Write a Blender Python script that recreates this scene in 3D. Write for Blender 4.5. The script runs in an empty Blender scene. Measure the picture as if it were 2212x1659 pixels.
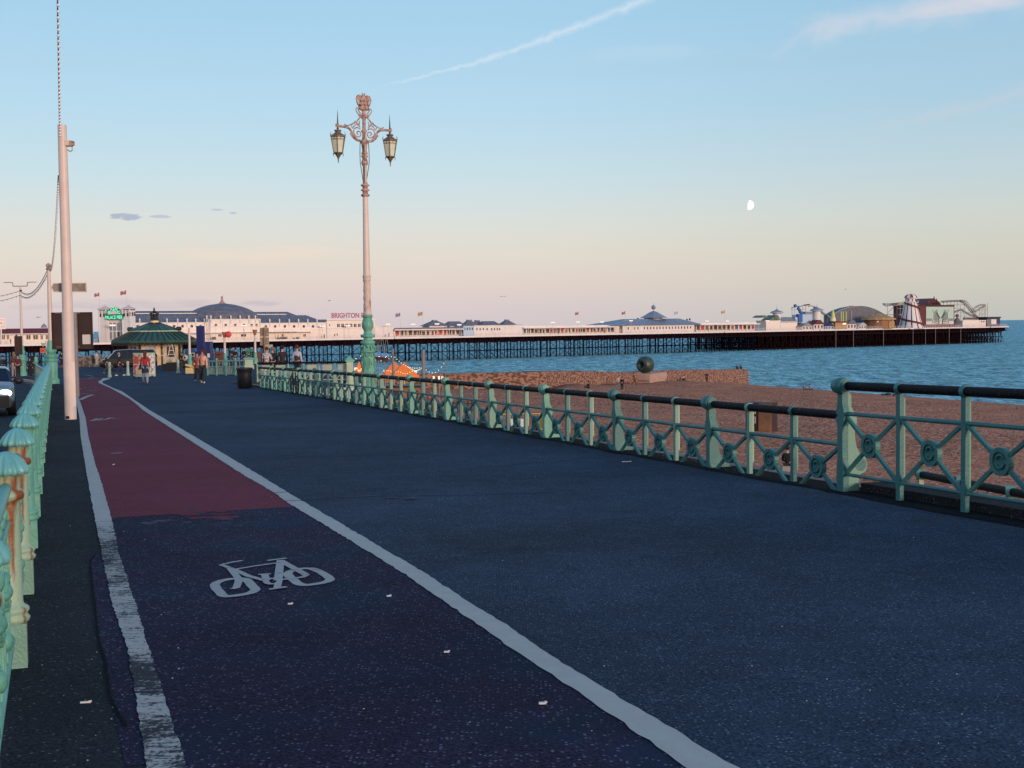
import bpy, math, random
from mathutils import Vector, Matrix
random.seed(7)
S=bpy.context.scene; COL=S.collection
# ---------------------------------------------------------------- camera
F=2700.;CX=1106.;CY=829.5;ROLL=.0127;PT=math.atan(124.9/F);CP,SP=math.cos(PT),math.sin(PT)
cam=bpy.data.cameras.new('camera');co=bpy.data.objects.new('camera',cam);COL.objects.link(co)
co.location=(0,0,12);co.rotation_euler=(Matrix.Rotation(math.pi/2-PT,3,'X')@Matrix.Rotation(-ROLL,3,'Z')).to_euler()
cam.sensor_width=36;cam.lens=36*F/2212;cam.clip_start=.05;cam.clip_end=60000;S.camera=co
# ---------------------------------------------------------------- world and sun
SUN_EL=math.radians(7);SUN_AZ=math.radians(142)   # direction the light comes from, seen from +Y clockwise
w=bpy.data.worlds.new('World');S.world=w;w.use_nodes=True;nt=w.node_tree;N=nt.nodes;L=nt.links;N.clear()
def s2l(c):
    return tuple((v/255/12.92 if v/255<=.04045 else ((v/255+.055)/1.055)**2.4) for v in c)+(1,)
def ray(px,py):
    a=px-CX;b=CY-py;u=(a*math.cos(ROLL)+b*math.sin(ROLL))/F;v=(b*math.cos(ROLL)-a*math.sin(ROLL))/F
    return (u,CP+v*SP,-SP+v*CP)
def nd(t,**k):
    n=N.new(t)
    for a,b in k.items():setattr(n,a,b)
    return n
def mth(op,a,b=None,c=None,clamp=False):
    n=nd('ShaderNodeMath',operation=op,use_clamp=clamp)
    for i,v in enumerate((a,b,c)):
        if v is None:continue
        if isinstance(v,(int,float)):n.inputs[i].default_value=v
        else:L.new(v,n.inputs[i])
    return n.outputs[0]
def mixc(f,a,b,bt='MIX'):
    n=nd('ShaderNodeMix',data_type='RGBA',blend_type=bt)
    for i,v in ((0,f),(6,a),(7,b)):
        if isinstance(v,(int,float)):n.inputs[i].default_value=v
        elif isinstance(v,tuple):n.inputs[i].default_value=v
        else:L.new(v,n.inputs[i])
    return n.outputs[2]
tc=nd('ShaderNodeTexCoord');gen=tc.outputs['Generated']
sx=nd('ShaderNodeSeparateXYZ');L.new(gen,sx.inputs[0]);X,Y,Z=sx.outputs
def ramp(fac,stops):
    r=nd('ShaderNodeValToRGB');L.new(fac,r.inputs[0]);e=r.color_ramp.elements
    while len(e)<len(stops):e.new(.5)
    for q,(p,c) in zip(e,stops):q.position=p;q.color=s2l(c)
    return r.outputs[0]
base=ramp(Z,[(0,(213,200,203)),(.014,(217,204,206)),(.036,(226,211,203)),(.055,(227,218,207)),(.082,(220,223,219)),(.115,(203,224,232)),(.165,(185,219,238)),(.235,(168,210,237)),(.6,(120,172,220)),(1,(92,145,205))])
rgt=ramp(Z,[(0,(192,195,190)),(.014,(200,199,190)),(.036,(208,204,192)),(.055,(210,208,196)),(.082,(206,213,207)),(.115,(192,212,220)),(.165,(173,206,226)),(.235,(158,200,226)),(.6,(110,160,208)),(1,(92,145,205))])
wst=ramp(Z,[(0,(255,178,120)),(.05,(255,196,150)),(.12,(250,214,190)),(.25,(214,216,224)),(.5,(150,186,226)),(1,(92,145,205))])
fr=nd('ShaderNodeMapRange');L.new(X,fr.inputs[0]);fr.inputs[1].default_value=-.06;fr.inputs[2].default_value=.40;fr.interpolation_type='SMOOTHSTEP'
c1=mixc(fr.outputs[0],base,rgt)
fb=nd('ShaderNodeMapRange');L.new(Y,fb.inputs[0]);fb.inputs[1].default_value=.35;fb.inputs[2].default_value=-.7;fb.interpolation_type='SMOOTHSTEP'
c2=mixc(fb.outputs[0],c1,wst)
def pdir(px,py):
    return Vector(ray(px,py)).normalized()
def noise(scale,detail=4,vec=None,sc=None,rough=.6,dist=0):
    n=nd('ShaderNodeTexNoise');n.inputs['Scale'].default_value=scale;n.inputs['Detail'].default_value=detail;n.inputs['Roughness'].default_value=rough;n.inputs['Distortion'].default_value=dist
    v=vec or gen
    if sc:
        m=nd('ShaderNodeMapping');m.inputs['Scale'].default_value=sc;L.new(v,m.inputs[0]);v=m.outputs[0]
    L.new(v,n.inputs['Vector']);return n.outputs[0]
def dot(vec):
    n=nd('ShaderNodeVectorMath',operation='DOT_PRODUCT');L.new(gen,n.inputs[0]);n.inputs[1].default_value=vec;return n.outputs['Value']
def smooth(v,a,b):
    n=nd('ShaderNodeMapRange',interpolation_type='SMOOTHSTEP');L.new(v,n.inputs[0]);n.inputs[1].default_value=a;n.inputs[2].default_value=b;return n.outputs[0]
def streak(p0,p1,w0,w1,fa,fb,strength,nscale=30,curve=0.):
    a,b=pdir(*p0),pdir(*p1);n=a.cross(b).normalized();t=(b-a*(a.dot(b))).normalized()
    al=mth('ARCTAN2',dot(t),dot(a));tot=math.atan2(b.dot(t),b.dot(a))
    k=mth('DIVIDE',al,tot)                       # 0..1 along
    off=dot(n)
    if curve: off=mth('ADD',off,mth('MULTIPLY',mth('MULTIPLY',k,mth('SUBTRACT',1.,k)),curve))
    nz=noise(nscale,6,dist=.5)
    off=mth('ADD',off,mth('MULTIPLY',mth('SUBTRACT',nz,.5),w1*1.6))
    wd=mth('ADD',w0,mth('MULTIPLY',k,w1-w0))
    m=mth('SUBTRACT',1.,mth('DIVIDE',mth('ABSOLUTE',off),wd),clamp=True)
    m=mth('POWER',m,1.3)
    m=mth('MULTIPLY',m,smooth(k,fa[0],fa[1]));m=mth('MULTIPLY',m,smooth(k,fb[0],fb[1]))
    nz2=noise(nscale*1.6,5)
    m=mth('MULTIPLY',m,mth('ADD',.35,mth('MULTIPLY',nz2,1.3)))
    return mth('MULTIPLY',m,strength,clamp=True)
c=c2
s1=streak((780,196),(1400,-6),.0007,.006,(-.02,.25),(1.5,.9),.55,65,-.026)
c=mixc(s1,c,s2l((222,233,243)))
s2=streak((1640,110),(2260,-40),.006,.026,(-.1,.4),(1.3,.8),.6,24)
c=mixc(s2,c,s2l((210,216,228)))
s3=streak((1780,305),(2230,195),.0025,.010,(-.1,.5),(1.4,1.1),.30,36)
c=mixc(s3,c,s2l((206,210,218)))
# small dark clouds low on the left and soft haze bands
def cloud(px,py,rx,ry,col,strength,nsc,sc):
    d=pdir(px,py);r=Vector((d.y,-d.x,0)).normalized();u=r.cross(d)
    a=mth('DIVIDE',dot(r),rx/F);b=mth('DIVIDE',dot(u),ry/F)
    q=mth('ADD',mth('MULTIPLY',a,a),mth('MULTIPLY',b,b))
    nz=noise(nsc*1.6,6,sc=sc)
    m=mth('SUBTRACT',mth('MULTIPLY',nz,2.1),mth('ADD',mth('MULTIPLY',q,.75),.45),clamp=True)
    m=mth('MULTIPLY',mth('MULTIPLY',m,smooth(dot(d),.5,.6)),strength,clamp=True)
    return m,s2l(col)
for a in ((272,468,38,8,(176,186,204),3.,60,(1,1,4)),(345,468,26,4,(190,198,212),2.2,60,(1,1,4)),(470,453,14,3,(190,198,212),2.,60,(1,1,4)),(505,460,12,3,(185,194,210),2.,60,(1,1,4)),
          (300,658,300,14,(196,186,198),.8,22,(1,1,5)),(560,655,60,8,(196,188,198),1.,30,(1,1,4)),(560,548,260,22,(240,222,204),.7,10,(1,1,6)),(1000,552,220,12,(232,218,212),.6,12,(1,1,6)),(1400,120,160,30,(200,222,236),.5,8,(1,1,3)),(2080,8,150,26,(214,216,226),1.0,16,(1,1,3)),(1790,55,90,30,(206,216,228),.6,14,(1,1,2))):
    m,cc=cloud(*a);c=mixc(m,c,cc)
sky=nd('ShaderNodeTexSky');sky.sky_type='NISHITA';sky.sun_disc=False;sky.sun_elevation=SUN_EL;sky.sun_rotation=SUN_AZ
nsk=mixc(1.,sky.outputs[0],(.006,.006,.006,1),'MULTIPLY')
tot=mixc(1.,mixc(1.,c,(.97,.97,.97,1),'MULTIPLY'),nsk,'ADD')
bg=nd('ShaderNodeBackground');L.new(tot,bg.inputs[0]);bg.inputs[1].default_value=1.
wo=nd('ShaderNodeOutputWorld');L.new(bg.outputs[0],wo.inputs[0])
sl=bpy.data.lights.new('sun','SUN');sl.energy=2.4;sl.angle=math.radians(12);sl.color=(1.,.73,.56)
so=bpy.data.objects.new('sun',sl);COL.objects.link(so)
sd=Vector((math.sin(SUN_AZ)*math.cos(SUN_EL),math.cos(SUN_AZ)*math.cos(SUN_EL),math.sin(SUN_EL)))
so.rotation_euler=sd.to_track_quat('Z','Y').to_euler();so.location=(0,0,80)
S.view_settings.view_transform='Standard';S.view_settings.look='None';S.view_settings.exposure=0;S.view_settings.gamma=1
# ---------------------------------------------------------------- maths of the place
UX,UY=-.343,.939
def prof(d):
    if d<0:return 1.75+.013*d
    pts=[(0,1.75),(40,2.27),(60,2.6),(95,3.33),(120,3.5),(900,3.5)]
    for (a,b),(c_,e) in zip(pts,pts[1:]):
        if d<=c_:return b+(e-b)*(d-a)/(c_-a)
def G(x,y):return 12-prof(x*UX+y*UY)
def gnd(px,py):
    r=ray(px,py);lo,hi=.5,400.
    for _ in range(50):
        m=(lo+hi)/2
        if 12+r[2]*m>G(r[0]*m,r[1]*m):lo=m
        else:hi=m
    return Vector((r[0]*lo,r[1]*lo,12+r[2]*lo))
def at(px,py,Yd):
    r=ray(px,py);k=Yd/r[1];return Vector((r[0]*k,Yd,12+r[2]*k))
def dv(p):return (p[0]*UX+p[1]*UY,p[0]*UY-p[1]*UX)      # along, across the promenade
def xy(d,v):return (UX*d+UY*v,UY*d-UX*v)
def src(l):return [(x/1.8445,y/1.8445) for x,y in l]
ANG=math.atan2(UY,UX)      # direction of the promenade
# ---------------------------------------------------------------- materials
def mat(name,col,rough=.7,var=.15,nscale=8.,bump=0.,bscale=40.,metal=0.,emit=None,es=0.,spec=.5,col2=None,mask=None,stretch=(1,1,1),trans=0.):
    m=bpy.data.materials.new(name);m.use_nodes=True;t=m.node_tree;n=t.nodes;l=t.links;b=n['Principled BSDF']
    col=tuple(col)+(1,) if len(col)==3 else col
    b.inputs['Roughness'].default_value=rough;b.inputs['Metallic'].default_value=metal;b.inputs['Specular IOR Level'].default_value=spec
    tcn=n.new('ShaderNodeTexCoord');vec=tcn.outputs['Object']
    if var or col2:
        mp=n.new('ShaderNodeMapping');mp.inputs['Scale'].default_value=stretch;l.new(vec,mp.inputs[0])
        nz=n.new('ShaderNodeTexNoise');nz.inputs['Scale'].default_value=nscale;nz.inputs['Detail'].default_value=6;l.new(mp.outputs[0],nz.inputs['Vector'])
        mr=n.new('ShaderNodeMapRange');l.new(nz.outputs[0],mr.inputs[0])
        mx=n.new('ShaderNodeMix');mx.data_type='RGBA'
        if col2:
            a,bb=mask or (.5,.62);mr.inputs[1].default_value=a;mr.inputs[2].default_value=bb
            mx.inputs[6].default_value=col;mx.inputs[7].default_value=tuple(col2)+(1,)
        else:
            mr.inputs[1].default_value=.3;mr.inputs[2].default_value=.7
            mx.inputs[6].default_value=tuple(v*(1-var) for v in col[:3])+(1,);mx.inputs[7].default_value=tuple(min(1,v*(1+var)) for v in col[:3])+(1,)
        l.new(mr.outputs[0],mx.inputs[0]);l.new(mx.outputs[2],b.inputs['Base Color'])
    else:b.inputs['Base Color'].default_value=col
    if bump:
        nb=n.new('ShaderNodeTexNoise');nb.inputs['Scale'].default_value=bscale;nb.inputs['Detail'].default_value=5;l.new(vec,nb.inputs['Vector'])
        bp=n.new('ShaderNodeBump');bp.inputs['Strength'].default_value=bump;bp.inputs['Distance'].default_value=.02;l.new(nb.outputs[0],bp.inputs['Height']);l.new(bp.outputs[0],b.inputs['Normal'])
    if emit:b.inputs['Emission Color'].default_value=tuple(emit)+(1,);b.inputs['Emission Strength'].default_value=es
    if trans:b.inputs['Transmission Weight'].default_value=trans
    return m
def grainy(name,c0,c1,chip,chipc,patch=None,patchc=None,big=.25,gs=130.,cs=75.,bump=.5,rough=.85,bd=.006):
    """aggregate surface: fine two-tone grain, light chips, broad wear patches"""
    m=bpy.data.materials.new(name);m.use_nodes=True;t=m.node_tree;n=t.nodes;l=t.links;b=n['Principled BSDF'];b.inputs['Roughness'].default_value=rough
    b.inputs['Specular IOR Level'].default_value=.06
    v=n.new('ShaderNodeTexCoord').outputs['Object']
    def nz(s,d=3):
        q=n.new('ShaderNodeTexNoise');q.inputs['Scale'].default_value=s;q.inputs['Detail'].default_value=d;l.new(v,q.inputs['Vector']);return q.outputs[0]
    def mr(x,a,b_):
        q=n.new('ShaderNodeMapRange');l.new(x,q.inputs[0]);q.inputs[1].default_value=a;q.inputs[2].default_value=b_;return q.outputs[0]
    def mx(f,a,b_,bt='MIX'):
        q=n.new('ShaderNodeMix');q.data_type='RGBA';q.blend_type=bt
        for i,z in ((0,f),(6,a),(7,b_)):
            if isinstance(z,(int,float)):q.inputs[i].default_value=z
            elif isinstance(z,tuple):q.inputs[i].default_value=z+(1,) if len(z)==3 else z
            else:l.new(z,q.inputs[i])
        return q.outputs[2]
    g=nz(gs,4);cl=mx(mr(g,.35,.65),c0,c1)
    if patch:cl=mx(mr(nz(patch,4),.45,.62),cl,patchc)
    vo=n.new('ShaderNodeTexVoronoi');vo.inputs['Scale'].default_value=cs;vo.inputs['Randomness'].default_value=1;l.new(v,vo.inputs['Vector'])
    sp=n.new('ShaderNodeSeparateXYZ');l.new(vo.outputs['Color'],sp.inputs[0])
    a=mr(sp.outputs[0],1-chip,1-chip*.6);d_=mr(vo.outputs['Distance'],.42,.25)
    mm=n.new('ShaderNodeMath');mm.operation='MULTIPLY';l.new(a,mm.inputs[0]);l.new(d_,mm.inputs[1])
    cl=mx(mm.outputs[0],cl,chipc)
    q=mr(nz(.35,5),.3,.7);w_=n.new('ShaderNodeMix');w_.data_type='RGBA';w_.inputs[6].default_value=(1-big,)*3+(1,);w_.inputs[7].default_value=(1+big,)*3+(1,);l.new(q,w_.inputs[0])
    q2=mr(nz(3.1,4),.3,.7);w2=n.new('ShaderNodeMix');w2.data_type='RGBA';w2.inputs[6].default_value=(1-big*.5,)*3+(1,);w2.inputs[7].default_value=(1+big*.5,)*3+(1,);l.new(q2,w2.inputs[0])
    cl=mx(1.,cl,w_.outputs[2],'MULTIPLY');cl=mx(1.,cl,w2.outputs[2],'MULTIPLY')
    l.new(cl,b.inputs['Base Color'])
    bp=n.new('ShaderNodeBump');bp.inputs['Strength'].default_value=bump;bp.inputs['Distance'].default_value=bd
    ad=n.new('ShaderNodeMath');ad.operation='SUBTRACT';l.new(g,ad.inputs[0]);l.new(vo.outputs['Distance'],ad.inputs[1]);l.new(ad.outputs[0],bp.inputs['Height']);l.new(bp.outputs[0],b.inputs['Normal'])
    return m
M={}
M['asph']=grainy('asphalt',(.013,.023,.040),(.056,.075,.104),.22,(.16,.19,.23),gs=70,cs=50,bump=.8,bd=.01)
M['road']=grainy('road_asphalt',(.03,.035,.045),(.05,.056,.066),.08,(.12,.13,.14))
M['side']=grainy('side_tarmac',(.010,.012,.016),(.040,.042,.047),.10,(.16,.16,.16),gs=70,cs=50,bump=.8,bd=.01)
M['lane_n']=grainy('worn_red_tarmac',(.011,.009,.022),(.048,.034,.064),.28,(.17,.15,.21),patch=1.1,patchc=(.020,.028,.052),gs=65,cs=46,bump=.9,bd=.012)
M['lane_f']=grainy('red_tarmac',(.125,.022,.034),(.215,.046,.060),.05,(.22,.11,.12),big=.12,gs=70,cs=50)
M['line']=mat('white_paint',(.49,.44,.385),.7,.10,3.,.4,60)
M['line_w_old']=mat('worn_white_paint',(.47,.425,.375),.8,0,16.,.6,60,col2=(.045,.05,.06),mask=(.52,.60),stretch=(.5,1.6,1))
M['mark']=mat('cycle_mark_paint',(.43,.40,.36),.8,0,32.,.4,60,col2=(.07,.07,.09),mask=(.58,.66))
M['teal']=mat('teal_paint',(.028,.15,.148),.45,0,3.2,.35,50,col2=(.07,.22,.18),mask=(.48,.68),stretch=(1,1,.4))
M['pale']=mat('pale_and_sunlit_green_paint',(.14,.31,.24),.5,0,5.,.3,50,col2=(.32,.11,.03),mask=(.54,.62),stretch=(2,2,.35))  # rusting pale green; on the seaward railing it also paints in sunlit side faces
M['green']=mat('sea_green_paint',(.12,.36,.27),.5,.2,2.5,.4,30)
M['rusty']=mat('rust_streaked_paint',(.30,.43,.30),.5,0,4.,.3,50,col2=(.20,.062,.015),mask=(.5,.62),stretch=(3,3,.5))
M['capg']=mat('cap_paint',(.13,.38,.38),.4,.2,6,.2,50)
M['blackr']=mat('chipped_black_paint',(.006,.005,.006),.6,0,22.,.5,60,col2=(.045,.035,.035),mask=(.6,.7),spec=.15)
M['black']=mat('black_plastic',(.012,.012,.014),.5,.2)
M['cream']=mat('cream_metal',(.66,.55,.50),.5,.06,3)
M['creamold']=mat('weathered_cream_paint',(.58,.47,.40),.55,0,5,.5,40,col2=(.34,.20,.14),mask=(.56,.7),stretch=(1,1,.5))
M['copper']=mat('weathered_copper_paint',(.47,.33,.28),.55,0,9,.4,40,col2=(.22,.11,.08),mask=(.46,.62))
M['iron']=mat('lantern_iron',(.15,.11,.08),.5,.25,9,.3)
M['glass']=mat('lantern_glass',(.58,.66,.54),.25,.12,6)
M['spike']=mat('dark_spike_metal',(.05,.07,.05),.4,.2)
M['greym']=mat('grey_galvanised_steel',(.20,.18,.18),.5,.15,5,.2)
M['brown']=mat('dark_brown_board',(.040,.020,.017),.6,.15,2)
M['signgrey']=mat('sign_back_grey',(.22,.19,.15),.5,0,6.,0,40,col2=(.30,.27,.22),mask=(.5,.53))
M['paper']=mat('paper_white',(.6,.6,.58),.8,.05)
M['white']=mat('white_render',(.72,.68,.64),.6,.06,1.5)
M['wall']=mat('painted_boarding',(.80,.69,.61),.6,.05,.8,col2=None)
M['slate']=mat('blue_grey_roofing',(.13,.13,.155),.6,.22,.6,.3,6)
M['slatel']=mat('pale_blue_roofing',(.20,.235,.285),.5,.12,.8)
M['seam']=mat('roof_seam',(.42,.42,.46),.6,.1)
def worn(name,paint,under,thr,soft=.05):
    m=bpy.data.materials.new(name);m.use_nodes=True;t=m.node_tree;n=t.nodes;l=t.links;b=n['Principled BSDF'];b.inputs['Roughness'].default_value=.85;b.inputs['Specular IOR Level'].default_value=.1
    v=n.new('ShaderNodeTexCoord').outputs['Object']
    def nz(s,sc=(1,1,1),d=5):
        mp=n.new('ShaderNodeMapping');mp.inputs['Scale'].default_value=sc;mp.inputs['Rotation'].default_value=(0,0,-.35);l.new(v,mp.inputs[0])
        q=n.new('ShaderNodeTexNoise');q.inputs['Scale'].default_value=s;q.inputs['Detail'].default_value=d;q.inputs['Roughness'].default_value=.65;l.new(mp.outputs[0],q.inputs['Vector']);return q.outputs[0]
    def mm(op,a,c_):
        q=n.new('ShaderNodeMath');q.operation=op
        for i,z in ((0,a),(1,c_)):
            if isinstance(z,float):q.inputs[i].default_value=z
            else:l.new(z,q.inputs[i])
        return q.outputs[0]
    s_=mm('ADD',mm('ADD',mm('MULTIPLY',nz(13,(.6,2.2,1)),.40),mm('MULTIPLY',nz(48),.35)),mm('MULTIPLY',nz(1.1,d=3),.45))
    mr=n.new('ShaderNodeMapRange');l.new(s_,mr.inputs[0]);mr.inputs[1].default_value=thr;mr.inputs[2].default_value=thr+soft
    mx=n.new('ShaderNodeMix');mx.data_type='RGBA';l.new(mr.outputs[0],mx.inputs[0]);mx.inputs[7].default_value=under+(1,)
    m2=n.new('ShaderNodeMix');m2.data_type='RGBA';l.new(nz(5),m2.inputs[0]);m2.inputs[6].default_value=tuple(z*.80 for z in paint)+(1,);m2.inputs[7].default_value=tuple(z*1.15 for z in paint)+(1,);l.new(m2.outputs[2],mx.inputs[6])
    l.new(mx.outputs[2],b.inputs['Base Color'])
    bp=n.new('ShaderNodeBump');bp.inputs['Strength'].default_value=.6;bp.inputs['Distance'].default_value=.006;l.new(nz(60),bp.inputs['Height']);l.new(bp.outputs[0],b.inputs['Normal'])
    return m
M['line_w']=worn('worn_white_paint',(.47,.425,.375),(.045,.042,.05),.575,.06)
M['line']=worn('white_paint',(.48,.435,.385),(.10,.10,.11),.735)
M['mark']=worn('cycle_mark_paint',(.42,.39,.36),(.06,.055,.07),.64)
M['joint']=mat('tarmac_joint',(.065,.085,.12),.9,.3,6,spec=.05)
M['scuff']=worn('scuffed_pale_patch',(.16,.12,.14),(.05,.035,.055),.52,.10)
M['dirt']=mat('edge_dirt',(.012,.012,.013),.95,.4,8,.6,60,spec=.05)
M['pierd']=mat('dark_maroon_ironwork',(.013,.004,.006),.8,.3,1,spec=.05)
M['pierb']=mat('navy_ironwork',(.004,.005,.014),.8,.3,1,spec=.05)
M['pdeck']=mat('pier_decking',(.20,.17,.15),.8,.15,1)
M['fasc']=mat('white_fascia',(.74,.66,.62),.6,.08,.4)
M['dark']=mat('dark_opening',(.05,.03,.03),.5,.4,.8)
M['window']=mat('window_glass',(.10,.07,.06),.2,.4,2)
M['red']=mat('red_paint',(.45,.05,.05),.5,.1)
M['dred']=mat('dark_red_cladding',(.13,.022,.024),.6,.12,.5)
M['pink']=mat('magenta_letters',(.42,.10,.17),.5,.1)
M['mint']=mat('mint_panel',(.42,.56,.45),.6,.05,.5)
M['mural']=mat('mural_grey',(.22,.24,.23),.6,.2,1.)
M['blue']=mat('blue_paint',(.03,.12,.35),.5,.15)
M['navy']=mat('navy_blue_panel',(.012,.022,.13),.4,.1)
M['pblue']=mat('pale_blue_cladding',(.42,.55,.68),.5,.08)
M['yellow']=mat('yellow_green_paint',(.60,.60,.14),.5,.12)
M['gold']=mat('golden_brown_roof',(.42,.24,.09),.6,.3,1.5)
M['timb']=mat('warm_timber',(.28,.13,.06),.7,.3,1.5)
M['track']=mat('pale_track_steel',(.38,.32,.26),.6,.2,1)
M['trackd']=mat('brown_track_steel',(.13,.09,.07),.6,.2,1)
M['kgreen']=mat('kiosk_green_roof',(.026,.080,.050),.5,.25,3,.2,10)
M['kwall']=mat('kiosk_cream_wall',(.86,.64,.36),.6,.08,2)
M['kdk']=mat('kiosk_dark_trim',(.02,.022,.02),.5,.2)
M['stone']=mat('flint_wall',(.20,.17,.15),.8,0,3.5,.8,8,col2=(.07,.055,.05),mask=(.47,.55))
M['groyne']=mat('rough_concrete',(.34,.19,.13),.9,0,2.2,1.,3,col2=(.11,.05,.035),mask=(.44,.56),stretch=(1,1,1.6))
M['ledge']=mat('ledge_concrete',(.42,.28,.22),.9,.12,2,.5,8)
M['bronze']=mat('green_bronze',(.025,.045,.042),.45,0,.9,.2,10,metal=.3,col2=(.06,.085,.065),mask=(.45,.62))
M['concrete']=mat('lower_promenade_concrete',(.30,.25,.21),.9,.15,.8,.3,20)
M['wallr']=mat('retaining_wall_brick',(.20,.14,.12),.9,.3,1.5,.5,10)
M['wwhite']=mat('white_painted_wall',(.66,.66,.62),.7,.08,1)
M['panel']=mat('sage_panel',(.36,.40,.31),.6,.12,1.2)
M['orange']=mat('orange_canvas',(.88,.22,.04),.8,.08,3)
M['chrome']=mat('mirror_steel',(.75,.75,.75),.08,0,metal=1.)
M['coppr']=mat('polished_copper',(.55,.20,.12),.15,.05,metal=.9)
M['bulb']=mat('warm_bulb',(.9,.8,.6),.4,0,emit=(1,.82,.55),es=.9)
M['bulbc']=mat('clear_bulb',(.72,.74,.76),.15,0)
M['wire']=mat('cable_black',(.015,.016,.03),.6,0)
M['heat']=mat('heater_glow',(.9,.3,.2),.5,0,emit=(1.,.45,.3),es=3.)
M['litg']=mat('lit_green_letters',(.2,.9,.6),.4,0,emit=(.16,1.,.55),es=.45)
M['litw']=mat('lamp_globe',(.85,.80,.74),.4,0,emit=(1.,.9,.8),es=.35)
M['head']=mat('headlamp_lit',(.9,.9,.95),.2,0,emit=(.88,.9,1.),es=5.)
M['carw']=mat('silver_white_car_paint',(.34,.38,.40),.25,.05,metal=.3)
M['card']=mat('black_car_paint',(.010,.011,.014),.15,.1)
M['cglass']=mat('car_glass',(.008,.014,.03),.12,0,spec=.35)
M['tyre']=mat('tyre_rubber',(.012,.012,.012),.8,.1)
M['alloy']=mat('wheel_alloy',(.30,.30,.32),.3,0,metal=.8)
M['poster']=mat('poster_print',(.55,.46,.40),.6,0,3.,col2=(.45,.09,.05),mask=(.5,.54))
M['poster2']=mat('pale_poster_print',(.60,.60,.55),.6,0,7.,col2=(.25,.25,.24),mask=(.52,.56))
M['lgreen']=mat('light_green_frame',(.36,.46,.33),.5,.08)
M['buff']=mat('buff_cushion',(.55,.42,.18),.8,.1)
M['bin']=mat('brick_red_bin',(.17,.05,.04),.6,.15)
M['skin']=mat('skin',(.50,.28,.20),.6,.05)
M['moon']=mat('moon',(.8,.8,.8),.9,0,emit=s2l((232,240,240))[:3],es=.80)
def cloth(c,n='cloth'):
    k='c_%s'%(c,)
    if k not in M:M[k]=mat(n,c,.9,.15,9,.3,60)
    return M[k]
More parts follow.
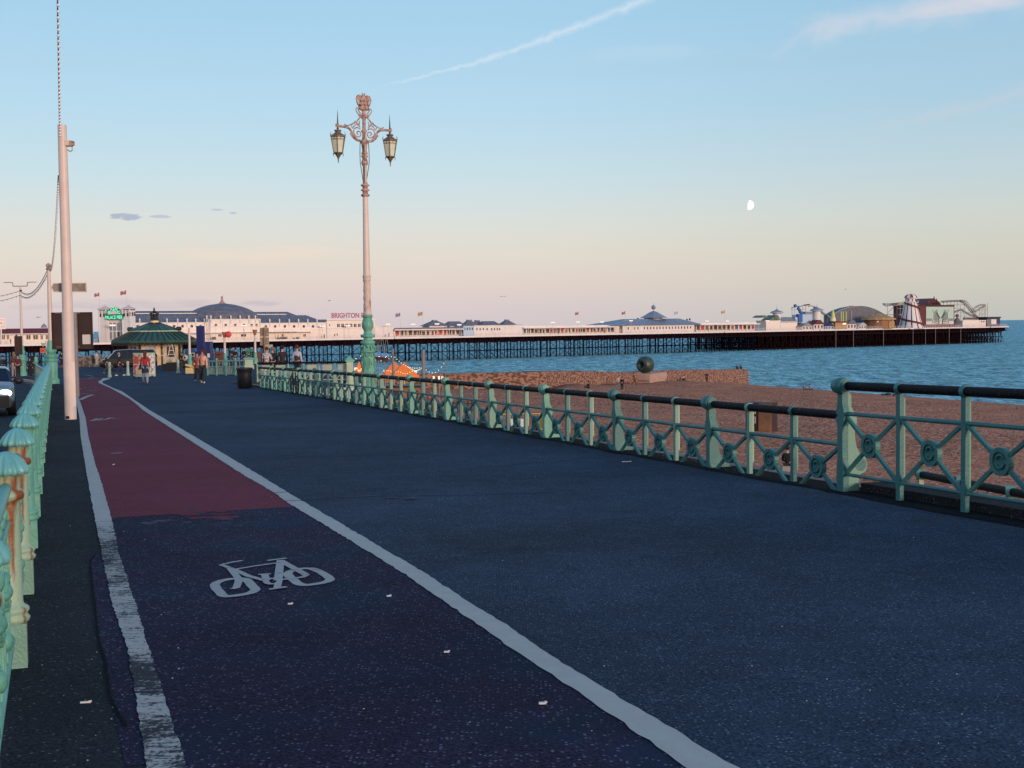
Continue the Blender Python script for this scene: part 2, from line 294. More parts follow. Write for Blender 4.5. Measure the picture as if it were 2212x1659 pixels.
# ---------------------------------------------------------------- mesh builder
class MB:
    def __init__(s):s.v=[];s.f=[];s.mi=[];s.mats=[];s.m=0;s.sm=[]
    def use(s,k):
        if k not in s.mats:s.mats.append(k)
        s.m=s.mats.index(k);return s
    def add(s,vs,fs,smooth=False):
        o=len(s.v);s.v+=[tuple(v) for v in vs]
        for f in fs:s.f.append(tuple(i+o for i in f));s.mi.append(s.m);s.sm.append(smooth)
        return s
    def box(s,c,d,rz=0,rx=0,ry=0):
        R=Matrix.Rotation(rz,3,'Z')@Matrix.Rotation(ry,3,'Y')@Matrix.Rotation(rx,3,'X')
        vs=[Vector(c)+R@Vector((x*d[0]/2,y*d[1]/2,z*d[2]/2)) for x in (-1,1) for y in (-1,1) for z in (-1,1)]
        return s.add(vs,[(0,1,3,2),(4,6,7,5),(0,4,5,1),(2,3,7,6),(0,2,6,4),(1,5,7,3)])
    def tube(s,pts,r,n=8,cap=True,smooth=True):
        pts=[Vector(p) for p in pts];rs=r if isinstance(r,(list,tuple)) else [r]*len(pts);vs=[];fs=[];pu=None
        for i,p in enumerate(pts):
            t=(pts[min(i+1,len(pts)-1)]-pts[max(i-1,0)]).normalized()
            if pu is None:pu=Vector((0,0,1)).cross(t) if abs(t.z)<.95 else Vector((1,0,0)).cross(t)
            u=(pu-t*pu.dot(t)).normalized();pu=u;w_=t.cross(u)
            for k in range(n):
                a=2*math.pi*k/n+math.pi/n;vs.append(p+(u*math.cos(a)+w_*math.sin(a))*rs[i])
        for i in range(len(pts)-1):
            for k in range(n):
                a=i*n+k;b=i*n+(k+1)%n;fs.append((a,b,b+n,a+n))
        s.add(vs,fs,smooth)
        if cap:
            o=len(pts)*n
            s.add(vs[:n],[tuple(range(n))[::-1]]);s.add(vs[-n:],[tuple(range(n))])
        return s
    def bar(s,p,q,w_,h):
        p,q=Vector(p),Vector(q);t=(q-p).normalized();u=Vector((0,0,1)).cross(t)
        if u.length<.01:u=Vector((1,0,0))
        u.normalize();v=t.cross(u);vs=[a+u*x*w_/2+v*y*h/2 for a in (p,q) for x,y in ((-1,-1),(1,-1),(1,1),(-1,1))]
        return s.add(vs,[(3,2,1,0),(4,5,6,7),(0,1,5,4),(1,2,6,5),(2,3,7,6),(3,0,4,7)])
    def lathe(s,prof_,c=(0,0,0),n=16,axis='z',flute=0,fd=0.,smooth=True,ph=0,sy=1.):
        vs=[];fs=[];m=len(prof_)
        for (r,z) in prof_:
            for k in range(n):
                a=2*math.pi*k/n+ph;rr=r*(1-(fd*abs(math.sin(a*flute/2)) if flute else 0))
                x,y=rr*math.cos(a),rr*math.sin(a)*sy
                p=(x,y,z) if axis=='z' else ((z,x,y) if axis=='x' else (x,z,y))
                vs.append((c[0]+p[0],c[1]+p[1],c[2]+p[2]))
        for i in range(m-1):
            for k in range(n):
                a=i*n+k;b=i*n+(k+1)%n;fs.append((a,b,b+n,a+n))
        s.add(vs,fs,smooth)
        s.add(vs[:n],[tuple(range(n))[::-1]]);s.add(vs[-n:],[tuple(range(n))])
        return s
    def ball(s,c,r,n=12,m=8,sc=(1,1,1)):
        pr=[(max(1e-4,math.sin(math.pi*i/m))*r,-math.cos(math.pi*i/m)*r) for i in range(m+1)];o=len(s.v)
        s.lathe(pr,(0,0,0),n)
        for i in range(o,len(s.v)):
            v=s.v[i];s.v[i]=(v[0]*sc[0]+c[0],v[1]*sc[1]+c[1],v[2]*sc[2]+c[2])
        return s
    def prism(s,poly,a,b,plane='xz'):
        """poly in a plane, extruded along the third axis from a to b"""
        f={'xz':lambda u,v,t:(u,t,v),'yz':lambda u,v,t:(t,u,v),'xy':lambda u,v,t:(u,v,t)}[plane];n=len(poly)
        vs=[f(u,v,a) for u,v in poly]+[f(u,v,b) for u,v in poly]
        return s.add(vs,[tuple(range(n))[::-1],tuple(range(n,2*n))]+[(i,(i+1)%n,n+(i+1)%n,n+i) for i in range(n)])
    def quad(s,*p):return s.add(p,[tuple(range(len(p)))])
    def xf(s,mx,o=0):
        for i in range(o,len(s.v)):s.v[i]=tuple(mx@Vector(s.v[i]))
        return s
    def mesh(s,name):
        me=bpy.data.meshes.new(name);me.from_pydata(s.v,[],s.f);me.update()
        for k in s.mats:me.materials.append(M[k] if isinstance(k,str) else k)
        for p,i,q in zip(me.polygons,s.mi,s.sm):p.material_index=i;p.use_smooth=q
        return me
    def build(s,name,parent=None,k=None,loc=(0,0,0),rz=0,label=None):
        if k and not s.mats:s.mats=[k]
        o=bpy.data.objects.new(name,s.mesh(name));COL.objects.link(o);o.location=loc;o.rotation_euler=(0,0,rz)
        if parent:o.parent=parent
        if label:o['label']=label
        return o
def mb(k):
    m=MB();m.use(k);return m
def tag(o,label=None,cat=None,group=None,kind=None):
    if label:o['label']=label
    if cat:o['category']=cat
    if group:o['group']=group
    if kind:o['kind']=kind
    return o
def thing(name,label,cat,loc=(0,0,0),rz=0,group=None):
    o=bpy.data.objects.new(name,None);COL.objects.link(o);o.location=loc;o.rotation_euler=(0,0,rz);o.empty_display_size=.2
    return tag(o,label,cat,group)
KIDS={}
def copy_thing(r,loc,rz=None,label=None,group=None,scale=None):
    def cp(o,par):
        c_=o.copy();COL.objects.link(c_);c_.parent=par
        for ch in [q for q in list(COL.objects) if q.parent is o]:cp(ch,c_)
        return c_
    c_=cp(r,None);c_.location=loc
    if rz is not None:c_.rotation_euler=(0,0,rz)
    if label:c_['label']=label
    if group:c_['group']=group
    if scale:c_.scale=scale
    return c_
def text_mesh(body,size,ext,k,name,parent,loc,rot,center=True,bold=0.,label=None):
    cu=bpy.data.curves.new(name,'FONT');cu.body=body;cu.size=size;cu.extrude=ext;cu.offset=bold;cu.align_x='CENTER' if center else 'LEFT'
    cu.resolution_u=3
    t=bpy.data.objects.new('tmp',cu);COL.objects.link(t);bpy.context.view_layer.update()
    me=bpy.data.meshes.new_from_object(t.evaluated_get(bpy.context.evaluated_depsgraph_get()));bpy.data.objects.remove(t)
    me.materials.clear();me.materials.append(M[k])
    o=bpy.data.objects.new(name,me);COL.objects.link(o);o.parent=parent;o.location=loc;o.rotation_euler=rot
    return o
def ip(pts,x):
    if x<=pts[0][0]:
        (a,b),(c_,d_)=pts[0],pts[1];return b+(d_-b)*(x-a)/(c_-a)
    for (a,b),(c_,d_) in zip(pts,pts[1:]):
        if x<=c_:return b+(d_-b)*(x-a)/(c_-a)
    (a,b),(c_,d_)=pts[-2],pts[-1];return b+(d_-b)*(x-a)/(c_-a)
# ---------------------------------------------------------------- ground, water, beach
BRK=[0,40,60,95,120]
def sheet(name,fl,fr,d0,d1,step,off,k,jag=0.,nv=1):
    """strip draped on the slope between two edges given as across(d)"""
    ds=[];d=d0
    while d<d1:ds.append(d);d+=step
    ds.append(d1);ds=sorted(set(ds+[b for b in BRK if d0<b<d1]));m=mb(k);vs=[];fs=[]
    for i,d in enumerate(ds):
        a,b=fl(d),fr(d)
        if jag:a+=random.uniform(-jag,jag);b+=random.uniform(-jag,jag)
        for j in range(nv+1):
            x,y=xy(d,a+(b-a)*j/nv);vs.append((x,y,12-prof(d)+off))
    n=nv+1
    for i in range(len(ds)-1):
        for j in range(nv):
            q=i*n+j;fs.append((q,q+1,q+n+1,q+n))
    m.add(vs,fs);return m.build(name)
prom=sheet('pavement',lambda d:-.42,lambda d:8.66,-8,131,1.,0,'asph');tag(prom,kind='structure')
plaza=sheet('plaza',lambda d:8.66,lambda d:ip([(63,14.1),(80,14.1),(85,13.2),(95,14.5),(110,18),(150,24)],d),63.6,140,1.,0.,'asph');tag(plaza,kind='structure')
far=sheet('far_pavement',lambda d:-42,lambda d:-.42,100,131,1.,.0,'asph');tag(far,kind='structure')
road=sheet('road',lambda d:-42,lambda d:-.42,-8,100,1.,-.13,'road');tag(road,kind='structure')
# edge of kerb along the road
kb=mb('side')
for i in range(100+8):
    d=i-8
    a=xy(d,-.42);b=xy(d+1,-.42);c_=xy(d+1,-.62);e=xy(d,-.62);z0,z1=12-prof(d),12-prof(d+1)
    kb.add([(*a,z0-.2),(*b,z1-.2),(*b,z1-.003),(*a,z0-.003),(*e,z0-.2),(*c_,z1-.2),(*c_,z1-.003),(*e,z0-.003)],[(3,2,6,7),(4,5,1,0)[::-1],(4,7,6,5)])
tag(kb.build('kerb'),kind='structure')
# side strip of darker tarmac, cycle lane
def edge(pts):
    l=sorted(dv(gnd(*p)) for p in src(pts));return l
LL=edge([(299,1581),(317,1667),(321,1739),(339,1850),(347,1900),(381,2085),(411,2230),(445,2400),(507,2582),(587,3060)])
LR=edge([(312,1581),(341,1667),(352,1739),(379,1850),(397,1900),(449,2085),(474,2210),(537,2400),(590,2582),(742,3060)])
RR=edge([(448,1503),(432,1512),(410,1519),(408,1526),(451,1547),(486,1560),(540,1598),(596,1636),(650,1667),(1041,1900),(1136,1959),(1199,1997),(1300,2056),(1712,2300),(1859,2401),(2033,2506),(2193,2620),(2300,2685),(2924,3060)])
RL=edge([(410,1507),(402,1516),(392,1520),(393,1526),(440,1547),(473,1565),(518,1591),(571,1636),(650,1687),(978,1900),(1091,1965),(1145,2006),(1300,2099),(1625,2300),(1781,2410),(1914,2501),(2079,2620),(2300,2762),(2726,3060)])
fLL,fLR,fRR,fRL=[(lambda d,e=e:ip(e,d)) for e in (LL,LR,RR,RL)]
dS=dv(gnd(430/1.,1108.))[0];DLL=LL[-1][0]-.05
d_end=RL[-1][0]
tag(sheet('side_path',lambda d:-.42,lambda d:fLL(min(d,DLL)),-2,72,.5,.004,'side'),kind='structure')
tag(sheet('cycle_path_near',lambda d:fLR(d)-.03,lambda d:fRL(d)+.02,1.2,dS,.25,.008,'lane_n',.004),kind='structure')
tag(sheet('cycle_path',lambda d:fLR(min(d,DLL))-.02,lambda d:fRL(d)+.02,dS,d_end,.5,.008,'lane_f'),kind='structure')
tag(sheet('edge_line_worn',fLL,fLR,1.2,dS-.3,.06,.012,'line_w',.007,2),kind='structure')
tag(sheet('edge_line',fLL,fLR,dS-.29,LL[-1][0],.1,.012,'line',.006,2),kind='structure')
def cut(d):return any(abs(d-q)<.02 for q in CUTS)
CUTS=[dv(gnd(620,1065))[0],dv(gnd(645,1083))[0]]
CUTS.sort()
seg=[1.2]+CUTS+[d_end]
for a,b in zip(seg,seg[1:]):
    tag(sheet('centre_line',fRL,fRR,a+.02,b-.02,.09,.013,'line',.009,2),kind='structure')
# rough strip of old tarmac beside the worn line
cr=mb('lane_n');P=[dv(gnd(*p)) for p in src([(380,2215),(360,2240),(372,2330),(378,2420),(400,2560),(440,2760),(480,2960),(500,3060)])]
for (a,b),(c_,e) in zip(P,P[1:]):
    vs=[(*xy(a,b),12-prof(a)+.006),(*xy(a,fLL(a)+.02),12-prof(a)+.006),(*xy(c_,fLL(c_)+.02),12-prof(c_)+.006),(*xy(c_,e),12-prof(c_)+.006)];cr.add(vs,[(0,1,2,3)])
tag(cr.build('old_tarmac_strip'),kind='structure')
mn0=lambda d:math.sin(d*1.7)*.5+math.sin(d*4.1+1)*.3+math.sin(d*9.3)*.2
# painted marks -----------------------------------------------------------
def strokes(paths,wd,k,name,off=.014,fs=None,closed=()):
    m=mb(k)
    for i,p in enumerate(paths):
        q=[gnd(*a) for a in p]
        if i in closed:q.append(q[0])
        # smooth (catmull) for closed loops
        if i in closed:
            r=[];n=len(q)-1
            for j in range(n):
                a,b,c_,e=q[(j-1)%n],q[j],q[j+1],q[(j+2)%n]
                for t in (0,.25,.5,.75):r.append(.5*((2*b)+(c_-a)*t+(2*a-5*b+4*c_-e)*t*t+(3*b-a-3*c_+e)*t**3))
            r.append(r[0]);q=r
        ww=wd[i] if isinstance(wd,(list,tuple)) else wd
        vs=[];fc=[]
        for j,a in enumerate(q):
            if i in closed:t=(q[(j+1)%(len(q)-1)]-q[(j-1)%(len(q)-1)])
            else:t=(q[min(j+1,len(q)-1)]-q[max(j-1,0)])
            t.z=0;t.normalize();s_=Vector((-t.y,t.x,0))*ww/2
            for sg in (-1,1):
                b=a+s_*sg*random.uniform(.93,1.07);vs.append((b.x,b.y,G(b.x,b.y)+off+.0004*i))
            if j:fc.append((2*j-2,2*j-1,2*j+1,2*j))
        m.add(vs,fc)
    return m.build(name)
def zz(l):return [((700+x*.3617)/1.8445,(2100+y*.3617)/1.8445) for x,y in l]
bk=[[(432,660),(490,615),(620,590),(740,588),(790,610),(865,690),(873,718),(800,752),(620,780),(535,778),(480,730)],
    [(1240,520),(1360,480),(1480,475),(1560,500),(1640,540),(1700,590),(1680,615),(1600,638),(1450,658),(1370,650),(1320,620),(1250,560)],
    [(600,470),(690,580),(695,620),(665,690),(618,702)],[(735,388),(590,412),(500,437),(560,455),(620,485)],[(640,488),(900,445),(1120,415)],
    [(640,485),(800,560),(980,610)],[(1155,385),(1130,610)],[(1010,390),(1222,362)],[(1160,395),(1440,550)],[(1445,552),(1400,575),(1230,598),(1120,600)],
    [(995,620),(1040,592),(1110,595),(1145,620),(1110,645),(1030,650)],[(910,547),(1050,540)],[(980,545),(1000,600)],[(1030,714),(1222,685)],[(1130,640),(1120,700)]]
bk=[zz(l) for l in bk]
tag(strokes(bk,[.072,.072,.055,.045,.04,.05,.065,.045,.06,.05,.045,.04,.055,.045,.055],'mark','cycle_symbol',closed=(0,1,10)),kind='structure')
def zs(l):return [((250+x*.223)/1.8445,(1480+y*.223)/1.8445) for x,y in l]
fm=[[(495,895),(560,880),(600,850),(640,880),(690,850)],[(560,885),(690,880),(800,860)],[(800,860),(860,835),(930,850),(1035,842)],[(865,1480),(1060,1466)],[(310,512),(420,460),(530,422)],[(285,400),(455,405)],
    [(290,325),(340,312)],[(440,358),(640,342)],[(320,128),(440,132),(560,112),(700,104)],[(300,66),(400,62),(545,90)],[(380,300),(400,296)],[(460,296),(500,294)],[(585,290),(610,286)]]
tag(strokes([zs(l) for l in fm],[.09,.07,.09,.07,.16,.09,.08,.08,.12,.08,.08,.08,.08],'mark','faded_lane_marks'),kind='structure')
yl=[[(0+x/4.1475/1.8445,(1200+y/4.1475)/1.8445) for x,y in l] for l in ([(630,1440),(560,1560)],[(680,1440),(600,1560)],[(420,1330),(560,1345)],[(480,1365),(600,1380)],[(510,1400),(640,1410)])]
tag(strokes(yl,.12,'mark','road_marks',off=-.11),kind='structure')
# faint tarmac joints
jt=mb('road')
jn=[[(630,1080),(820,1071),(1010,1070),(1220,1062)],[(640,985),(900,972),(1040,968)],[(1000,1013),(1260,990),(1330,985)]]
tag(strokes(jn,.035,'joint','tarmac_joints',off=.006),kind='structure')
gt=mb('side');
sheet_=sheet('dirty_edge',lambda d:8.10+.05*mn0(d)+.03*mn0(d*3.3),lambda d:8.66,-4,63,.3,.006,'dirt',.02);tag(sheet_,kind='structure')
# crack along the old tarmac strip
tag(strokes([[(x/1.8445,y/1.8445) for x,y in [(380,2215),(360,2240),(366,2330),(376,2400),(392,2560),(420,2640),(436,2780),(470,2850),(500,2900)]]],.016,'dirt','tarmac_crack',off=.011),kind='structure')
# ragged red remnants and a scuffed patch where the surfacing changes
for c0,c1,k_,nm,n_ in (((385,505),(1098,1122),'lane_f','red_surfacing_remnant',16),((300,380),(1124,1134),'scuff','scuffed_patch',5),((400,520),(1102,1140),'scuff','scuffed_patch',7),((820,960),(1062,1080),'scuff','scuffed_patch',2)):
    m_=mb(k_)
    for i in range(n_):
        g=gnd(random.uniform(*c0),random.uniform(*c1));r_=random.uniform(.02,.09);P_=[]
        for q_ in range(9):
            a=q_*2*math.pi/9;rr=r_*random.uniform(.5,1.3);x,y=g.x+rr*1.6*math.cos(a),g.y+rr*1.2*math.sin(a);P_.append((x,y,G(x,y)+.0085+.0002*i))
        m_.add(P_,[tuple(range(9))])
    tag(m_.build(nm),kind='structure')
# litter
LIT=[(1353,1000,.13,.02,'white scrap of straw lying on the tarmac near the right railing'),(1172,1527,.035,.018,'crumpled white paper scrap on the worn red tarmac, nearest the camera'),(965,1415,.03,.009,'pinkish cigarette end on the worn red tarmac below the cycle symbol'),
     (185,1525,.05,.008,'curled white paper strip on the dark side tarmac'),(840,1293,.03,.014,'white paper fleck just right of the painted cycle symbol'),(1262+0,1660,.0,.0,''),(627,1310,.03,.012,'white fleck below the left wheel of the cycle symbol'),(245,1006,.03,.012,'pale fleck on the red cycle lane beside the small dash'),(1016,1170,.02,.02,'')]
for x,y,a,b,lb in LIT:
    if not lb:continue
    g=gnd(x,y);m=mb('paper');m.box((0,0,.006),(a,b,.008),.1);m.box((a*.4,b*.3,.010),(a*.35,b*.8,.006),.6)
    tag(m.build('litter_scrap',loc=g+Vector((0,0,.013)),rz=random.uniform(-.2,.3)),lb,'litter',group='scraps of litter on the ground')
# pale grit sprinkled near the camera
gr=mb('paper')
for i in range(80):
    x=random.uniform(40,2200);y=random.uniform(900,1655)
    if random.random()<.45:x=random.uniform(60,400)
    g=gnd(x,y)
    if not(-.3<dv(g)[1]<7.5):continue
    r=random.uniform(.0012,.0035);gr.box((g.x,g.y,g.z+.013+r*.4),(r*2.2,r*1.5,r),random.random()*3)
tag(gr.build('grit'),kind='stuff')
# water
def water_mat():
    m=bpy.data.materials.new('sea_water');m.use_nodes=True;t=m.node_tree;n=t.nodes;l=t.links;b=n['Principled BSDF']
    v=n.new('ShaderNodeTexCoord').outputs['Object']
    mp=n.new('ShaderNodeMapping');mp.inputs['Rotation'].default_value=(0,0,-.12);mp.inputs['Scale'].default_value=(.62,.20,1);l.new(v,mp.inputs[0])
    def nz(s,d,r=.6):
        q=n.new('ShaderNodeTexNoise');q.inputs['Scale'].default_value=s;q.inputs['Detail'].default_value=d;q.inputs['Roughness'].default_value=r;q.inputs['Distortion'].default_value=.4;l.new(mp.outputs[0],q.inputs['Vector']);return q.outputs[0]
    a=nz(.55,6,.72);b2=nz(2.4,4,.6);a_=n.new('ShaderNodeMath');a_.operation='MULTIPLY_ADD';l.new(b2,a_.inputs[0]);a_.inputs[1].default_value=.5;a2_=n.new('ShaderNodeMath');a2_.operation='MULTIPLY';l.new(a,a2_.inputs[0]);a2_.inputs[1].default_value=.62;l.new(a2_.outputs[0],a_.inputs[2]);ad=n.new('ShaderNodeMath');ad.operation='MULTIPLY_ADD';l.new(b2,ad.inputs[0]);ad.inputs[1].default_value=.28;l.new(a,ad.inputs[2])
    bp=n.new('ShaderNodeBump');bp.inputs['Strength'].default_value=1.;bp.inputs['Distance'].default_value=1.5;l.new(ad.outputs[0],bp.inputs['Height']);l.new(bp.outputs[0],b.inputs['Normal'])
    mr=n.new('ShaderNodeMapRange');l.new(a_.outputs[0],mr.inputs[0]);mr.inputs[1].default_value=.46;mr.inputs[2].default_value=.70
    mx=n.new('ShaderNodeMix');mx.data_type='RGBA';mx.inputs[6].default_value=(.006,.09,.13,1);mx.inputs[7].default_value=(.46,.90,.92,1);l.new(mr.outputs[0],mx.inputs[0]);l.new(mx.outputs[2],b.inputs['Base Color'])  # dark and bright ripples: sky reflection put into the base colour
    b.inputs['Roughness'].default_value=.5;b.inputs['Specular IOR Level'].default_value=.04
    return m
M['water']=water_mat()
wa=mb('water');wa.quad((-40000,20,0),(40000,20,0),(40000,55000,0),(-40000,55000,0));tag(wa.build('sea'),kind='structure')
# beach
def sz(s):
    return ip([(-50,-4.2),(0,0),(19,1.6),(33,2.8),(43,2.95),(67,4.2),(76,5.2),(90,5.35),(500,5.4)],s)
GA,GB=(3.6,164.),(46.,245.);GL=(-70.,158.)
def beyond(x,y):
    # metres beyond the groyne line
    if x>GA[0]:
        dx,dy=GB[0]-GA[0],GB[1]-GA[1]
    else:
        dx,dy=GA[0]-GL[0],GA[1]-GL[1]
    ln=math.hypot(dx,dy);return (-(x-GA[0])*dy+(y-GA[1])*dx)/ln
from mathutils import noise as mn
def bz(x,y):
    s=129.1-.937*x-.351*y;z=sz(s)
    dx=beyond(x,y)
    z+=.10*math.sin(s*.55+1.5*mn.noise(Vector((x*.05,y*.05,2))))*min(1,max(0,s/10))*min(1,max(0,(95-s)/20))
    z+=.13*mn.noise(Vector((x*.09,y*.09,1)))*min(1,max(0,s/20))+.05*mn.noise(Vector((x*.5,y*.5,4)))*min(1,max(0,s/20))
    if x<GA[0]+4 and dx<0:z-=1.2*min(1,max(0,(y-125)/30.))*min(1,max(0,(GA[0]+4-x)/6))
    if dx>0:z=min(z,-.5*dx)
    return z
be=MB();be.use('x')
M['shingle']=grainy('shingle',(.15,.045,.024),(.72,.27,.145),.28,(.76,.42,.28),patch=.12,patchc=(.50,.185,.10),big=.18,gs=3.4,cs=3.4,bump=1.,bd=.12)
be.mats=['shingle'];xs=[-60+1.6*i for i in range(115)];ys=[2+2.2*i for i in range(116)];vs=[];idx={}
for i,x in enumerate(xs):
    for j,y in enumerate(ys):
        idx[i,j]=len(vs);vs.append((x,y,bz(x,y)))
fs=[]
for i in range(len(xs)-1):
    for j in range(len(ys)-1):
        x,y=xs[i]+.8,ys[j]+1.1;d,v=dv((x,y))
        if v<9.6 :continue
        fs.append((idx[i,j],idx[i+1,j],idx[i+1,j+1],idx[i,j+1]))
be.add(vs,fs,True);tag(be.build('beach'),kind='structure')
lp=mb('concrete');lv=[xy(-12,8.8),xy(100,8.8),xy(100,20),xy(80,26),xy(60,29.5),xy(47,29.6),xy(42,27.5),xy(35,20),xy(10,17),xy(-12,16)]
lp.prism(lv,4.0,5.5,'xy');tag(lp.build('lower_promenade'),kind='structure')
# individual stones lying proud of the shingle
for k_,cnt,sd_ in (('dark_pebble',5200,1),('pale_pebble',4200,2)):
    M[k_]=mat(k_,(.15,.07,.045) if sd_==1 else (.48,.27,.19),.8,.4,1.5);m_=mb(k_);r_=random.Random(sd_);vs=[];fs=[]
    for i in range(cnt):
        Yp_=44+95*r_.random()**1.6;x=r_.uniform(-.09,.42)*Yp_;d_,v_=dv((x,Yp_));z=bz(x,Yp_)
        if v_<30 or z<.6:continue
        a=r_.uniform(.02,.06)*(.7+Yp_/90);o_=len(vs);t=r_.random()*3
        for q_ in range(4):vs.append((x+a*math.cos(t+q_*1.57),Yp_+a*1.1*math.sin(t+q_*1.57),z-.01))
        vs.append((x,Yp_,z+a*.75));fs+=[(o_+q_,o_+(q_+1)%4,o_+4) for q_ in range(4)]
    m_.add(vs,fs,True);tag(m_.build('pebbles'),kind='stuff')
# retaining wall under the upper promenade
rw=mb('wallr')
for i in range(-8,64,1):
    a,b=xy(i,8.66),xy(i+1,8.66);a2,b2=xy(i,8.95),xy(i+1,8.95);z0,z1=12-prof(i)-.01,12-prof(i+1)-.01
    rw.add([(*a,3),(*b,3),(*b,z1),(*a,z0),(*a2,3),(*b2,3),(*b2,z1),(*a2,z0)],[(3,2,6,7),(4,7,6,5)])
tag(rw.build('retaining_wall'),'brick sea wall that holds up the sloping promenade','wall')
# ---------------------------------------------------------------- seaward railing
RZ=ANG                              # local x runs along the promenade, away from the camera
P0=dv((3.70,13.98));V0=8.28
def rail_pt(d,up=0,side=0):
    x,y=xy(d,V0+side);return Vector((x,y,12-prof(d)+up))
def skew(m,s):                       # follow the slope
    for i,v in enumerate(m.v):m.v[i]=(v[0],v[1],v[2]-s*v[0])
    return m
SW=-1                                # seaward is local -y (right of the direction of travel)
def post_mb(h,k='teal'):
    """main standard: flat front plate, ogee fin on the sea side, ball on top. z=0 at its foot, ball centre h"""
    m=mb(k);o=h-1.19
    m.prism([(-.065,0),(.065,0),(.062,.30+o),(.05,.36+o),(.05,.74+o),(.075,.80+o),(.08,.88+o),(.06,.95+o),(.045,1.0+o),(.045,1.12+o),(-.045,1.12+o),(-.045,1.0+o),(-.06,.95+o),(-.08,.88+o),(-.075,.80+o),(-.05,.74+o),(-.05,.36+o),(-.062,.30+o)],-.03,.045)
    fin=[(.04,1.13),(-.05,1.12),(-.085,1.08),(-.085,.95),(-.12,.90),(-.155,.84),(-.16,.76),(-.13,.70),(-.135,.60),(-.155,.50),(-.20,.43),(-.27,.38),(-.30,.30),(-.28,.22),(-.21,.19),(-.18,.17),(-.19,0-o),(.04,0-o)]
    fin=[(a*SW*-1*(1 if h>1.1 or a>0 else .78),b+o) for a,b in fin];m.use('pale' if h>1.1 else k)  # paler fin on the tall posts: sunlight on that side put into the colour
    m.prism(fin,-.032,.032,'yz')
    m.use(k);m.tube([(-.034,.21*SW*1.,.30+o),(.034,.21*SW,.30+o)],.075,12)
    m.tube([(-.08,.03,h),(.08,.03,h)],.082,18);m.ball((0,.03,h),.098,16,10,(.92,1,1))
    m.tube([(-.10,.03,h),(-.07,.03,h)],.066,14);m.tube([(.07,.03,h),(.10,.03,h)],.066,14)
    if h>1.1:
        m.use('pale');m.box((0,-.035*1,.55+o),(.05,.02,.3))
    return m
def std_mb(h,k,k2):
    m=mb(k);m.box((0,0,(h-.03)/2),(.066,.05,h-.06));m.use(k2);m.box((0,-.036,(h*.5+.05)),(.05,.026,h*.75))  # paler strip behind the front bar colours in the sunlit side
    m.use(k);m.tube([(-.028,0,h),(.028,0,h)],.062,14);return m
def brace_mb(L_,zt,zb,zc,k,r=.135):
    m=mb(k)
    for sx_ in (-1,1):
        for z1 in (zt,zb):
            a=math.atan2(z1-zc,sx_*L_/2);m.bar((math.cos(a)*r*.92,0,zc+math.sin(a)*r*.92),(sx_*(L_/2-.03),0,z1+(.01 if z1>zc else -.01)),.038,.036)
    return m
def medal_mb(zc,k,r=.135):
    m=mb(k)
    ring=[(r*.70,-.03),(r,-.03),(r,.03),(r*.70,.03),(r*.70,-.03)]
    n=24;vs=[];fs=[]
    for (rr,yy) in ring[:4]:
        for q in range(n):a=2*math.pi*q/n;vs.append((rr*math.cos(a),yy,zc+rr*math.sin(a)))
    for i in range(4):
        for q in range(n):a=i*n+q;b=i*n+(q+1)%n;c_=((i+1)%4)*n;fs.append((a,b,c_+(q+1)%n,c_+q))
    m.add(vs,fs,False);m.lathe([(r*.72,-.012),(r*.72,.012)],(0,0,zc),20,'y')
    for s_ in (-1,1):                      # two curled fish shapes in relief, both faces
        for yy in (-.022,.022):
            pts=[(s_*(-.05),yy,zc+s_*.03),(s_*(-.02),yy,zc+s_*.062),(s_*.025,yy,zc+s_*.055),(s_*.05,yy,zc+s_*.02),(s_*.02,yy,zc+s_*.01)]
            m.tube(pts,[.006,.014,.017,.012,.004],6)
    return m
def railing(root,d0,d1,posts,step,top,mid,low,zc,ks,first_std):
    slope=.0135
    R_=RZ
    hk,kt,kp=ks
    # rails
    ds=[d0]+[b for b in BRK if d0<b<d1]+[d1]
    for nm,up,r,k,sd in (('handrail',top,.05,hk,0),('mid_rail',mid,.024,kt,0))+((('bottom_rail',low,.02,kt,0),) if low else ()):
        m=MB();m.use(k);m.tube([rail_pt(d,up,sd) for d in ds],r,12)
        m.build(nm,root)
    pm=std_mb(top,kt,kp).mesh('standard');pm2=std_mb(top,'pale','rusty').mesh('standard');bm=skew(brace_mb(step,mid-.02,(low or -.09),zc,kt),slope).mesh('cross_brace');mm=medal_mb(zc,kt).mesh('medallion')
    d=first_std;i=0
    while d<d1-.02:
        a=.5*step+d
        if d0<=a<=d1:
            for nm,me in (('cross_brace',bm),('medallion',mm)):
                o=bpy.data.objects.new(nm,me);COL.objects.link(o);o.parent=root;o.location=rail_pt(a);o.rotation_euler=(0,0,R_)
        if not any(abs(d-p)<.1 for p in posts) and d>=d0:
            o=bpy.data.objects.new('standard',pm2 if random.random()<(.5 if d>13 else .15) else pm);COL.objects.link(o);o.parent=root;o.location=rail_pt(d);o.rotation_euler=(0,0,R_)
        d+=step;i+=1
ST=2.07/3
d_p0=P0[0];NB=15
root=thing('railing','long sea-green cast iron railing sinking into the slope, running down to the black bin','railing')
posts=[d_p0+3.02*i for i in range(1,15)]
railing(root,d_p0+.05,d_p0+3.02*14+.2,posts,3.02/3,.86,.53,0,.24,('blackr','teal','pale'),d_p0)
pme=post_mb(.88,'teal').mesh('post');pme2=post_mb(.88,'pale').mesh('post');pme3=post_mb(.88,'green').mesh('post')
for i,d in enumerate(posts):
    o=bpy.data.objects.new('post',(pme,pme2,pme3)[{9:0,13:0}.get(i,(0,1,2,1,2,2,1)[i%7] if i>1 else 0)]);COL.objects.link(o);o.parent=root;o.location=rail_pt(d);o.rotation_euler=(0,0,RZ)
root2=thing('railing','taller raised railing section nearest the camera, its ball-topped end post standing on the tarmac','railing')
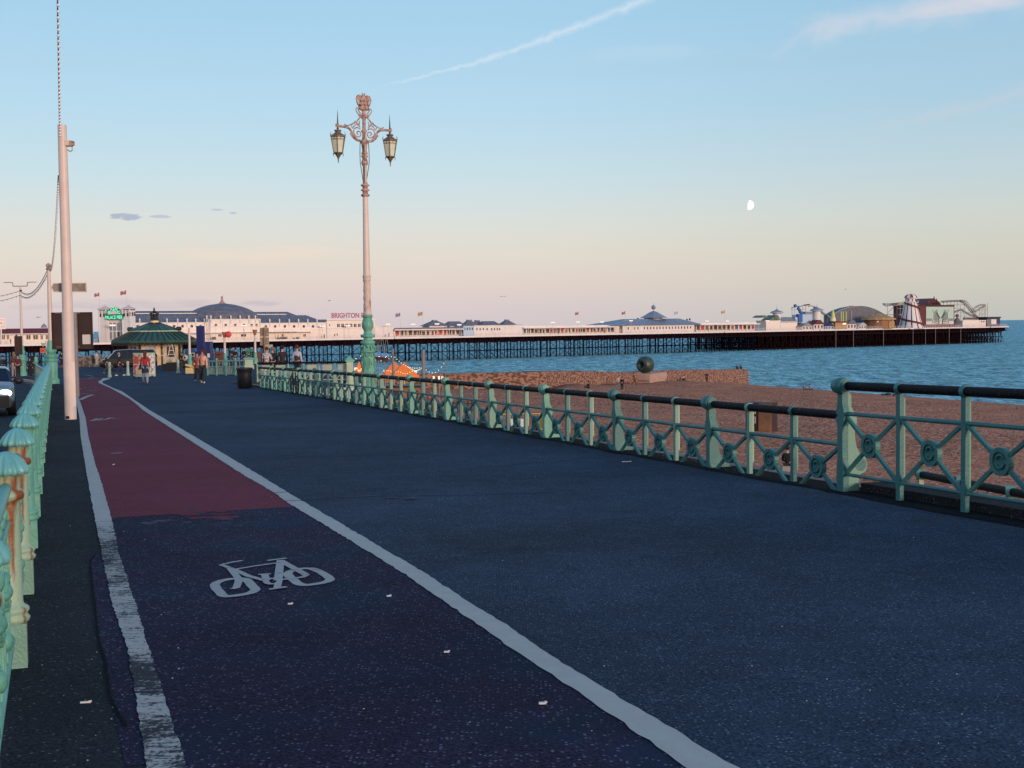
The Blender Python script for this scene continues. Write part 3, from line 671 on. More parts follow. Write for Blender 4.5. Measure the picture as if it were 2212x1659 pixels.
railing(root2,d_p0-12*1.,d_p0-.05,[d_p0,d_p0-3,d_p0-6,d_p0-9],1.,1.19,.88,.20,.55,('blackr','teal','pale'),d_p0-12*1.)
p1=post_mb(1.19,'teal').mesh('post')
for i in (0,3,6,9):
    o=bpy.data.objects.new('post',p1);COL.objects.link(o);o.parent=root2;o.location=rail_pt(d_p0-i*1.);o.rotation_euler=(0,0,RZ)
pl=mb('side')                         # dark plinth behind the raised section
a=[xy(d_p0-14,V0+.16),xy(d_p0-.1,V0+.16),xy(d_p0-.1,V0+.5),xy(d_p0-14,V0+.5)];z=[12-prof(d_p0-14),12-prof(d_p0)]
pl.add([(*a[0],z[0]-.3),(*a[1],z[1]-.3),(*a[2],z[1]-.3),(*a[3],z[0]-.3),(*a[0],z[0]+.09),(*a[1],z[1]+.10),(*a[2],z[1]+.10),(*a[3],z[0]+.09)],[(0,1,5,4),(1,2,6,5),(2,3,7,6),(3,0,4,7),(4,5,6,7)])
tag(pl.build('kerb'),kind='structure')
# weeds along the railing foot
wd=mb(cloth((.06,.075,.035),'dry_weed'))
for i in range(520):
    d=random.choice([random.uniform(12,35),random.uniform(12.5,16),random.uniform(15,19)]);v=V0+random.uniform(-.02,.3)+random.gauss(0,.02);x,y=xy(d,v);z=12-prof(d)-.02;h=random.uniform(.02,.09);a=random.random()*6.28
    wd.add([(x+.004*math.cos(a),y+.004*math.sin(a),z),(x-.004*math.cos(a),y-.004*math.sin(a),z),(x+random.gauss(0,.03),y+random.gauss(0,.03),z+h)],[(0,1,2)])
tag(wd.build('weeds'),kind='stuff')
# ---------------------------------------------------------------- landward railing
lr=thing('railing','pale green railing of fluted-cap columns along the roadside, rust streaks on the nearest ones','railing')
VL=-.27
def colm(k,kb_):
    m=mb(kb_);m.box((0,0,.12),(.165,.165,.26));m.use(k)
    m.lathe([(.072,.24),(.098,.255),(.103,.275),(.09,.29),(.09,.30),(.100,.312),(.098,.33),(.075,.345),(.068,.36),(.064,.90),(.066,.92),(.088,.935),(.092,.955),(.088,.975),(.068,.99),(.072,1.04),(.078,1.07),(.10,1.075)],n=20)
    m.use('capg');m.lathe([(.082,1.066),(.122,1.07),(.131,1.088),(.122,1.11),(.10,1.14),(.066,1.17),(.03,1.19),(.001,1.195)],n=72,flute=14,fd=.17)
    return m
cm=[colm('rusty','pale').mesh('column'),colm('green','green').mesh('column')]
m=mb('green')
sp=2.2
m.tube([(.06,0,.99),(sp-.06,0,.99)],.028,10);m.tube([(.06,0,.80),(sp-.06,0,.80)],.018,8);m.tube([(.06,0,.16),(sp-.06,0,.16)],.024,8)
for i in range(1,13):
    x=sp*i/13;m.box((x,0,.48),(.016,.02,.62))
for cx_ in (sp*.25,sp*.5,sp*.75):
    m.lathe([(.05,-.02),(.085,-.028),(.10,0),(.085,.028),(.05,.02)],(cx_,0,.55),12,'y');m.ball((cx_,0,.55),.045,8,6)
    for q in range(6):a=q*math.pi/3;m.ball((cx_+.075*math.cos(a),0,.55+.075*math.sin(a)),.03,6,4,(1,1.3,1))
    for zz_ in (.30,.74):m.ball((cx_,0,zz_),.04,8,5,(1,1,1.4))
for q in range(8):
    x=sp*(q+.5)/9+.04;m.ball((x,0,.89),.038,6,5,(1,.6,1))
pn=skew(m,.0135).mesh('panel')
mr_=mb('rusty');mr_.v=list(m.v);mr_.f=m.f;mr_.mi=m.mi;mr_.sm=m.sm
d=dv((-2.80,6.84))[0]-sp
i=0
while d<75.4:
    ex=.9 if i==0 else 0.
    x,y=xy(d-ex,VL);z=12-prof(d-ex)
    o=bpy.data.objects.new('column',cm[0] if i<3 else cm[1]);COL.objects.link(o);o.parent=lr;o.location=(x,y,z);o.rotation_euler=(0,0,RZ)
    o=bpy.data.objects.new('panel',pn);COL.objects.link(o);o.scale=((sp+ex)/sp,1,1);o.parent=lr;o.location=(x,y,z);o.rotation_euler=(0,0,RZ)
    d+=sp;i+=1
DEND=d
# ---------------------------------------------------------------- main ornate lamp post
LY=39.;lpx=797
def lz(y):return at(lpx,y,LY).z
base=at(lpx,860,LY);LX=base.x
lamp=thing('lamp_post','tall ornate twin-lantern post with a crown crest on a sea-green base beside the railing','street lamp',(LX,LY,0),math.radians(34))
K=.00283*1.0
def pr8(l):return [(w_*K/2,lz((1000+y*.3618)/1.8445)) for y,w_ in l][::-1]
zb=G(LX,LY)-2.2
m=mb('green');pb=pr8([(1125,142),(1340,150),(1500,168),(1512,182),(1560,190)])
oct_=[(r,z) for r,z in pb];z0=oct_[0][1]
m.lathe([(.36,zb),(.36,z0-.25),(.31,z0-.22),(.31,z0-.02)]+oct_,n=8,smooth=False,ph=math.pi/8)
for k in range(8):                       # raised framed panels on the octagon
    a=k*math.pi/4;zz0,zz1=lz((1000+1480*.3618)/1.8445),lz((1000+1340*.3618)/1.8445)
    for za,zb_ in ((lz(840),lz(800)),(lz(797),lz(772)),(lz(769),lz(762))):
        r=.93*(.23+.035*(lz(762)-(za+zb_)/2)/1.0);r=.205+.028*(lz(762)-(za+zb_)/2)
        c_=(math.cos(a)*r,math.sin(a)*r,(za+zb_)/2)
        m.box(c_,(.022,.11,abs(zb_-za)*.8),rz=a);m.ball((math.cos(a)*(r+.012),math.sin(a)*(r+.012),(za+zb_)/2),.035,8,6,(.6,1,2.0))
m.lathe(pr8([(1120,146),(1112,160),(1098,158),(1090,136),(1030,134),(1024,156),(1006,164),(998,158),(985,120),(968,92),(958,96),(946,150),(934,160),(922,146),(912,98),(900,86),(880,84),(870,98),(858,104),(846,124),(800,128),(770,112),(745,96),(736,92),(730,108),(716,116),(708,110),(702,94)]),n=24)
for k in range(12):                      # rope twist and garland
    a=k*math.pi/6;zt=lz((1000+934*.3618)/1.8445);m.tube([(math.cos(a)*.20,math.sin(a)*.20,zt-.04),(math.cos(a+.35)*.222,math.sin(a+.35)*.222,zt+.03)],.02,6)
    zt=lz((1000+1050*.3618)/1.8445);m.ball((math.cos(a)*.205,math.sin(a)*.205,zt-.03*(k%2)),.05,8,6,(1,1,.9))
    if k%2:m.ball((math.cos(a)*.215,math.sin(a)*.215,zt-.10),.035,6,5,(1,1,1.5))
    zt=lz((1000+810*.3618)/1.8445);m.ball((math.cos(a)*.155,math.sin(a)*.155,zt),.035,6,6,(1,1,2.6))
m.build('pedestal',lamp)
m=mb('creamold');m.lathe(pr8([(704,90),(698,96),(682,94),(676,88),(668,92),(660,86)]),n=20)
sh=pr8([(662,84),(330,76)]);n=28;z1,z2=sh[0][1],sh[-1][1];rs=[]
vs=[];fs=[];mm_=30
for i in range(mm_+1):
    t=i/mm_;z=z1+(z2-z1)*t;r0=sh[0][0]+(sh[-1][0]-sh[0][0])*t
    for k in range(n):
        a=2*math.pi*k/n;r=r0*(1+.05*math.sin(3*a+t*22)+.025*math.sin(5*a-t*31));vs.append((r*math.cos(a),r*math.sin(a),z))
for i in range(mm_):
    for k in range(n):fs.append((i*n+k,i*n+(k+1)%n,(i+1)*n+(k+1)%n,(i+1)*n+k))
m.add(vs,fs,True)
m.lathe(pr8([(332,82),(322,90),(312,86),(296,86),(284,92),(276,96),(268,84)]),n=20)
m.build('embossed_sleeve',lamp)
K7=.0026*1.0
def l7(y):return lz((330+y*.3314)/1.8445)
m=mb('creamold');m.use('cream');zt=l7(1365);z0=lz((1000+272*.3618)/1.8445);m.lathe([(.118,z0),(.112,z0+.05),(.084,zt)],n=32,flute=12,fd=.07)
m.build('fluted_shaft',lamp)
m=mb('copper')
m.lathe([(w_*K7/2,l7(y)) for y,w_ in [(1370,70),(1358,104),(1345,106),(1335,66),(1305,66),(1296,104),(1284,104),(1274,66),(1246,66),(1238,104),(1226,106),(1214,60),(1190,52)]],n=20)
m.use('creamold');m.lathe([(w_*K7/2,l7(y)) for y,w_ in [(1192,48),(1010,48),(990,60)]],n=16)
m.use('copper');m.lathe([(w_*K7/2,l7(y)) for y,w_ in [(992,56),(980,74),(955,84),(930,64),(905,54),(890,76),(876,86),(866,60),(858,64),(846,86),(834,60),(820,54),(740,70),(716,100),(700,112),(680,60),(660,50),(600,46),(590,70),(575,70),(560,44),(440,40),(420,70),(400,76),(384,56),(370,50),(340,40)]],n=20)
m.build('upper_column',lamp)
# scroll arms, in the plane of local x-z
ar=mb('copper')
def q(x,y):return ((x-605)*K7,0,l7(y))
def mirror(f):
    for s_ in (-1,1):f(s_)
def cur(pts,r,n=6):                      # catmull in plane
    P_=[Vector(p) for p in pts];o=[]
    for j in range(len(P_)-1):
        a,b,c_,e=P_[max(j-1,0)],P_[j],P_[j+1],P_[min(j+2,len(P_)-1)]
        for t in [i/5 for i in range(5)]:o.append(.5*((2*b)+(c_-a)*t+(2*a-5*b+4*c_-e)*t*t+(3*b-a-3*c_+e)*t**3))
    o.append(P_[-1]);return o
for s_ in (-1,1):
    def Q(dx,y):return (s_*dx*K7*1.1,0,l7(y))
    for pts,r in (([(40,700),(90,690),(130,640),(150,600),(185,560),(235,548),(290,545),(330,545)],.026),
                  ([(40,420),(66,440),(90,475),(130,500),(180,525),(215,530),(235,515)],.014),
                  ([(330,560),(338,540),(330,522),(316,528)],.014),
                  ([(45,560),(75,545),(110,555),(125,590),(115,630),(80,655),(50,645),(40,612),(55,590),(80,592),(88,612),(72,626)],.013),
                  ([(60,500),(95,510),(125,535),(140,560)],.012),([(50,460),(58,500),(50,540)],.011),([(60,440),(85,480),(70,520),(50,530)],.010),
                  ([(150,600),(165,625),(150,640),(132,632)],.014),([(60,700),(95,700),(140,665),(162,625)],.012),([(90,500),(100,470),(118,480),(112,500)],.009),([(130,560),(150,540),(146,520)],.009)):
        ar.tube(cur([Q(*p) for p in pts],r),r*1.45,6)
ar.build('scroll_bracket',lamp)
cr_=mb('copper')
for s_ in (-1,1):
    def Q(dx,y):return (s_*dx*K7,0,l7(y))
    for pts,r in (([(30,400),(60,385),(64,400),(30,404)],.018),([(66,385),(92,360),(104,330),(90,305),(76,315)],.011),([(40,370),(62,350),(76,320)],.012),([(70,270),(88,235),(94,200),(80,165),(50,155),(30,165)],.016),
                  ([(50,250),(66,210),(60,180),(40,185)],.014),([(20,160),(14,140),(16,124)],.012)):
        cr_.tube(cur([Q(*p) for p in pts],r),r*1.6,6)
cr_.lathe([(.03,l7(350)),(.09,l7(335)),(.17,l7(325)),(.19,l7(300)),(.18,l7(285)),(.165,l7(270)),(.14,l7(255)),(.13,l7(235)),(.12,l7(215)),(.10,l7(190)),(.06,l7(170)),(.03,l7(155)),(.02,l7(140))],n=16,flute=8,fd=.2,sy=.45);cr_.lathe([(.12,l7(250)),(.17,l7(235)),(.19,l7(205)),(.17,l7(175)),(.08,l7(160))],n=12,flute=6,fd=.35,sy=.3)
for k in range(8):a=k*math.pi/4;cr_.ball((.19*math.cos(a),.10*math.sin(a),l7(265)),.035,8,6);cr_.ball((.15*math.cos(a),.08*math.sin(a),l7(215)),.03,8,6)
for s_ in (-1,1):cr_.ball((s_*.205,0,l7(185)),.038,8,6,(1,.8,1.5));cr_.ball((s_*.12,0,l7(165)),.036,8,6)
cr_.build('crown_crest',lamp)
fin=mb('red');fin.box((0,0,l7(393)),(.30,.05,.028));fin.build('red_band',lamp)
cb=mb('spike')
for s_ in (-1,1):cb.tube([(s_*.145,0,l7(715)),(s_*.16,0,l7(850)),(s_*.155,0,l7(960)),(s_*.05,.02,l7(1200))],.013,6)
cb.tube([(.0,-.04,l7(560)),(-.05,-.08,l7(700)),(-.05,-.07,l7(1200))],.012,6)
cb.build('stay_cable',lamp)
def lantern():
    r_=[];g=mb('iron');zt=l7(660);s6=math.pi/6
    g.lathe([(.02,l7(560)),(.045,l7(575)),(.03,l7(590)),(.12,l7(594)),(.125,l7(606)),(.09,l7(610)),(.10,l7(625)),(.15,l7(640)),(.235,l7(660)),(.255,l7(668)),(.255,l7(678)),(.235,l7(684))][::-1],n=6,smooth=False)
    g.lathe([(.01,l7(985)),(.02,l7(950)),(.03,l7(930)),(.05,l7(915)),(.10,l7(885)),(.150,l7(872)),(.162,l7(866)),(.15,l7(860))],n=6,smooth=False)
    rt,rb=.236,.150
    for k in range(6):
        a=k*math.pi/3;ta=Vector((rt*math.cos(a),rt*math.sin(a),l7(682)));ba=Vector((rb*math.cos(a),rb*math.sin(a),l7(864)));g.bar(ta,ba,.018,.018)
        a2=(k+1)*math.pi/3;tb=Vector((rt*math.cos(a2),rt*math.sin(a2),l7(682)));bb_=Vector((rb*math.cos(a2),rb*math.sin(a2),l7(864)))
        g.bar(ta.lerp(ba,.14),tb.lerp(bb_,.14),.012,.022)
        for fr_ in ((0,.14),) :
            g.bar(ta.lerp(tb,.5).lerp(ba.lerp(bb_,.5),fr_[0]),ta.lerp(tb,.5).lerp(ba.lerp(bb_,.5),fr_[1]),.008,.008)
        g.tube([ta+Vector((0,0,.0)),ta*1+Vector((math.cos(a)*.03,math.sin(a)*.03,.10)),ta+Vector((math.cos(a)*-.005,math.sin(a)*-.005,.17))],[.012,.008,.002],5)
        g.tube([ba,ba+Vector((math.cos(a)*.03,math.sin(a)*.03,-.06)),ba+Vector((math.cos(a)*.0,math.sin(a)*.0,-.13))],[.010,.007,.002],5)
    gl=mb('glass');gl.lathe([(rb*.95,l7(862)),(rt*.95,l7(684))],n=6,smooth=False)
    sp_=mb('spike');sp_.lathe([(.022,l7(575)),(.03,l7(545)),(.026,l7(520)),(.016,l7(440)),(.002,l7(345))],n=8)
    return g,gl,sp_
for s_ in (-1,1):
    g,gl,sp_=lantern();off=s_*.90
    o=g.build('lantern',lamp,loc=(off,0,0));gl.build('pane',o);sp_.build('spike',o)
# ---------------------------------------------------------------- tall pole with sign, cable and camera
pb_=gnd(153,906);Yp=pb_.y
def pz(px,py):return at(px,py,Yp)
tp=at(134,270,Yp)
pole=thing('pole','tall thick cream pole with a small camera and a direction sign beside the cycle lane','pole',pb_)
lean=(tp-pb_)
m=mb('cream');h1=(at(146,712,Yp)-pb_).length/lean.length
def pp(t):return lean*t
m.tube([pp(0),pp(.365)],.142,24);m.tube([pp(.365),pp(.368)],.15,24);m.tube([pp(.368),pp(.372)],.12,24);m.tube([pp(.37),pp(1)],[.128,.105],24)
m.box(pp(.12)+Vector((.11,-.08,0)),(.10,.05,1.1),rz=.5);m.build('shaft',pole)
m=mb('black');m.box(pp(.004)+Vector((-.03,-.13,.03)),(.09,.04,.07));m.build('base_slot',pole)
zs_=(at(146,621,Yp)-pb_).z;sx0=pp(zs_/lean.z)
def sg(px,py):v=at(px,py,Yp)-pb_;return (v.x,v.z)
m=mb('signgrey');m.prism([sg(107,621),sg(112,612),sg(182,611),sg(183,630),sg(113,630)],.13,.15);m.use('cream');
pts=[sg(107,621),sg(112,612),sg(182,611),sg(183,630),sg(113,630)]
for a,b in zip(pts,pts[1:]+pts[:1]):m.bar((a[0],.122,a[1]),(b[0],.122,b[1]),.025,.022)
m.build('direction_sign',pole,label='grey back of the arrow-ended direction sign')
m=mb('copper');v=at(150,309,Yp)-pb_
m.use('cream');m.box((v.x-.02,v.y,v.z),(.13,.16,.12));m.use('copper');m.box((v.x+.07,v.y-.02,v.z-.01),(.08,.15,.10));m.box((v.x,v.y,v.z-.07),(.14,.12,.03))
m.tube(cur([(v.x+.06,v.y,v.z-.08),(v.x+.06,v.y,v.z-.18),(v.x,v.y,v.z-.2),(v.x-.05,v.y,v.z-.16)],.01),.012,6)
m.bar((v.x-.2,v.y-.02,v.z+.03),(v.x,v.y,v.z+.03),.02,.03);m.bar((v.x-.2,v.y-.02,v.z-.03),(v.x,v.y,v.z-.04),.02,.03)
m.build('security_camera',pole)
# festoon cable rising from the pole top and on to the far posts
def festoon(pts,lb,rr,br,sp_,cat='string of lights',k='bulbc',grp='festoon cables along the promenade'):
    m=mb('wire');m.tube(pts,rr,5);o=m.build('light_string');tag(o,lb,cat,grp)
    L_=0;b=MB();b.use(k);acc=0
    for a,c_ in zip(pts,pts[1:]):
        a,c_=Vector(a),Vector(c_);l_=(c_-a).length;t=sp_-acc
        while t<l_:
            p=a.lerp(c_,t/l_);q=bpy.data.objects.new;b.use('wire');b.tube([p,p-Vector((0,0,br*1.0))],br*.5,6);b.use(k);b.ball(p+Vector((br*.3,0,-br*1.7)),br,8,6);t+=sp_
        acc=(acc+l_)%sp_
    tag(b.build('bulb',o),kind='stuff')
    return o
top=pb_+pp(.96)+Vector((-.02,-.13,0));A_=at(123,-60,Yp-9);pts=[]
for i in range(17):
    t=i/16;p=top.lerp(A_,t);p.z-=math.sin(math.pi*t)*.15;pts.append(p)
festoon(pts,'dark festoon cable with clear bulbs rising out of frame from the cream pole',.011,.032,.27)
# grey pole with big dark board seen from behind
gp=gnd(167,857);gt=at(161,676,gp.y)
sgn=thing('road_sign','big dark brown back of a road sign on a grey pole behind the cream pole','road sign',gp)
m=mb('greym');m.tube([(0,0,0),(gt-gp)*1.0],.088,16);m.build('pole',sgn)
def b2(px,py,dy=.14):v=at(px,py,gp.y+dy)-gp;return v
m=mb('brown');c0=b2(113,755);c1=b2(199,674);cx_,cz_=(c0.x+c1.x)/2,(c0.z+c1.z)/2
m.box((cx_,.16,cz_),(c1.x-c0.x,.03,c1.z-c0.z))
for z in (c1.z-.02,c0.z+.02):m.box((cx_,.13,z),(c1.x-c0.x-.01,.04,.035))
for x in (c0.x+.02,c1.x-.02):m.box((x,.13,cz_),(.035,.04,c1.z-c0.z-.01))
m.build('board',sgn)
m=mb('greym')
for y_ in (676,749):
    v=b2(172,y_);m.box((v.x-.12,.1,v.z),(.28,.05,.035));m.box((c0.x+.25,.12,v.z),(.2,.03,.02))
m.build('bracket',sgn)
v=b2(187,733);m=mb('paper');m.box((v.x,.135,v.z),(.26,.012,.33));m.use('cream')
for x,z,a,b in ((0,.17,.29,.02),(0,-.17,.29,.02),(.14,0,.02,.34),(-.14,0,.02,.34)):m.box((v.x+x,.13,v.z+z),(a,.02,b))
m.build('notice',sgn)
# ---------------------------------------------------------------- far lamp columns at the road bend
def plinth_lamp(px,ybase,ytop,yped,rs,name_label,kind):
    g=gnd(px,ybase);o=thing('lamp_column',name_label,'street lamp',g)
    def zq(y):return at(px,y,g.y).z-g.z
    h=zq(ytop);hp=zq(yped);m=mb('green');R_=rs
    m.lathe([(R_*1.25,-.1),(R_*1.25,.25),(R_*1.05,.3),(R_,.35),(R_,hp*.50),(R_*1.15,hp*.53),(R_*1.2,hp*.56),(R_*.95,hp*.58),(R_*1.15,hp*.62),(R_*1.2,hp*.66),(R_*.7,hp*.70),(R_*.9,hp*.74),(R_*.95,hp*.80),(R_*.65,hp*.86),(R_*.62,hp*.95),(R_*.55,hp)],n=8 if kind=='old' else 12,smooth=kind!='old')
    m.build('pedestal',o)
    m=mb('cream');m.tube([(0,0,hp),(-.0,0,h*.72),(0,0,h)],[R_*.42,R_*.34,R_*.27],14)
    m.build('shaft',o);return o,h,zq,g
o,h,zq,g=plinth_lamp(112.5,829,583,735,.34,'cream lamp column without lanterns on a green pedestal at the end of the roadside railing','old')
m=mb('copper');m.lathe([(.10,h-.02),(.15,h+.02),(.17,h+.06),(.12,h+.1),(.10,h+.14),(.14,h+.18),(.16,h+.25),(.13,h+.32),(.05,h+.37)],n=12);m.build('finial',o)
P107=g+Vector((0,0,h+.15))
o2,h2,zq2,g2=plinth_lamp(49.5,812,618,747,.26,'slim cream lamp column with two modern lamp heads at the bend of the road','new')
m=mb('greym');z=h2
m.tube([(0,0,z-.6),(0,0,z)],.07,10);m.tube([(-.55,0,z),(.55,0,z)],.035,8)
for s_ in (-1,1):m.tube([(s_*.55,0,z),(s_*.58,0,z+.28),(s_*.8,0,z+.30)],.035,8);m.box((s_*.98,0,z+.30),(.55,.16,.05),ry=s_*-.0)
m.build('twin_arm',o2)
m=mb('black');m.ball((.08,-.08,z-.35),.08);m.build('sensor',o2)
P48=g2+Vector((0,0,h2-.6))
def cat(a,b,sag,n=22):
    a,b=Vector(a),Vector(b);r=[]
    for i in range(n+1):
        t=i/n;p=a.lerp(b,t);p.z-=4*sag*t*(1-t);r.append(p)
    return r
festoon(cat(pb_+pp(.83)+Vector((-.13,0,0)),P107,.9,26),'festoon cable sagging from the cream pole down to the lamp column behind it',.014,.035,.35)
festoon(cat(P107,P48+Vector((0,0,.25)),.75),'upper festoon cable swinging from the lamp column to the twin-headed lamp',.018,.04,.6)
festoon(cat(P107-Vector((0,0,.25)),P48-Vector((0,0,.1)),.65),'lower festoon cable swinging from the lamp column to the twin-headed lamp',.018,.04,.6)
festoon(cat(P48+Vector((0,0,.25)),at(-40,644,g2.y-5),.12,8),'upper festoon cable leaving the frame left of the twin-headed lamp',.018,.04,.6)
festoon(cat(P48-Vector((0,0,.1)),at(-40,655,g2.y-5),.12,8),'lower festoon cable leaving the frame left of the twin-headed lamp',.018,.04,.6)
# ---------------------------------------------------------------- black bin at the end of the railing
g=gnd(529,839);bn=thing('litter_bin','large round black litter bin at the lower end of the long railing','bin',g)
m=mb('black');m.lathe([(.25,0),(.30,.05),(.315,.60),(.325,.78),(.34,.80),(.34,.84),(.30,.86),(.22,.86)],n=28);m.build('body',bn)
m=mb('black');m.lathe([(.335,.80),(.35,.82),(.35,.87),(.26,.885),(.25,.80)],n=28);m.build('rim',bn)
# dark bicycle-like clutter leaning on the railing: a chained black bicycle
# ---------------------------------------------------------------- the pier
PHI=math.atan(.75);CA,SA=math.cos(PHI),math.sin(PHI)
def ps(px,lat=0.):
    r=ray(px,703);t=r[0]/r[1];return (t*(471+CA*lat)+SA*lat)/(CA-SA*t)
def pw(s,lat):return (s*CA-lat*SA,471+s*SA+lat*CA)
def pz_(px,py,lat=0.):
    s=ps(px,lat);return at(px,py,pw(s,lat)[1]).z
def px2(x,y,ox,oy,k):return ((ox+x*k)/1.8445,(oy+y*k)/1.8445)
DK=lambda s:8.5     # deck level
def pthing(name,label,cat,px=None,lat=0,group=None,s=None,z=None,rz=0.):
    s=ps(px,lat) if s is None else s;x,y=pw(s,lat)
    return thing(name,label,cat,(x,y,DK(s) if z is None else z),PHI+rz,group)
def H(px,py,lat,o):return pz_(px,py,lat)-o.location.z
pier=pthing('pier','long Victorian pleasure pier on dark iron legs, crossing the sea behind the beach','pier',s=0,z=0)
s0,s1,sh_=-300,ps(2176),ps(1640)
m=mb('pdeck')
def strip(m,a,b,l0,l1,z0,z1):
    n=max(1,int((b-a)/20));
    for i in range(n):
        u,v=a+(b-a)*i/n,a+(b-a)*(i+1)/n;zu,zv=DK(u),DK(v)
        m.add([(u,l0,zu+z0),(v,l0,zv+z0),(v,l1,zv+z0),(u,l1,zu+z0),(u,l0,zu+z1),(v,l0,zv+z1),(v,l1,zv+z1),(u,l1,zu+z1)],[(3,2,1,0),(4,5,6,7),(0,1,5,4),(2,3,7,6),(1,2,6,5),(3,0,4,7)])
strip(m,s0,sh_,.3,24,-.5,0);strip(m,sh_,s1-2,.3,48,-.5,0);m.build('deck',pier)
m=mb('fasc')
a=s0
random.seed(3)
while a<s1:
    b=a+random.uniform(14,26);b=min(b,s1);o_=random.choice([0,0,.6,-.0]);strip(m,a,b-.05,-.25-o_,.3,-.46,.14);
    a=b
m.build('fascia',pier)
m=mb('pierd')
strip(m,s0,s1,.1,.5,-2.3,-2.05);strip(m,s0,s1,.2,.45,-.62,-.27)
a=s0
while a<s1:
    z=DK(a);m.bar((a,.15,z-2.2),(a+1.6,.15,z-.4),.12,.12);m.bar((a+1.6,.15,z-.4),(a+3.2,.15,z-2.2),.12,.12);m.box((a,.2,z-1.2),(.16,.2,1.8));a+=3.2
strip(m,s0,s1,1.5,1.8,-2.2,-.5)
strip(m,s0,s1,14,14.4,-2.2,-.5)
m.build('truss_girder',pier)
# bents
def bent(w_,rows,kk='pierb'):
    m=mb(kk)
    for li,lat in enumerate(rows):
        for x in (-w_/2,w_/2):
            m.tube([(x,lat,-2.5),(x,lat,8.1)],.21 if lat<2 else .17,6);m.tube([(x,lat,5.9),(x,lat,6.2)],.3,6)
        m.tube([(-w_/2,lat,3.0),(w_/2,lat,3.0)],.10,5);m.tube([(-w_/2,lat,6.1),(w_/2,lat,6.1)],.12,5)
        m.tube([(-w_/2,lat,3.1),(w_/2,lat,6.0)],.055,4);m.tube([(-w_/2,lat,6.0),(w_/2,lat,3.1)],.055,4)
        m.tube([(-w_/2,lat,.2),(w_/2,lat,2.9)],.055,4);m.tube([(-w_/2,lat,2.9),(w_/2,lat,.2)],.055,4)
    m.tube([(-w_/2,rows[0],5.9),(-w_/2,rows[-1],.5)],.055,4);m.tube([(w_/2,rows[-1],5.9),(w_/2,rows[0],.5)],.055,4)
    m.tube([(-w_/2,rows[0],3.0),(-w_/2,rows[-1],3.0)],.08,4)
    return m
bme=bent(3.2,(.4,15)).mesh('trestle')
a=s0+4;i=0
while a<sh_-2:
    o=bpy.data.objects.new('trestle',bme);COL.objects.link(o);o.parent=pier;o.location=(a,0,0)
    a+=4.75 if i%9 else 7.2;i+=1
# dense legs under the pier head
def hbent(n):
    m=mb('pierd')
    for lat in (.3,5,10,15,20,26,32,38,44):
        for x in (0,2.6):
            if lat>.5 and x and random.random()<.2:continue
            m.tube([(x,lat,-2.5),(x,lat,8.2)],.24 if lat>1 else .2,6)
        m.tube([(0,lat,.8),(2.6,lat,6.4)],.11,4);m.tube([(0,lat,6.2),(5.2,lat,1)],.11,4);m.box((2.6,lat,6.1),(5.2,.3,.3))
        if lat>3:m.box((2.6,lat,6.9),(5.2,.5,1.1));m.tube([(1.3,lat,-1),(1.3,lat,7)],.16,5)
        m.tube([(0,lat,.6),(5.2,lat,.6)],.14,4);m.tube([(0,lat,3.2),(5.2,lat,3.2)],.12,4)
    m.tube([(0,.3,6),(0,44,1)],.14,4);m.tube([(2.6,44,6),(2.6,.3,1)],.14,4);m.tube([(0,20,6),(0,.3,1)],.12,4)
    m.box((0,22,3.2),(.3,44,.3));m.box((2.6,22,5.6),(.3,44,.5))
    return m
hm=[hbent(0).mesh('leg_cluster') for _ in range(3)]
a=sh_;i=0
while a<s1-5.3:
    o=bpy.data.objects.new('leg_cluster',hm[i%3]);COL.objects.link(o);o.parent=pier;o.location=(a,0,0);a+=5.2;i+=1
m=mb('greym')                        # rusty pale front piles that stand out on the head
for px in (3050+1240*.226,3050+1550*.226,3050+2080*.226,3500+555*.2486,3500+755*.2486,3500+915*.2486,3500+1135*.2486,3500+1320*.2486):
    s=ps(px/1.8445,-.2);m.tube([(s,-.2,-2),(s,-.2,8.2)],.12,6)
m.build('front_pile',pier)
# deck railing
m=mb('fasc');a=s0
while a<s1:
    z=DK(a);m.box((a,-.1,z+.62),(.07,.07,1.1));
    a+=2.2
for up in (1.15,.62):
    n=20
    for i in range(n):
        u,v=s0+(s1-s0)*i/n,s0+(s1-s0)*(i+1)/n;m.bar((u,-.1,DK(u)+up),(v,-.1,DK(v)+up),.05,.05)
a=ps(1640)
while a<s1:m.box((a,-.1,DK(a)+.8),(.06,.06,1.5));a+=1.1
m.build('railing',pier)
# ---- flags and deck lamps
def flag(px,pytop,lat,k1,lb,k2=None,yb=None,w_=1.6,fh=.95,dirx=-1,name='flagpole'):
    q_=1.4 if px<700 else 1.3 if px<1200 else 1.15;w_*=q_;fh*=q_
    o=pthing(name,lb,'flag',px,lat,'flags flying from poles on the pier')
    h=H(px,pytop,lat,o);m=mb('cream');m.tube([(0,0,0 if yb is None else H(px,yb,lat,o)),(0,0,h)],[.07,.035],6);m.build('pole',o)
    f=mb(k1);n=6;vs=[];fs=[]
    for i in range(n+1):
        t=i/n
        for j in range(4):vs.append((dirx*t*w_,.12*math.sin(t*7)*t,h-.05-j*fh/3-t*.42*w_*.5+.05*math.sin(t*9+j)))
    for i in range(n):
        for j in range(3):fs.append((i*4+j,i*4+j+1,i*4+j+5,i*4+j+4))
    f.add(vs,fs)
    if k2:
        f.use(k2)
        f.add([(dirx*w_*.3,-.03,h-.30),(dirx*w_*.75,-.05,h-.42),(dirx*w_*.75,-.05,h-.66),(dirx*w_*.3,-.03,h-.56)],[(0,1,2,3)])
    f.build('flag',o);return o
R_='c_r'
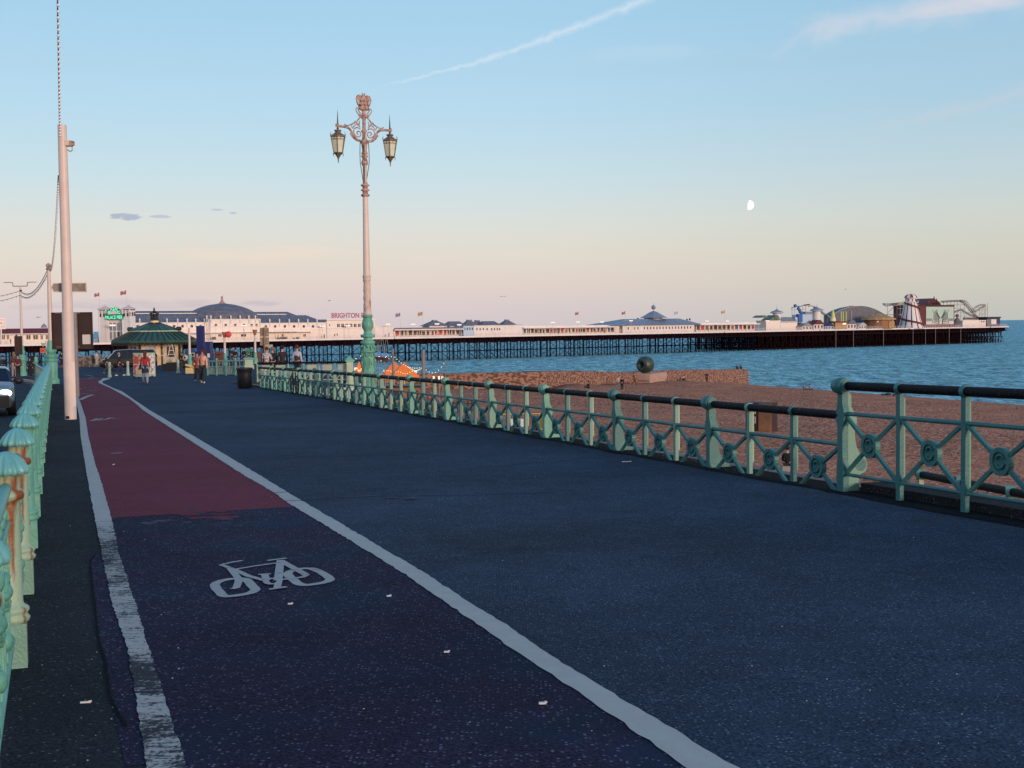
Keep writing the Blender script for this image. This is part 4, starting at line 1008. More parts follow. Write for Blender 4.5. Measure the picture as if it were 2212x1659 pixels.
M['flagr']=mat('faded_red_flag',(.33,.10,.12),.8,.2,3);M['flagg']=mat('grey_purple_flag',(.22,.18,.24),.8,.2,3);M['flagy']=mat('rust_yellow_flag',(.42,.24,.13),.8,.2,3);M['flagb']=mat('pale_blue_flag',(.36,.36,.46),.8,.2,3)
flag(216.5,632,5,'flagr','small red flag on the left tower of the pier entrance','paper',yb=666,w_=1.1,fh=.7)
flag(274.5,627,5,'flagr','small red flag on the right tower of the pier entrance','paper',yb=664,w_=1.3,fh=.8)
flag(865,675,6,'flagg','dark grey flag nearest the big lamp post, left of its neighbour','paper',w_=1.5)
flag(913.5,673,6,'flagy','dark and yellow striped flag, second from the big lamp post','flagg',w_=1.6)
flag(1250,673,6,'flagr','red flag alone on the long white colonnade of the pier','paper',w_=1.5)
flag(1351,672,8,'flagr','red flag over the left end of the blue-grey roofed pavilion','paper',w_=1.7)
flag(1464,672,8,'flagb','pale blue flag over the right end of the blue-grey roofed pavilion',None,w_=1.8)
flag(1566,670,8,'flagy','orange-brown flag between the pavilion and the funfair','paper',w_=2.1)
def plamp(px,py,lat,lb):
    o=pthing('lamp_post',lb,'lamp',px,lat,'white globe lamps along the pier deck');h=H(px,py,lat,o)
    m=mb('cream');m.tube([(0,0,0),(0,0,h)],.06,6);m.build('pole',o);m=mb('litw')
    for dx in (-.55,0,.55):m.ball((dx*1.2,0,h+.05),.36,8,6,(1,1,.8))
    m.use('cream');m.box((0,0,h-.25),(1.3,.08,.08));m.build('globe',o)
PL_=[(38,None)]
for px,py,lb in ((243,703,'lamp before the arches of the pier entrance'),(527,704,'lamp before the tall bay of the arcade, under the dome\'s right half'),(696,705,'lamp before the right wing of the arcade'),(752,704,'lamp in front of the flat-roofed building with the sign'),
        (838,701,'lamp in front of the plain white block right of the big lamp post'),(892,701,'lamp in front of the open shop row, left one'),(944,700,'lamp in front of the leftmost small grey roof'),(992,702,'lamp between the two hipped grey roofs'),(1194,697,'lamp at the right end of the small grey roofs'),(1248,696,'lamp below the lone red flag'),(1300,696,'lamp just left of the blue-grey roofed pavilion'),(1363,693,'lamp in front of the pavilion roof, left'),(1410,0,''),(1527,694,'lamp just right of the blue-grey roofed pavilion'),(1571,694,'lamp below the orange-brown flag')):
    if lb:plamp(px,py,1.2,'white globe '+lb)
# ---- generic block in pier frame
def blk(m,pxa,pxb,ya,yb,lat,dep,o):
    a,b=ps(pxa,lat),ps(pxb,lat);s_=ps_o[o.name];z0,z1=H((pxa+pxb)/2,yb,lat,o),H((pxa+pxb)/2,ya,lat,o)
    m.box(((a+b)/2-s_,dep/2+(lat-lat_o[o.name]),(z0+z1)/2),(b-a,dep,z1-z0))
ps_o={};lat_o={}
def pt(name,label,cat,px,lat,**k):
    o=pthing(name,label,cat,px,lat,**k);ps_o[o.name]=ps(px,lat);lat_o[o.name]=lat;return o
def loc(o,px,py,dl=0.):
    """point in o's frame seen at a pixel, dl metres nearer/farther than its front"""
    lat=lat_o[o.name]+dl;return Vector((ps(px,lat)-ps_o[o.name],dl,H(px,py,lat,o)))
# ---- entrance with the lit arch
e=thing('entrance_building','white twin-towered pier entrance with a lit green arched sign','building',(*pw(ps(252,3),3),8.5),PHI-math.radians(52))
EY=e.location.y;QE=EY/F/.1005;e.scale=(QE,QE,QE);cth=math.cos(e.rotation_euler.z);
def ez(py):return (at(252,py,EY).z-8.5)/QE
sc=.1005;W=(262-222)*sc/cth*.98   # facade between tower centres
xl,xr=-(252-222)*sc/cth,(279-252)*sc/cth*.95
m=mb('white')
m.box(((xl+xr)/2,.9,(ez(693)+0)/2),(xr-xl,1.2,ez(693)));m.box(((xl+xr)/2,.9,(ez(680)+ez(693))/2),(xr-xl,1.2,ez(680)-ez(693)))
m.build('front_wall',e)
def arch(cx,w_,z0,z1,y,k,m):
    m.use(k);p=[(cx-w_/2,z0),(cx+w_/2,z0),(cx+w_/2,z1-w_/2)]+[(cx+w_/2*math.cos(a),z1-w_/2+w_/2*math.sin(a)) for a in [math.pi*i/8 for i in range(1,8)]]+[(cx-w_/2,z1-w_/2)];m.prism(p,y,y+.12)
M['shadegrey']=mat('grey_recess',(.22,.24,.26),.7,.15,1)
tw=1.8
for i,x in enumerate((xl,xr)):
    m=mb('white');zt=ez(667.5)
    m.box((x,.6,zt/2),(tw,2.2,zt));
    for sx_ in (-tw/2,tw/2):m.box((x+sx_,-.52,zt/2),(.22,.16,zt))
    m.box((x,.6,zt),(tw+.5,2.7,.16));m.build('tower',e)
    m=mb('cream');m.lathe([(1.75,zt+.08),(.9,zt+.35),(.15,zt+.78),(.05,zt+1.1)],(x,.6,0),4,smooth=False,ph=math.pi/4);m.build('roof',e)
    m=MB()
    for xx in (-.42,.42):
        arch(x+xx,.34,ez(684),ez(676),-.58,'dark' if i==0 else 'dark',m)
        arch(x+xx,.26,ez(675),ez(671.5),-.58,'shadegrey',m)
    m.use('dred')
    for yy in (-.4,.6,1.4):
        m.box((x+tw/2+.03,yy-.0,ez(679)),(.10,.45,ez(674)-ez(682)))
    m.box((x+tw/2+.02,.6,ez(669.5)),(.08,2.0,.18));m.box((x,-.52,ez(669.5)),(1.5,.08,.16));m.build('window',e)
m=MB()
for i in range(4):
    x=xl+1.5+(xr-xl-3.0)*i/3;arch(x,.62,ez(714),ez(697),.25,'shadegrey',m);arch(x,.5,ez(735),ez(716),.22,'shadegrey' if i<2 else 'dark',m)
m.build('arched_opening',e)
m=mb('white');cx0=(xl+xr)/2;R1=(xr-xl-tw)/2*1.12;zc_=ez(686)
m.prism([(cx0+R1*math.cos(math.pi*i/20),zc_+(ez(662)-zc_)*math.sin(math.pi*i/20)) for i in range(21)],-.42,-.2);m.build('arch_board',e)
m=mb('kgreen');n=20;r0,r1=.70,.96
pts=[(cx0+R1*r1*math.cos(math.pi*(i+1.)/22),zc_+(ez(663)-zc_)*r1*math.sin(math.pi*(i+1.)/22)) for i in range(21)]+[(cx0+R1*r0*math.cos(math.pi*(i+1.)/22),zc_+(ez(663)-zc_)*r0*math.sin(math.pi*(i+1.)/22)) for i in range(20,-1,-1)]
m.prism(pts,-.52,-.43);m.box((cx0,-.58,ez(684.5)),(xr-xl-tw+.5,.16,ez(679)-ez(690)));m.build('sign_board',e)
for i,ch in enumerate('BRIGHTON'):
    a=math.pi*(1-(i+.9)/8.8);rr=.83;x=cx0+R1*rr*math.cos(a);z=zc_+(ez(663)-zc_)*rr*math.sin(a)
    t=text_mesh(ch,.95,.03,'litg','letter',e,(x-.0,-.6,z-.33),(math.pi/2,-(a-math.pi/2)*.8*-1,0),bold=.02)
    t.rotation_euler=(math.pi/2,0,0);t.rotation_euler=(Matrix.Rotation(-(math.pi/2-a)*.75*-1*-1,4,'Y')@Matrix.Rotation(math.pi/2,4,'X')).to_euler()
t=text_mesh('PALACE PIER',.92,.03,'litg','lettering',e,(cx0,-.72,ez(689)),(math.pi/2,0,0),bold=.02)
# scale lettering to the board
bw=max(v.co.x for v in t.data.vertices)-min(v.co.x for v in t.data.vertices);k_=(xr-xl-tw+.3)/bw;t.scale=(k_,1.15,1)
# ---- arcade hall with dome
lat=3.
ar_=pt('arcade_hall','long cream arcade hall with a wide grey dome and round windows','building',481,lat)
def L(px,py,dl=0.):return loc(ar_,px,py,dl)
a=L(288,697).x;b=L(450,697).x;c_=L(556,690).x;d_=L(705,697).x
zw=L(481,697).z;zw2=L(500,689.5).z
zA=lambda x,py:H(0,0,0,ar_) if 0 else None
def zat(px,py,dl=0.):return L(px,py,dl).z
m=mb('wall')
for u,v,z1,dl in ((a,b,zat(370,697),0),(b,c_,zat(500,689.5,-1.5),-1.5),(c_,d_,zat(630,697.5),0)):
    m.box(((u+v)/2,10+dl/2,z1/2),(v-u,20-dl,z1))
m.build('wall',ar_)
m=mb('wall')                         # canopy and pilasters
for px in list(range(300,450,19)):m.box((L(px,700).x,-.06,zat(370,697)/2+.1),(.16,.14,zat(370,697)))
for px in range(574,704,19):m.box((L(px,700).x,-.06,zat(630,697.5)/2+.1),(.16,.14,zat(630,697.5)))
for px in range(451,560,15):m.box((L(px,700,-1.5).x,-1.56,zat(500,689.5,-1.5)/2+.1),(.2,.14,zat(500,689.5,-1.5)))
for u,v,z_,dl in ((a,b,zat(370,697),0),(b,c_,zat(500,689.5,-1.5),-1.5),(c_,d_,zat(630,697.5),0)):
    m.box(((u+v)/2,dl-.12,z_-.05),(v-u+.2,.24,.22));m.box(((u+v)/2,dl-.1,z_-2.2),(v-u,.2,.16))
m.build('pilaster',ar_)
m=mb('ledge');zc1=zat(500,718,-3);m.use('fasc')
m.box(((b+c_)/2-6,-2.2,zc1),(c_-b+38,2.2,.14));m.box(((c_+d_)/2-4,-1.2,zat(630,717,-2)),(d_-c_-4,2.4,.14))
m.build('canopy',ar_)
def zr(px,py,dl):return L(px,py,dl).z
def roofseg(m,u,v,z0,z1,y0,y1,hip0=0,hip1=0):
    ym=(y0+y1)/2
    m.add([(u,y0,z0),(v,y0,z0),(v,y1,z0),(u,y1,z0),(u+hip0,ym-2,z1),(v-hip1,ym-2,z1),(v-hip1,ym+2,z1),(u+hip0,ym+2,z1)],[(0,1,5,4),(1,2,6,5),(2,3,7,6),(3,0,4,7),(4,5,6,7)])
m=mb('slate')
roofseg(m,a,b+1,zat(370,697)+.02,zat(370,680,6),.3,16,.5,0);roofseg(m,a+1,b+4,zat(370,680,7)-.1,zat(400,671.5,9),6,16,0,0)
roofseg(m,c_-1,d_,zat(630,697)+.02,zat(630,681,6),.3,16,0,4.5);roofseg(m,c_-6,d_-8,zat(620,681,7)-.1,zat(620,673.5,9),6,16,0,2)
m.build('roof',ar_)
m=mb('seam')
for u,v in ((a,b),(c_,d_-4)):
    n=int((v-u)/1.1)
    for i in range(n+1):
        x=u+(v-u)*i/n;m.bar((x,.28,zat(370,697)+.05),(x,5.9,zat(370,681,6)+.03),.05,.05)
m.use('white');m.box(((a+b)/2,5.95,zat(370,677,6)),(b-a,.1,.25));m.box(((c_+d_)/2-6,5.95,zat(600,679,6)),(d_-c_-12,.1,.25));m.build('roof_rib',ar_)
dxc=L(481,690,9).x;zb_=zat(481,692,6);zt_=zat(481,655.5,9);rd=(L(562,690,9).x-L(408,690,9).x)/2;dh=zt_-zb_
m=mb('slate');pr=[(rd*math.cos(t*math.pi/2/9)**.9 if t<9 else .5,zb_+dh*math.sin(t*math.pi/2/9)) for t in range(10)]
pr=[(rd,zb_-.3)]+[(rd*(1-(t/10)**1.9)**.6,zb_+dh*(t/10)) for t in range(0,10)]+[(.9,zt_)]
m.lathe(pr,(dxc,9,0),24,smooth=False,sy=.8);m.build('dome',ar_)
m=mb('slatel')
for k in range(24):
    a_=2*math.pi*k/24
    m.tube([(dxc+r*math.cos(a_)*1.003,9+r*math.sin(a_)*.8*1.003,z+.02) for r,z in pr[1:]],.05,4)
for r,z in (pr[4],pr[6],pr[8]):m.tube([(dxc+r*1.005*math.cos(q*math.pi/12),9+r*1.005*.8*math.sin(q*math.pi/12),z+.03) for q in range(25)],.04,4)
m.build('dome_rib',ar_)
m=mb('copper');zz1=zat(481,641,9);m.lathe([(1.1,zt_-.1),(.95,zt_+.25),(.5,zt_+.7),(.3,zz1-.6),(.42,zz1-.35),(.3,zz1-.1),(.5,zz1),(.1,zz1+.1)],(dxc,9,0),10);m.bar((dxc,9,zz1),(dxc+.6,9,zz1+.7),.05,.05);m.build('cupola',ar_)
m=mb('white')
for px,py,dl in [(p,696,0) for p in (302,361,384,404,423,442)]+[(p,689,-1.5) for p in (447,456,477,499,519,538,552)]+[(p,696.5,0) for p in (562,583,604,625,645,665,685)]:
    p=L(px,py,dl-.1);m.lathe([(a_*1.4,p.z-1.6+(b_+1.6)*1.0 if b_<0 else p.z+b_*1.35) for a_,b_ in ((.10,-1.5),(.11,0),(.2,.05),(.2,.15),(.10,.3),(.19,.5),(.20,.68),(.05,.9))],(p.x,dl-.1,0),8)
m.build('finial',ar_)
def roundw(m,x,y,z,r):
    r*=1.35
    m.use('fasc');m.tube([(x,y-.02,z),(x,y-.10,z)],r*1.25,16);m.use('dark');m.tube([(x,y-.11,z),(x,y-.13,z)],r,16)
pxs=[(p,704.5,0) for p in (394,414,433,357,376)]+[(p,702.5,-1.5) for p in (466,487.5,508,527,543,554)]+[(p,705,0) for p in (574,594,615,635,656,676,695,297,316,335)]
for px,py,dl in pxs:
    m=MB();p=L(px,py,dl);roundw(m,p.x,dl,p.z,.34);m.build('round_window',ar_)
for x0,x1,dl in ((520,531,-1.5),(608,613,0),(655,660,0),(471,478,-1.5)):
    m=mb('dark');p,q_=L(x0,722,dl),L(x1,727,dl);m.box(((p.x+q_.x)/2,dl-.05,(p.z+q_.z)/2),(q_.x-p.x,.1,p.z-q_.z));m.use('white');m.box(((p.x+q_.x)/2,dl-.12,(p.z+q_.z)/2),(.08,.05,p.z-q_.z));m.build('window',ar_)
m=mb('dark')
for x0,x1 in ((450,458),(597,612),(632,638)):
    p,q_=L(x0,727,0),L(x1,734,0);m.box(((p.x+q_.x)/2,-2.6,(p.z+q_.z)/2),(q_.x-p.x,.5,(p.z-q_.z)*.8))
m.build('terrace_table',ar_)
# ---- left of the entrance: low shore buildings of the pier
lb_=pt('promenade_building','low cream shop front with dark red roofs left of the sign board','building',60,6)
def Lb(px,py,dl=0.):return loc(lb_,px,py,dl)
m=mb('wall');u,v=Lb(-120,715).x,Lb(200,715).x;z1=Lb(60,722).z;m.box(((u+v)/2,4,z1/2),(v-u,8,z1));m.build('wall',lb_)
m=mb('fasc');m.box(((u+v)/2,-.6,z1+.1),(v-u,1.4,.22));m.build('canopy',lb_)
m=mb('dred');roofseg(m,u,v,z1+.25,Lb(60,709.5,4).z,.0,8,1,1);m.build('roof',lb_)
m=mb('slatel');p=Lb(95,708,4);m.lathe([(.95,p.z),(.9,p.z+.2),(.65,p.z+.75),(.25,p.z+1.1),(.05,p.z+1.2),(.03,p.z+1.5)],(p.x,4,0),10);m.build('turret_roof',lb_)
for x0,x1 in ((2,11),(13,20),(55,66),(70,82),(86,93),(97,104),(104,109)):
    m=mb('window');p,q_=Lb(x0,724),Lb(x1,733);m.box(((p.x+q_.x)/2,-.03,(p.z+q_.z)/2),(q_.x-p.x-.3,.1,p.z-q_.z));m.use('white');m.box(((p.x+q_.x)/2,-.1,(p.z+q_.z)/2),(.1,.06,p.z-q_.z));m.build('window',lb_)
bb=pt('billboard','cream board with faded red lettering blocks at the left edge of the photo','sign',4,4)
p,q_=loc(bb,-8,687),loc(bb,12,711);m=mb('wall');m.box(((p.x+q_.x)/2,0,(p.z+q_.z)/2),(q_.x-p.x,.3,p.z-q_.z));m.build('board',bb)
m=mb('cream');m.box(((p.x+q_.x)/2,.1,q_.z/2),(.4,.3,q_.z));m.build('post',bb)
m=mb('pink')
for px,py,w_,h_ in ((1,690,.5,.12),(4,690,.12,.4),(9,690,.12,.4),(2,697,.4,.4),(8,697,.45,.12),(5,703,.5,.12),(8,705,.12,.5),(3,706,.12,.5)):
    v_=loc(bb,px,py+1);m.box((v_.x,-.17,v_.z),(w_,.05,h_))
m.build('lettering',bb)
# ---- flat building with the big letters
sb=pt('flat_roofed_building','two-storey cream flat-roofed building with big magenta rooftop letters, behind the lamp post','building',756,4)
def Ls(px,py,dl=0.):return loc(sb,px,py,dl)
m=mb('wall')
u,v=Ls(706,700).x,Ls(810,700).x;m.box(((u+v)/2,6,Ls(756,692).z/2),(v-u,12,Ls(756,692).z));m.use('fasc');m.box(((u+v)/2,5.7,Ls(756,690.5).z),(v-u+.6,12.4,.35));m.box(((u+v)/2,-.1,Ls(756,709).z),(v-u,.3,.15));m.build('wall',sb)
m=mb('window')
for px in range(731,806,9):p=Ls(px,703);m.box((p.x,-.03,p.z),(1.0,.1,1.15))
m.use('white')
for px in range(731,806,9):p=Ls(px,703);m.box((p.x,-.09,p.z),(.1,.06,1.15));m.box((p.x+.56,-.09,p.z),(.14,.06,1.2))
m.build('window_band',sb)
for px,py,w_,h_ in ((712,702,.22,.7),(722.5,724,.4,.7),(728,723,.35,.7)):
    m=mb('dark');p=Ls(px,py);m.box((p.x,-.03,p.z),(w_,.1,h_));m.build('window',sb)
t=text_mesh('BRIGHTON PIER',1.5,.06,'pink','lettering',sb,(0,0,0),(math.pi/2,0,0),center=False,bold=.035)
xs_=[v.co.x for v in t.data.vertices];ys_=[v.co.y for v in t.data.vertices];p,q_=Ls(716,686.5,.3),Ls(802,675,.3)
kx=(q_.x-p.x)/(max(xs_)-min(xs_));ky=(q_.z-p.z)/(max(ys_)-min(ys_));t.scale=(kx,ky,1);t.location=(p.x,.3,p.z)
m=mb('white');
for py in (674.5,687):m.bar((Ls(706,py,.6).x,.6,Ls(756,py,.6).z),(Ls(803,py,.6).x,.6,Ls(756,py,.6).z),.06,.06)
for px in range(707,803,6):m.bar((Ls(px,0,.6).x,.6,Ls(756,674.5,.6).z),(Ls(px,0,.6).x,.6,Ls(756,690,.6).z),.05,.05)
m.build('letter_frame',sb)
wb=pt('white_block','plain low white block between the lettered building and the open shops','building',826,4)
m=mb('fasc');u,v=loc(wb,800,710).x,loc(wb,851,710).x;z=loc(wb,826,705).z;m.box(((u+v)/2,5,z/2),(v-u,10,z));m.box(((u+v)/2,5,z),(v-u+.4,10.4,.2));m.build('wall',wb)
# ---- open-fronted shops
def shops(px0,px1,pyr,lb,seed,n,lat=3.5,roofk='slate'):
    o=pt('shop_row',lb,'shops',(px0+px1)/2,lat);r=random.Random(seed);pm_=(px0+px1)/2
    u,v=loc(o,px0,0).x,loc(o,px1,0).x;zr_=loc(o,pm_,pyr).z
    m=mb(roofk);m.box(((u+v)/2,3.2,zr_),(v-u,7.5,.25));m.box(((u+v)/2,4,zr_+.35),(v-u,5,.5));m.build('roof',o)
    m=mb('fasc');m.box(((u+v)/2,-.62,zr_-.12),(v-u,.2,.4))
    k=u
    while k<v:m.box((k,-.3,zr_/2),(.16,.16,zr_));k+=2.6
    m.build('post',o)
    m=mb('wall');m.box(((u+v)/2,4.5,zr_/2),(v-u,4,zr_-.1));m.build('wall',o)
    for i in range(n):
        x=u+(v-u)*(i+.5)/n;w_=(v-u)/n*r.uniform(.45,.8);h_=zr_*r.uniform(.45,.65)
        m=mb(r.choice(['dark','dark','window','red','dark','blue','timb','window']));m.box((x,2.4,zr_*.25+h_/2),(w_,.3,h_));m.build('shop_front',o)
    return o
shops(851,1001,711,'row of open-fronted shops with a flat grey roof right of the plain white block',5,16)
for px,py,k,w_ in ((868,719,'blue',1.4),(928,718,'red',.5)):pass
shops(1129,1335,706.5,'long white colonnade of stalls between the small grey roofs and the pavilion',9,26,roofk='fasc')
shops(1512,1640,700,'white colonnade right of the blue-grey roofed pavilion',11,14,roofk='fasc')
hut=pt('pale_blue_hut','small pale blue hut with four windows joined to the white block','hut',1012,3)
u,v=loc(hut,1001,0).x,loc(hut,1023,0).x;z=loc(hut,1012,704).z;m=mb('pblue');m.box(((u+v)/2,3,z/2),(v-u,6,z));m.build('wall',hut)
m=mb('slatel');m.box(((u+v)/2,3,z+.08),(v-u+.3,6.4,.16));m.build('roof',hut)
for i in range(4):
    m=mb('window');x=u+(v-u)*(i+.5)/4;m.box((x,-.03,z*.72),(.5,.1,.9));m.build('window',hut)
wb2=pt('white_block','long blank cream block with a few small windows at its left end','building',1075,3)
u,v=loc(wb2,1023.5,0).x,loc(wb2,1128,0).x;z=loc(wb2,1075,702.5).z;m=mb('fasc');m.box(((u+v)/2,4,z/2),(v-u,8,z));m.use('slatel');m.box(((u+v)/2,4,z+.06),(v-u+.3,8.3,.12));m.build('wall',wb2)
for px in (1030,1037,1044,1052,1062,1068,1074,1079):
    m=mb('window');p=loc(wb2,px if px<1060 else px,711);m.box((p.x,-.03,p.z),(.5,.1,.8));m.build('window',wb2)
# ---- small hipped grey roofs
def hip(px0,px1,pyb,pyt,lat,flat,lb,cap=False):
    o=pt('hipped_roof_pavilion',lb,'pavilion',(px0+px1)/2,lat,group='small grey-roofed pavilions');pm_=(px0+px1)/2
    u,v=loc(o,px0,0).x,loc(o,px1,0).x;z0,z1=loc(o,pm_,pyb).z,loc(o,pm_,pyt).z;w_=v-u
    m=mb('fasc');m.box((0,w_*.28,z0/2),(w_*.8,w_*.5,z0));m.build('wall',o)
    m=mb('slate');f=flat*w_/2;m.add([(u,0,z0),(v,0,z0),(v,w_*.6,z0),(u,w_*.6,z0),(-f,w_*.25,z1),(f,w_*.25,z1),(f,w_*.35,z1),(-f,w_*.35,z1)],[(0,1,5,4),(1,2,6,5),(2,3,7,6),(3,0,4,7),(4,5,6,7),(3,2,1,0)]);m.build('roof',o)
    if cap:
        m=mb('slatel');m.box((0,w_*.3,z1+.1),(f*2+.5,1.2,.35));m.build('roof_cap',o)
hip(924,972,704,692.5,9,.14,'leftmost small pavilion with a capped pyramid roof',True)
hip(968,1010,704,694,12,.5,'flat-topped grey pavilion right of the leftmost capped roof')
hip(1004,1036,704,692,13,.22,'middle pavilion with a capped pyramid roof, taller of the touching pair',True)
hip(1024,1048,704,693,16,.3,'small capped roof tucked behind the middle pavilion',True)
hip(1041,1087,704,693.5,12,.5,'flat-topped grey pavilion over the blank cream block')
hip(1085,1121,704,691.5,10,.14,'rightmost capped pyramid roof, over the end of the blank cream block',True)
# ---- restaurant pavilion
rs=pt('restaurant_pavilion','wide pavilion with a folded blue-grey roof, central turret and silver ball','building',1412,4)
def Lr(px,py,dl=0.):return loc(rs,px,py,dl)
u,v=Lr(1345,0).x,Lr(1500,0).x;zw=Lr(1420,702).z;m=mb('fasc');m.box(((u+v)/2,9,zw/2),(v-u,18,zw));u0,v0=Lr(1322,0).x,Lr(1345,0).x;m.box(((u0+v0)/2,6,zw*.45),(v0-u0,8,zw*.9));m.build('wall',rs)
for i in range(22):
    if i in (0,2,5):continue
    m=mb('dark' if i!=3 else 'red');x=u+(v-u)*(i+.7)/23;m.box((x,-.03,zw*.62),(.55,.1,1.0));m.build('window',rs)
m=mb('slatel');zr1=Lr(1420,688.5,7).z;u1,v1=Lr(1316,0,0).x,Lr(1516,0,0).x;ul,vl=Lr(1362,0,7).x,Lr(1466,0,7).x
m.add([(u1,-.8,zw-.1),(v1,-.8,zw-.1),(v1,19,zw-.1),(u1,19,zw-.1),(ul,7,zr1),(vl,7,zr1),(vl,12,zr1),(ul,12,zr1)],[(0,1,5,4),(1,2,6,5),(2,3,7,6),(3,0,4,7),(4,5,6,7),(3,2,1,0)]);m.build('roof',rs)
m=mb('seam')
for i in range(10):
    t=i/9;m.bar((u1+(v1-u1)*t,-.82,zw),(ul+(vl-ul)*t,7,zr1+.05),.12,.08)
m.build('roof_seam',rs)
m=mb('slatel');px_=Lr(1412,0,9).x;zt=Lr(1412,671.5,9).z;zb_=Lr(1412,686.5,9).z;rr=(Lr(1434,0,9).x-Lr(1390,0,9).x)/2
m.lathe([(rr*.62,zr1-.5),(rr*.62,zb_)],(px_,9,0),8,smooth=False);m.lathe([(rr,zb_-.05),(rr*.62,zb_+(zt-zb_)*.4),(rr*.25,zb_+(zt-zb_)*.85),(.15,zt)],(px_,9,0),8,smooth=False);m.build('turret_roof',rs)
m=mb('slatel');m.tube([(px_,9,zt-.1),(px_,9,Lr(1412,655,9).z)],.07,6);m.ball((px_,9,Lr(1412,664,9).z),.95,14,10);m.build('silver_ball',rs)
m=mb('kdk')
for px,py in ((1378,688),(1368,692),(1490,689),(1484,690),(1393,688)):
    p=Lr(px,py,8);m.box((p.x,8,p.z-.2),(.5,.5,.9))
m.build('roof_vent',rs)
m=mb('red');p=Lr(1300,700,2);q_=pt('kiosk_box','small dark red vent box left of the pavilion','vent',1416.5*0+1416,1) if 0 else None
# ---------------------------------------------------------------- funfair on the pier head
def Q1(x,y):return ((3050+x*.226)/1.8445,(1130+y*.226)/1.8445)
def Q2(x,y):return ((3500+x*.2486)/1.8445,(1130+y*.2486)/1.8445)
def onion(o,m,p,r,dl,k='slatel'):
    m.use('white');m.lathe([(r*.75,0),(r*.75,p.z-.4)],(p.x,dl,0),10);m.use(k);m.lathe([(r*.8,p.z-.5),(r*1.25,p.z-.2),(r*1.3,p.z+.1),(r*1.0,p.z+.55),(r*.45,p.z+.95),(r*.12,p.z+1.5),(.06,p.z+1.9),(.05,p.z+3.2)],(p.x,dl,0),12);m.use('pblue');m.lathe([(r*1.3,p.z-.25),(r*1.35,p.z-.1),(r*1.3,p.z+.05)],(p.x,dl,0),12)
def pair(o,a,b,dl=0.):return loc(o,*a,dl),loc(o,*b,dl)
def boxpx(o,m,a,b,dl,dep,foot=False):
    p,q_=pair(o,a,b,dl);z1,z0=p.z,(0 if foot else q_.z);m.box(((p.x+q_.x)/2,dl+dep/2,(z0+z1)/2),(q_.x-p.x,dep,z1-z0))
o=pt('green_roofed_kiosk','low kiosk with dark green hipped roofs at the start of the funfair','kiosk',Q1(100,0)[0],6)
M['fgreen']=mat('grey_green_roofing',(.12,.16,.11),.6,.3,1.)
m=mb('wall');boxpx(o,m,Q1(10,650),Q1(240,760),0,6,True);m.build('wall',o)
m=mb('fgreen')
for x0,x1,yt,yb in ((-90,60,560,600),(60,240,600,650),(140,270,555,640)):
    p,q_=pair(o,Q1(x0,yt),Q1(x1,yb));m.prism([(p.x,q_.z),(q_.x,q_.z),((p.x*.45+q_.x*.55)+.5,p.z),((p.x*.55+q_.x*.45)-.5,p.z)],.0,5)
m.build('roof',o)
m=mb('litw');p=loc(o,*Q1(30,655));m.box((p.x,-.1,p.z),(2.5,.2,.35));m.build('lit_sign',o)
for i,(x,y,lb) in enumerate(((200,510,'white turret with a silver onion dome over the green roofs'),(905,470,'white turret with a silver onion dome right of the blue ride'))):
    o=pt('onion_dome_turret',lb,'turret',Q1(x,0)[0],8,group='onion-domed turrets of the funfair');m=MB();onion(o,m,loc(o,*Q1(x,y)),2.5 if i else 2.35,0);m.build('turret',o)
o=pt('grey_roofed_hall','low funfair hall with a grey-green roof between the first onion dome and the blue ride','building',Q1(400,0)[0],7)
m=mb('wall');boxpx(o,m,Q1(270,670),Q1(560,790),0,8,True);m.build('wall',o)
m=mb('mural');p,q_=pair(o,Q1(265,590),Q1(580,680));m.add([(p.x,-.3,q_.z),(q_.x,-.3,q_.z),(q_.x-.4,4,p.z),(p.x+.4,4,p.z),(p.x,8,q_.z),(q_.x,8,q_.z)],[(0,1,2,3),(3,2,5,4),(0,3,4),(1,5,2)]);m.build('roof',o)
o=pt('log_flume','white and blue water ride block with a curved chute over the top','ride',Q1(700,0)[0],9)
m=mb('pblue');p,q_=pair(o,Q1(510,585),Q1(1000,670));boxpx(o,m,Q1(640,545),Q1(880,700),0,6,True);p=loc(o,*Q1(515,595));q2=loc(o,*Q1(640,690));m.prism([(p.x,p.z),(q2.x,p.z),(q2.x,q2.z),(p.x+1.5,q2.z)],0,5);m.build('block',o)
m=mb('blue');boxpx(o,m,Q1(585,535),Q1(655,680),-.6,1.5);p=loc(o,*Q1(565,420));q_=loc(o,*Q1(655,540));m.bar((p.x,-.2,p.z),(q_.x-.8,-.2,q_.z),.8,1.2);m.build('tower',o)
m=mb('slatel');boxpx(o,m,Q1(705,495),Q1(855,540),-.4,2);m.build('tank',o)
m=mb('greym')
pts=[loc(o,*Q1(x,y)) for x,y in ((470,430),(560,400),(640,400),(670,385),(760,375))];m.tube([(a.x,.4,a.z) for a in pts],.2,6)
for x,y in ((480,460),(530,440),(670,420),(720,410),(600,430)):
    a=loc(o,*Q1(x,y));m.tube([(a.x,.4,a.z+1.2),(a.x,.4,a.z-2.4)],.09,4)
a=loc(o,*Q1(455,465));b_=loc(o,*Q1(720,450));m.bar((a.x,.4,a.z),(b_.x,.4,b_.z),.14,.14)
m.build('gantry',o)
m=mb('blue');a=loc(o,*Q1(530,390));m.ball((a.x,.2,a.z),.8,8,6);m.use('dred');a,b_=loc(o,*Q1(695,380)),loc(o,*Q1(785,370));m.bar((a.x,.3,a.z),(b_.x,.3,b_.z),.7,.6);m.build('boat',o)
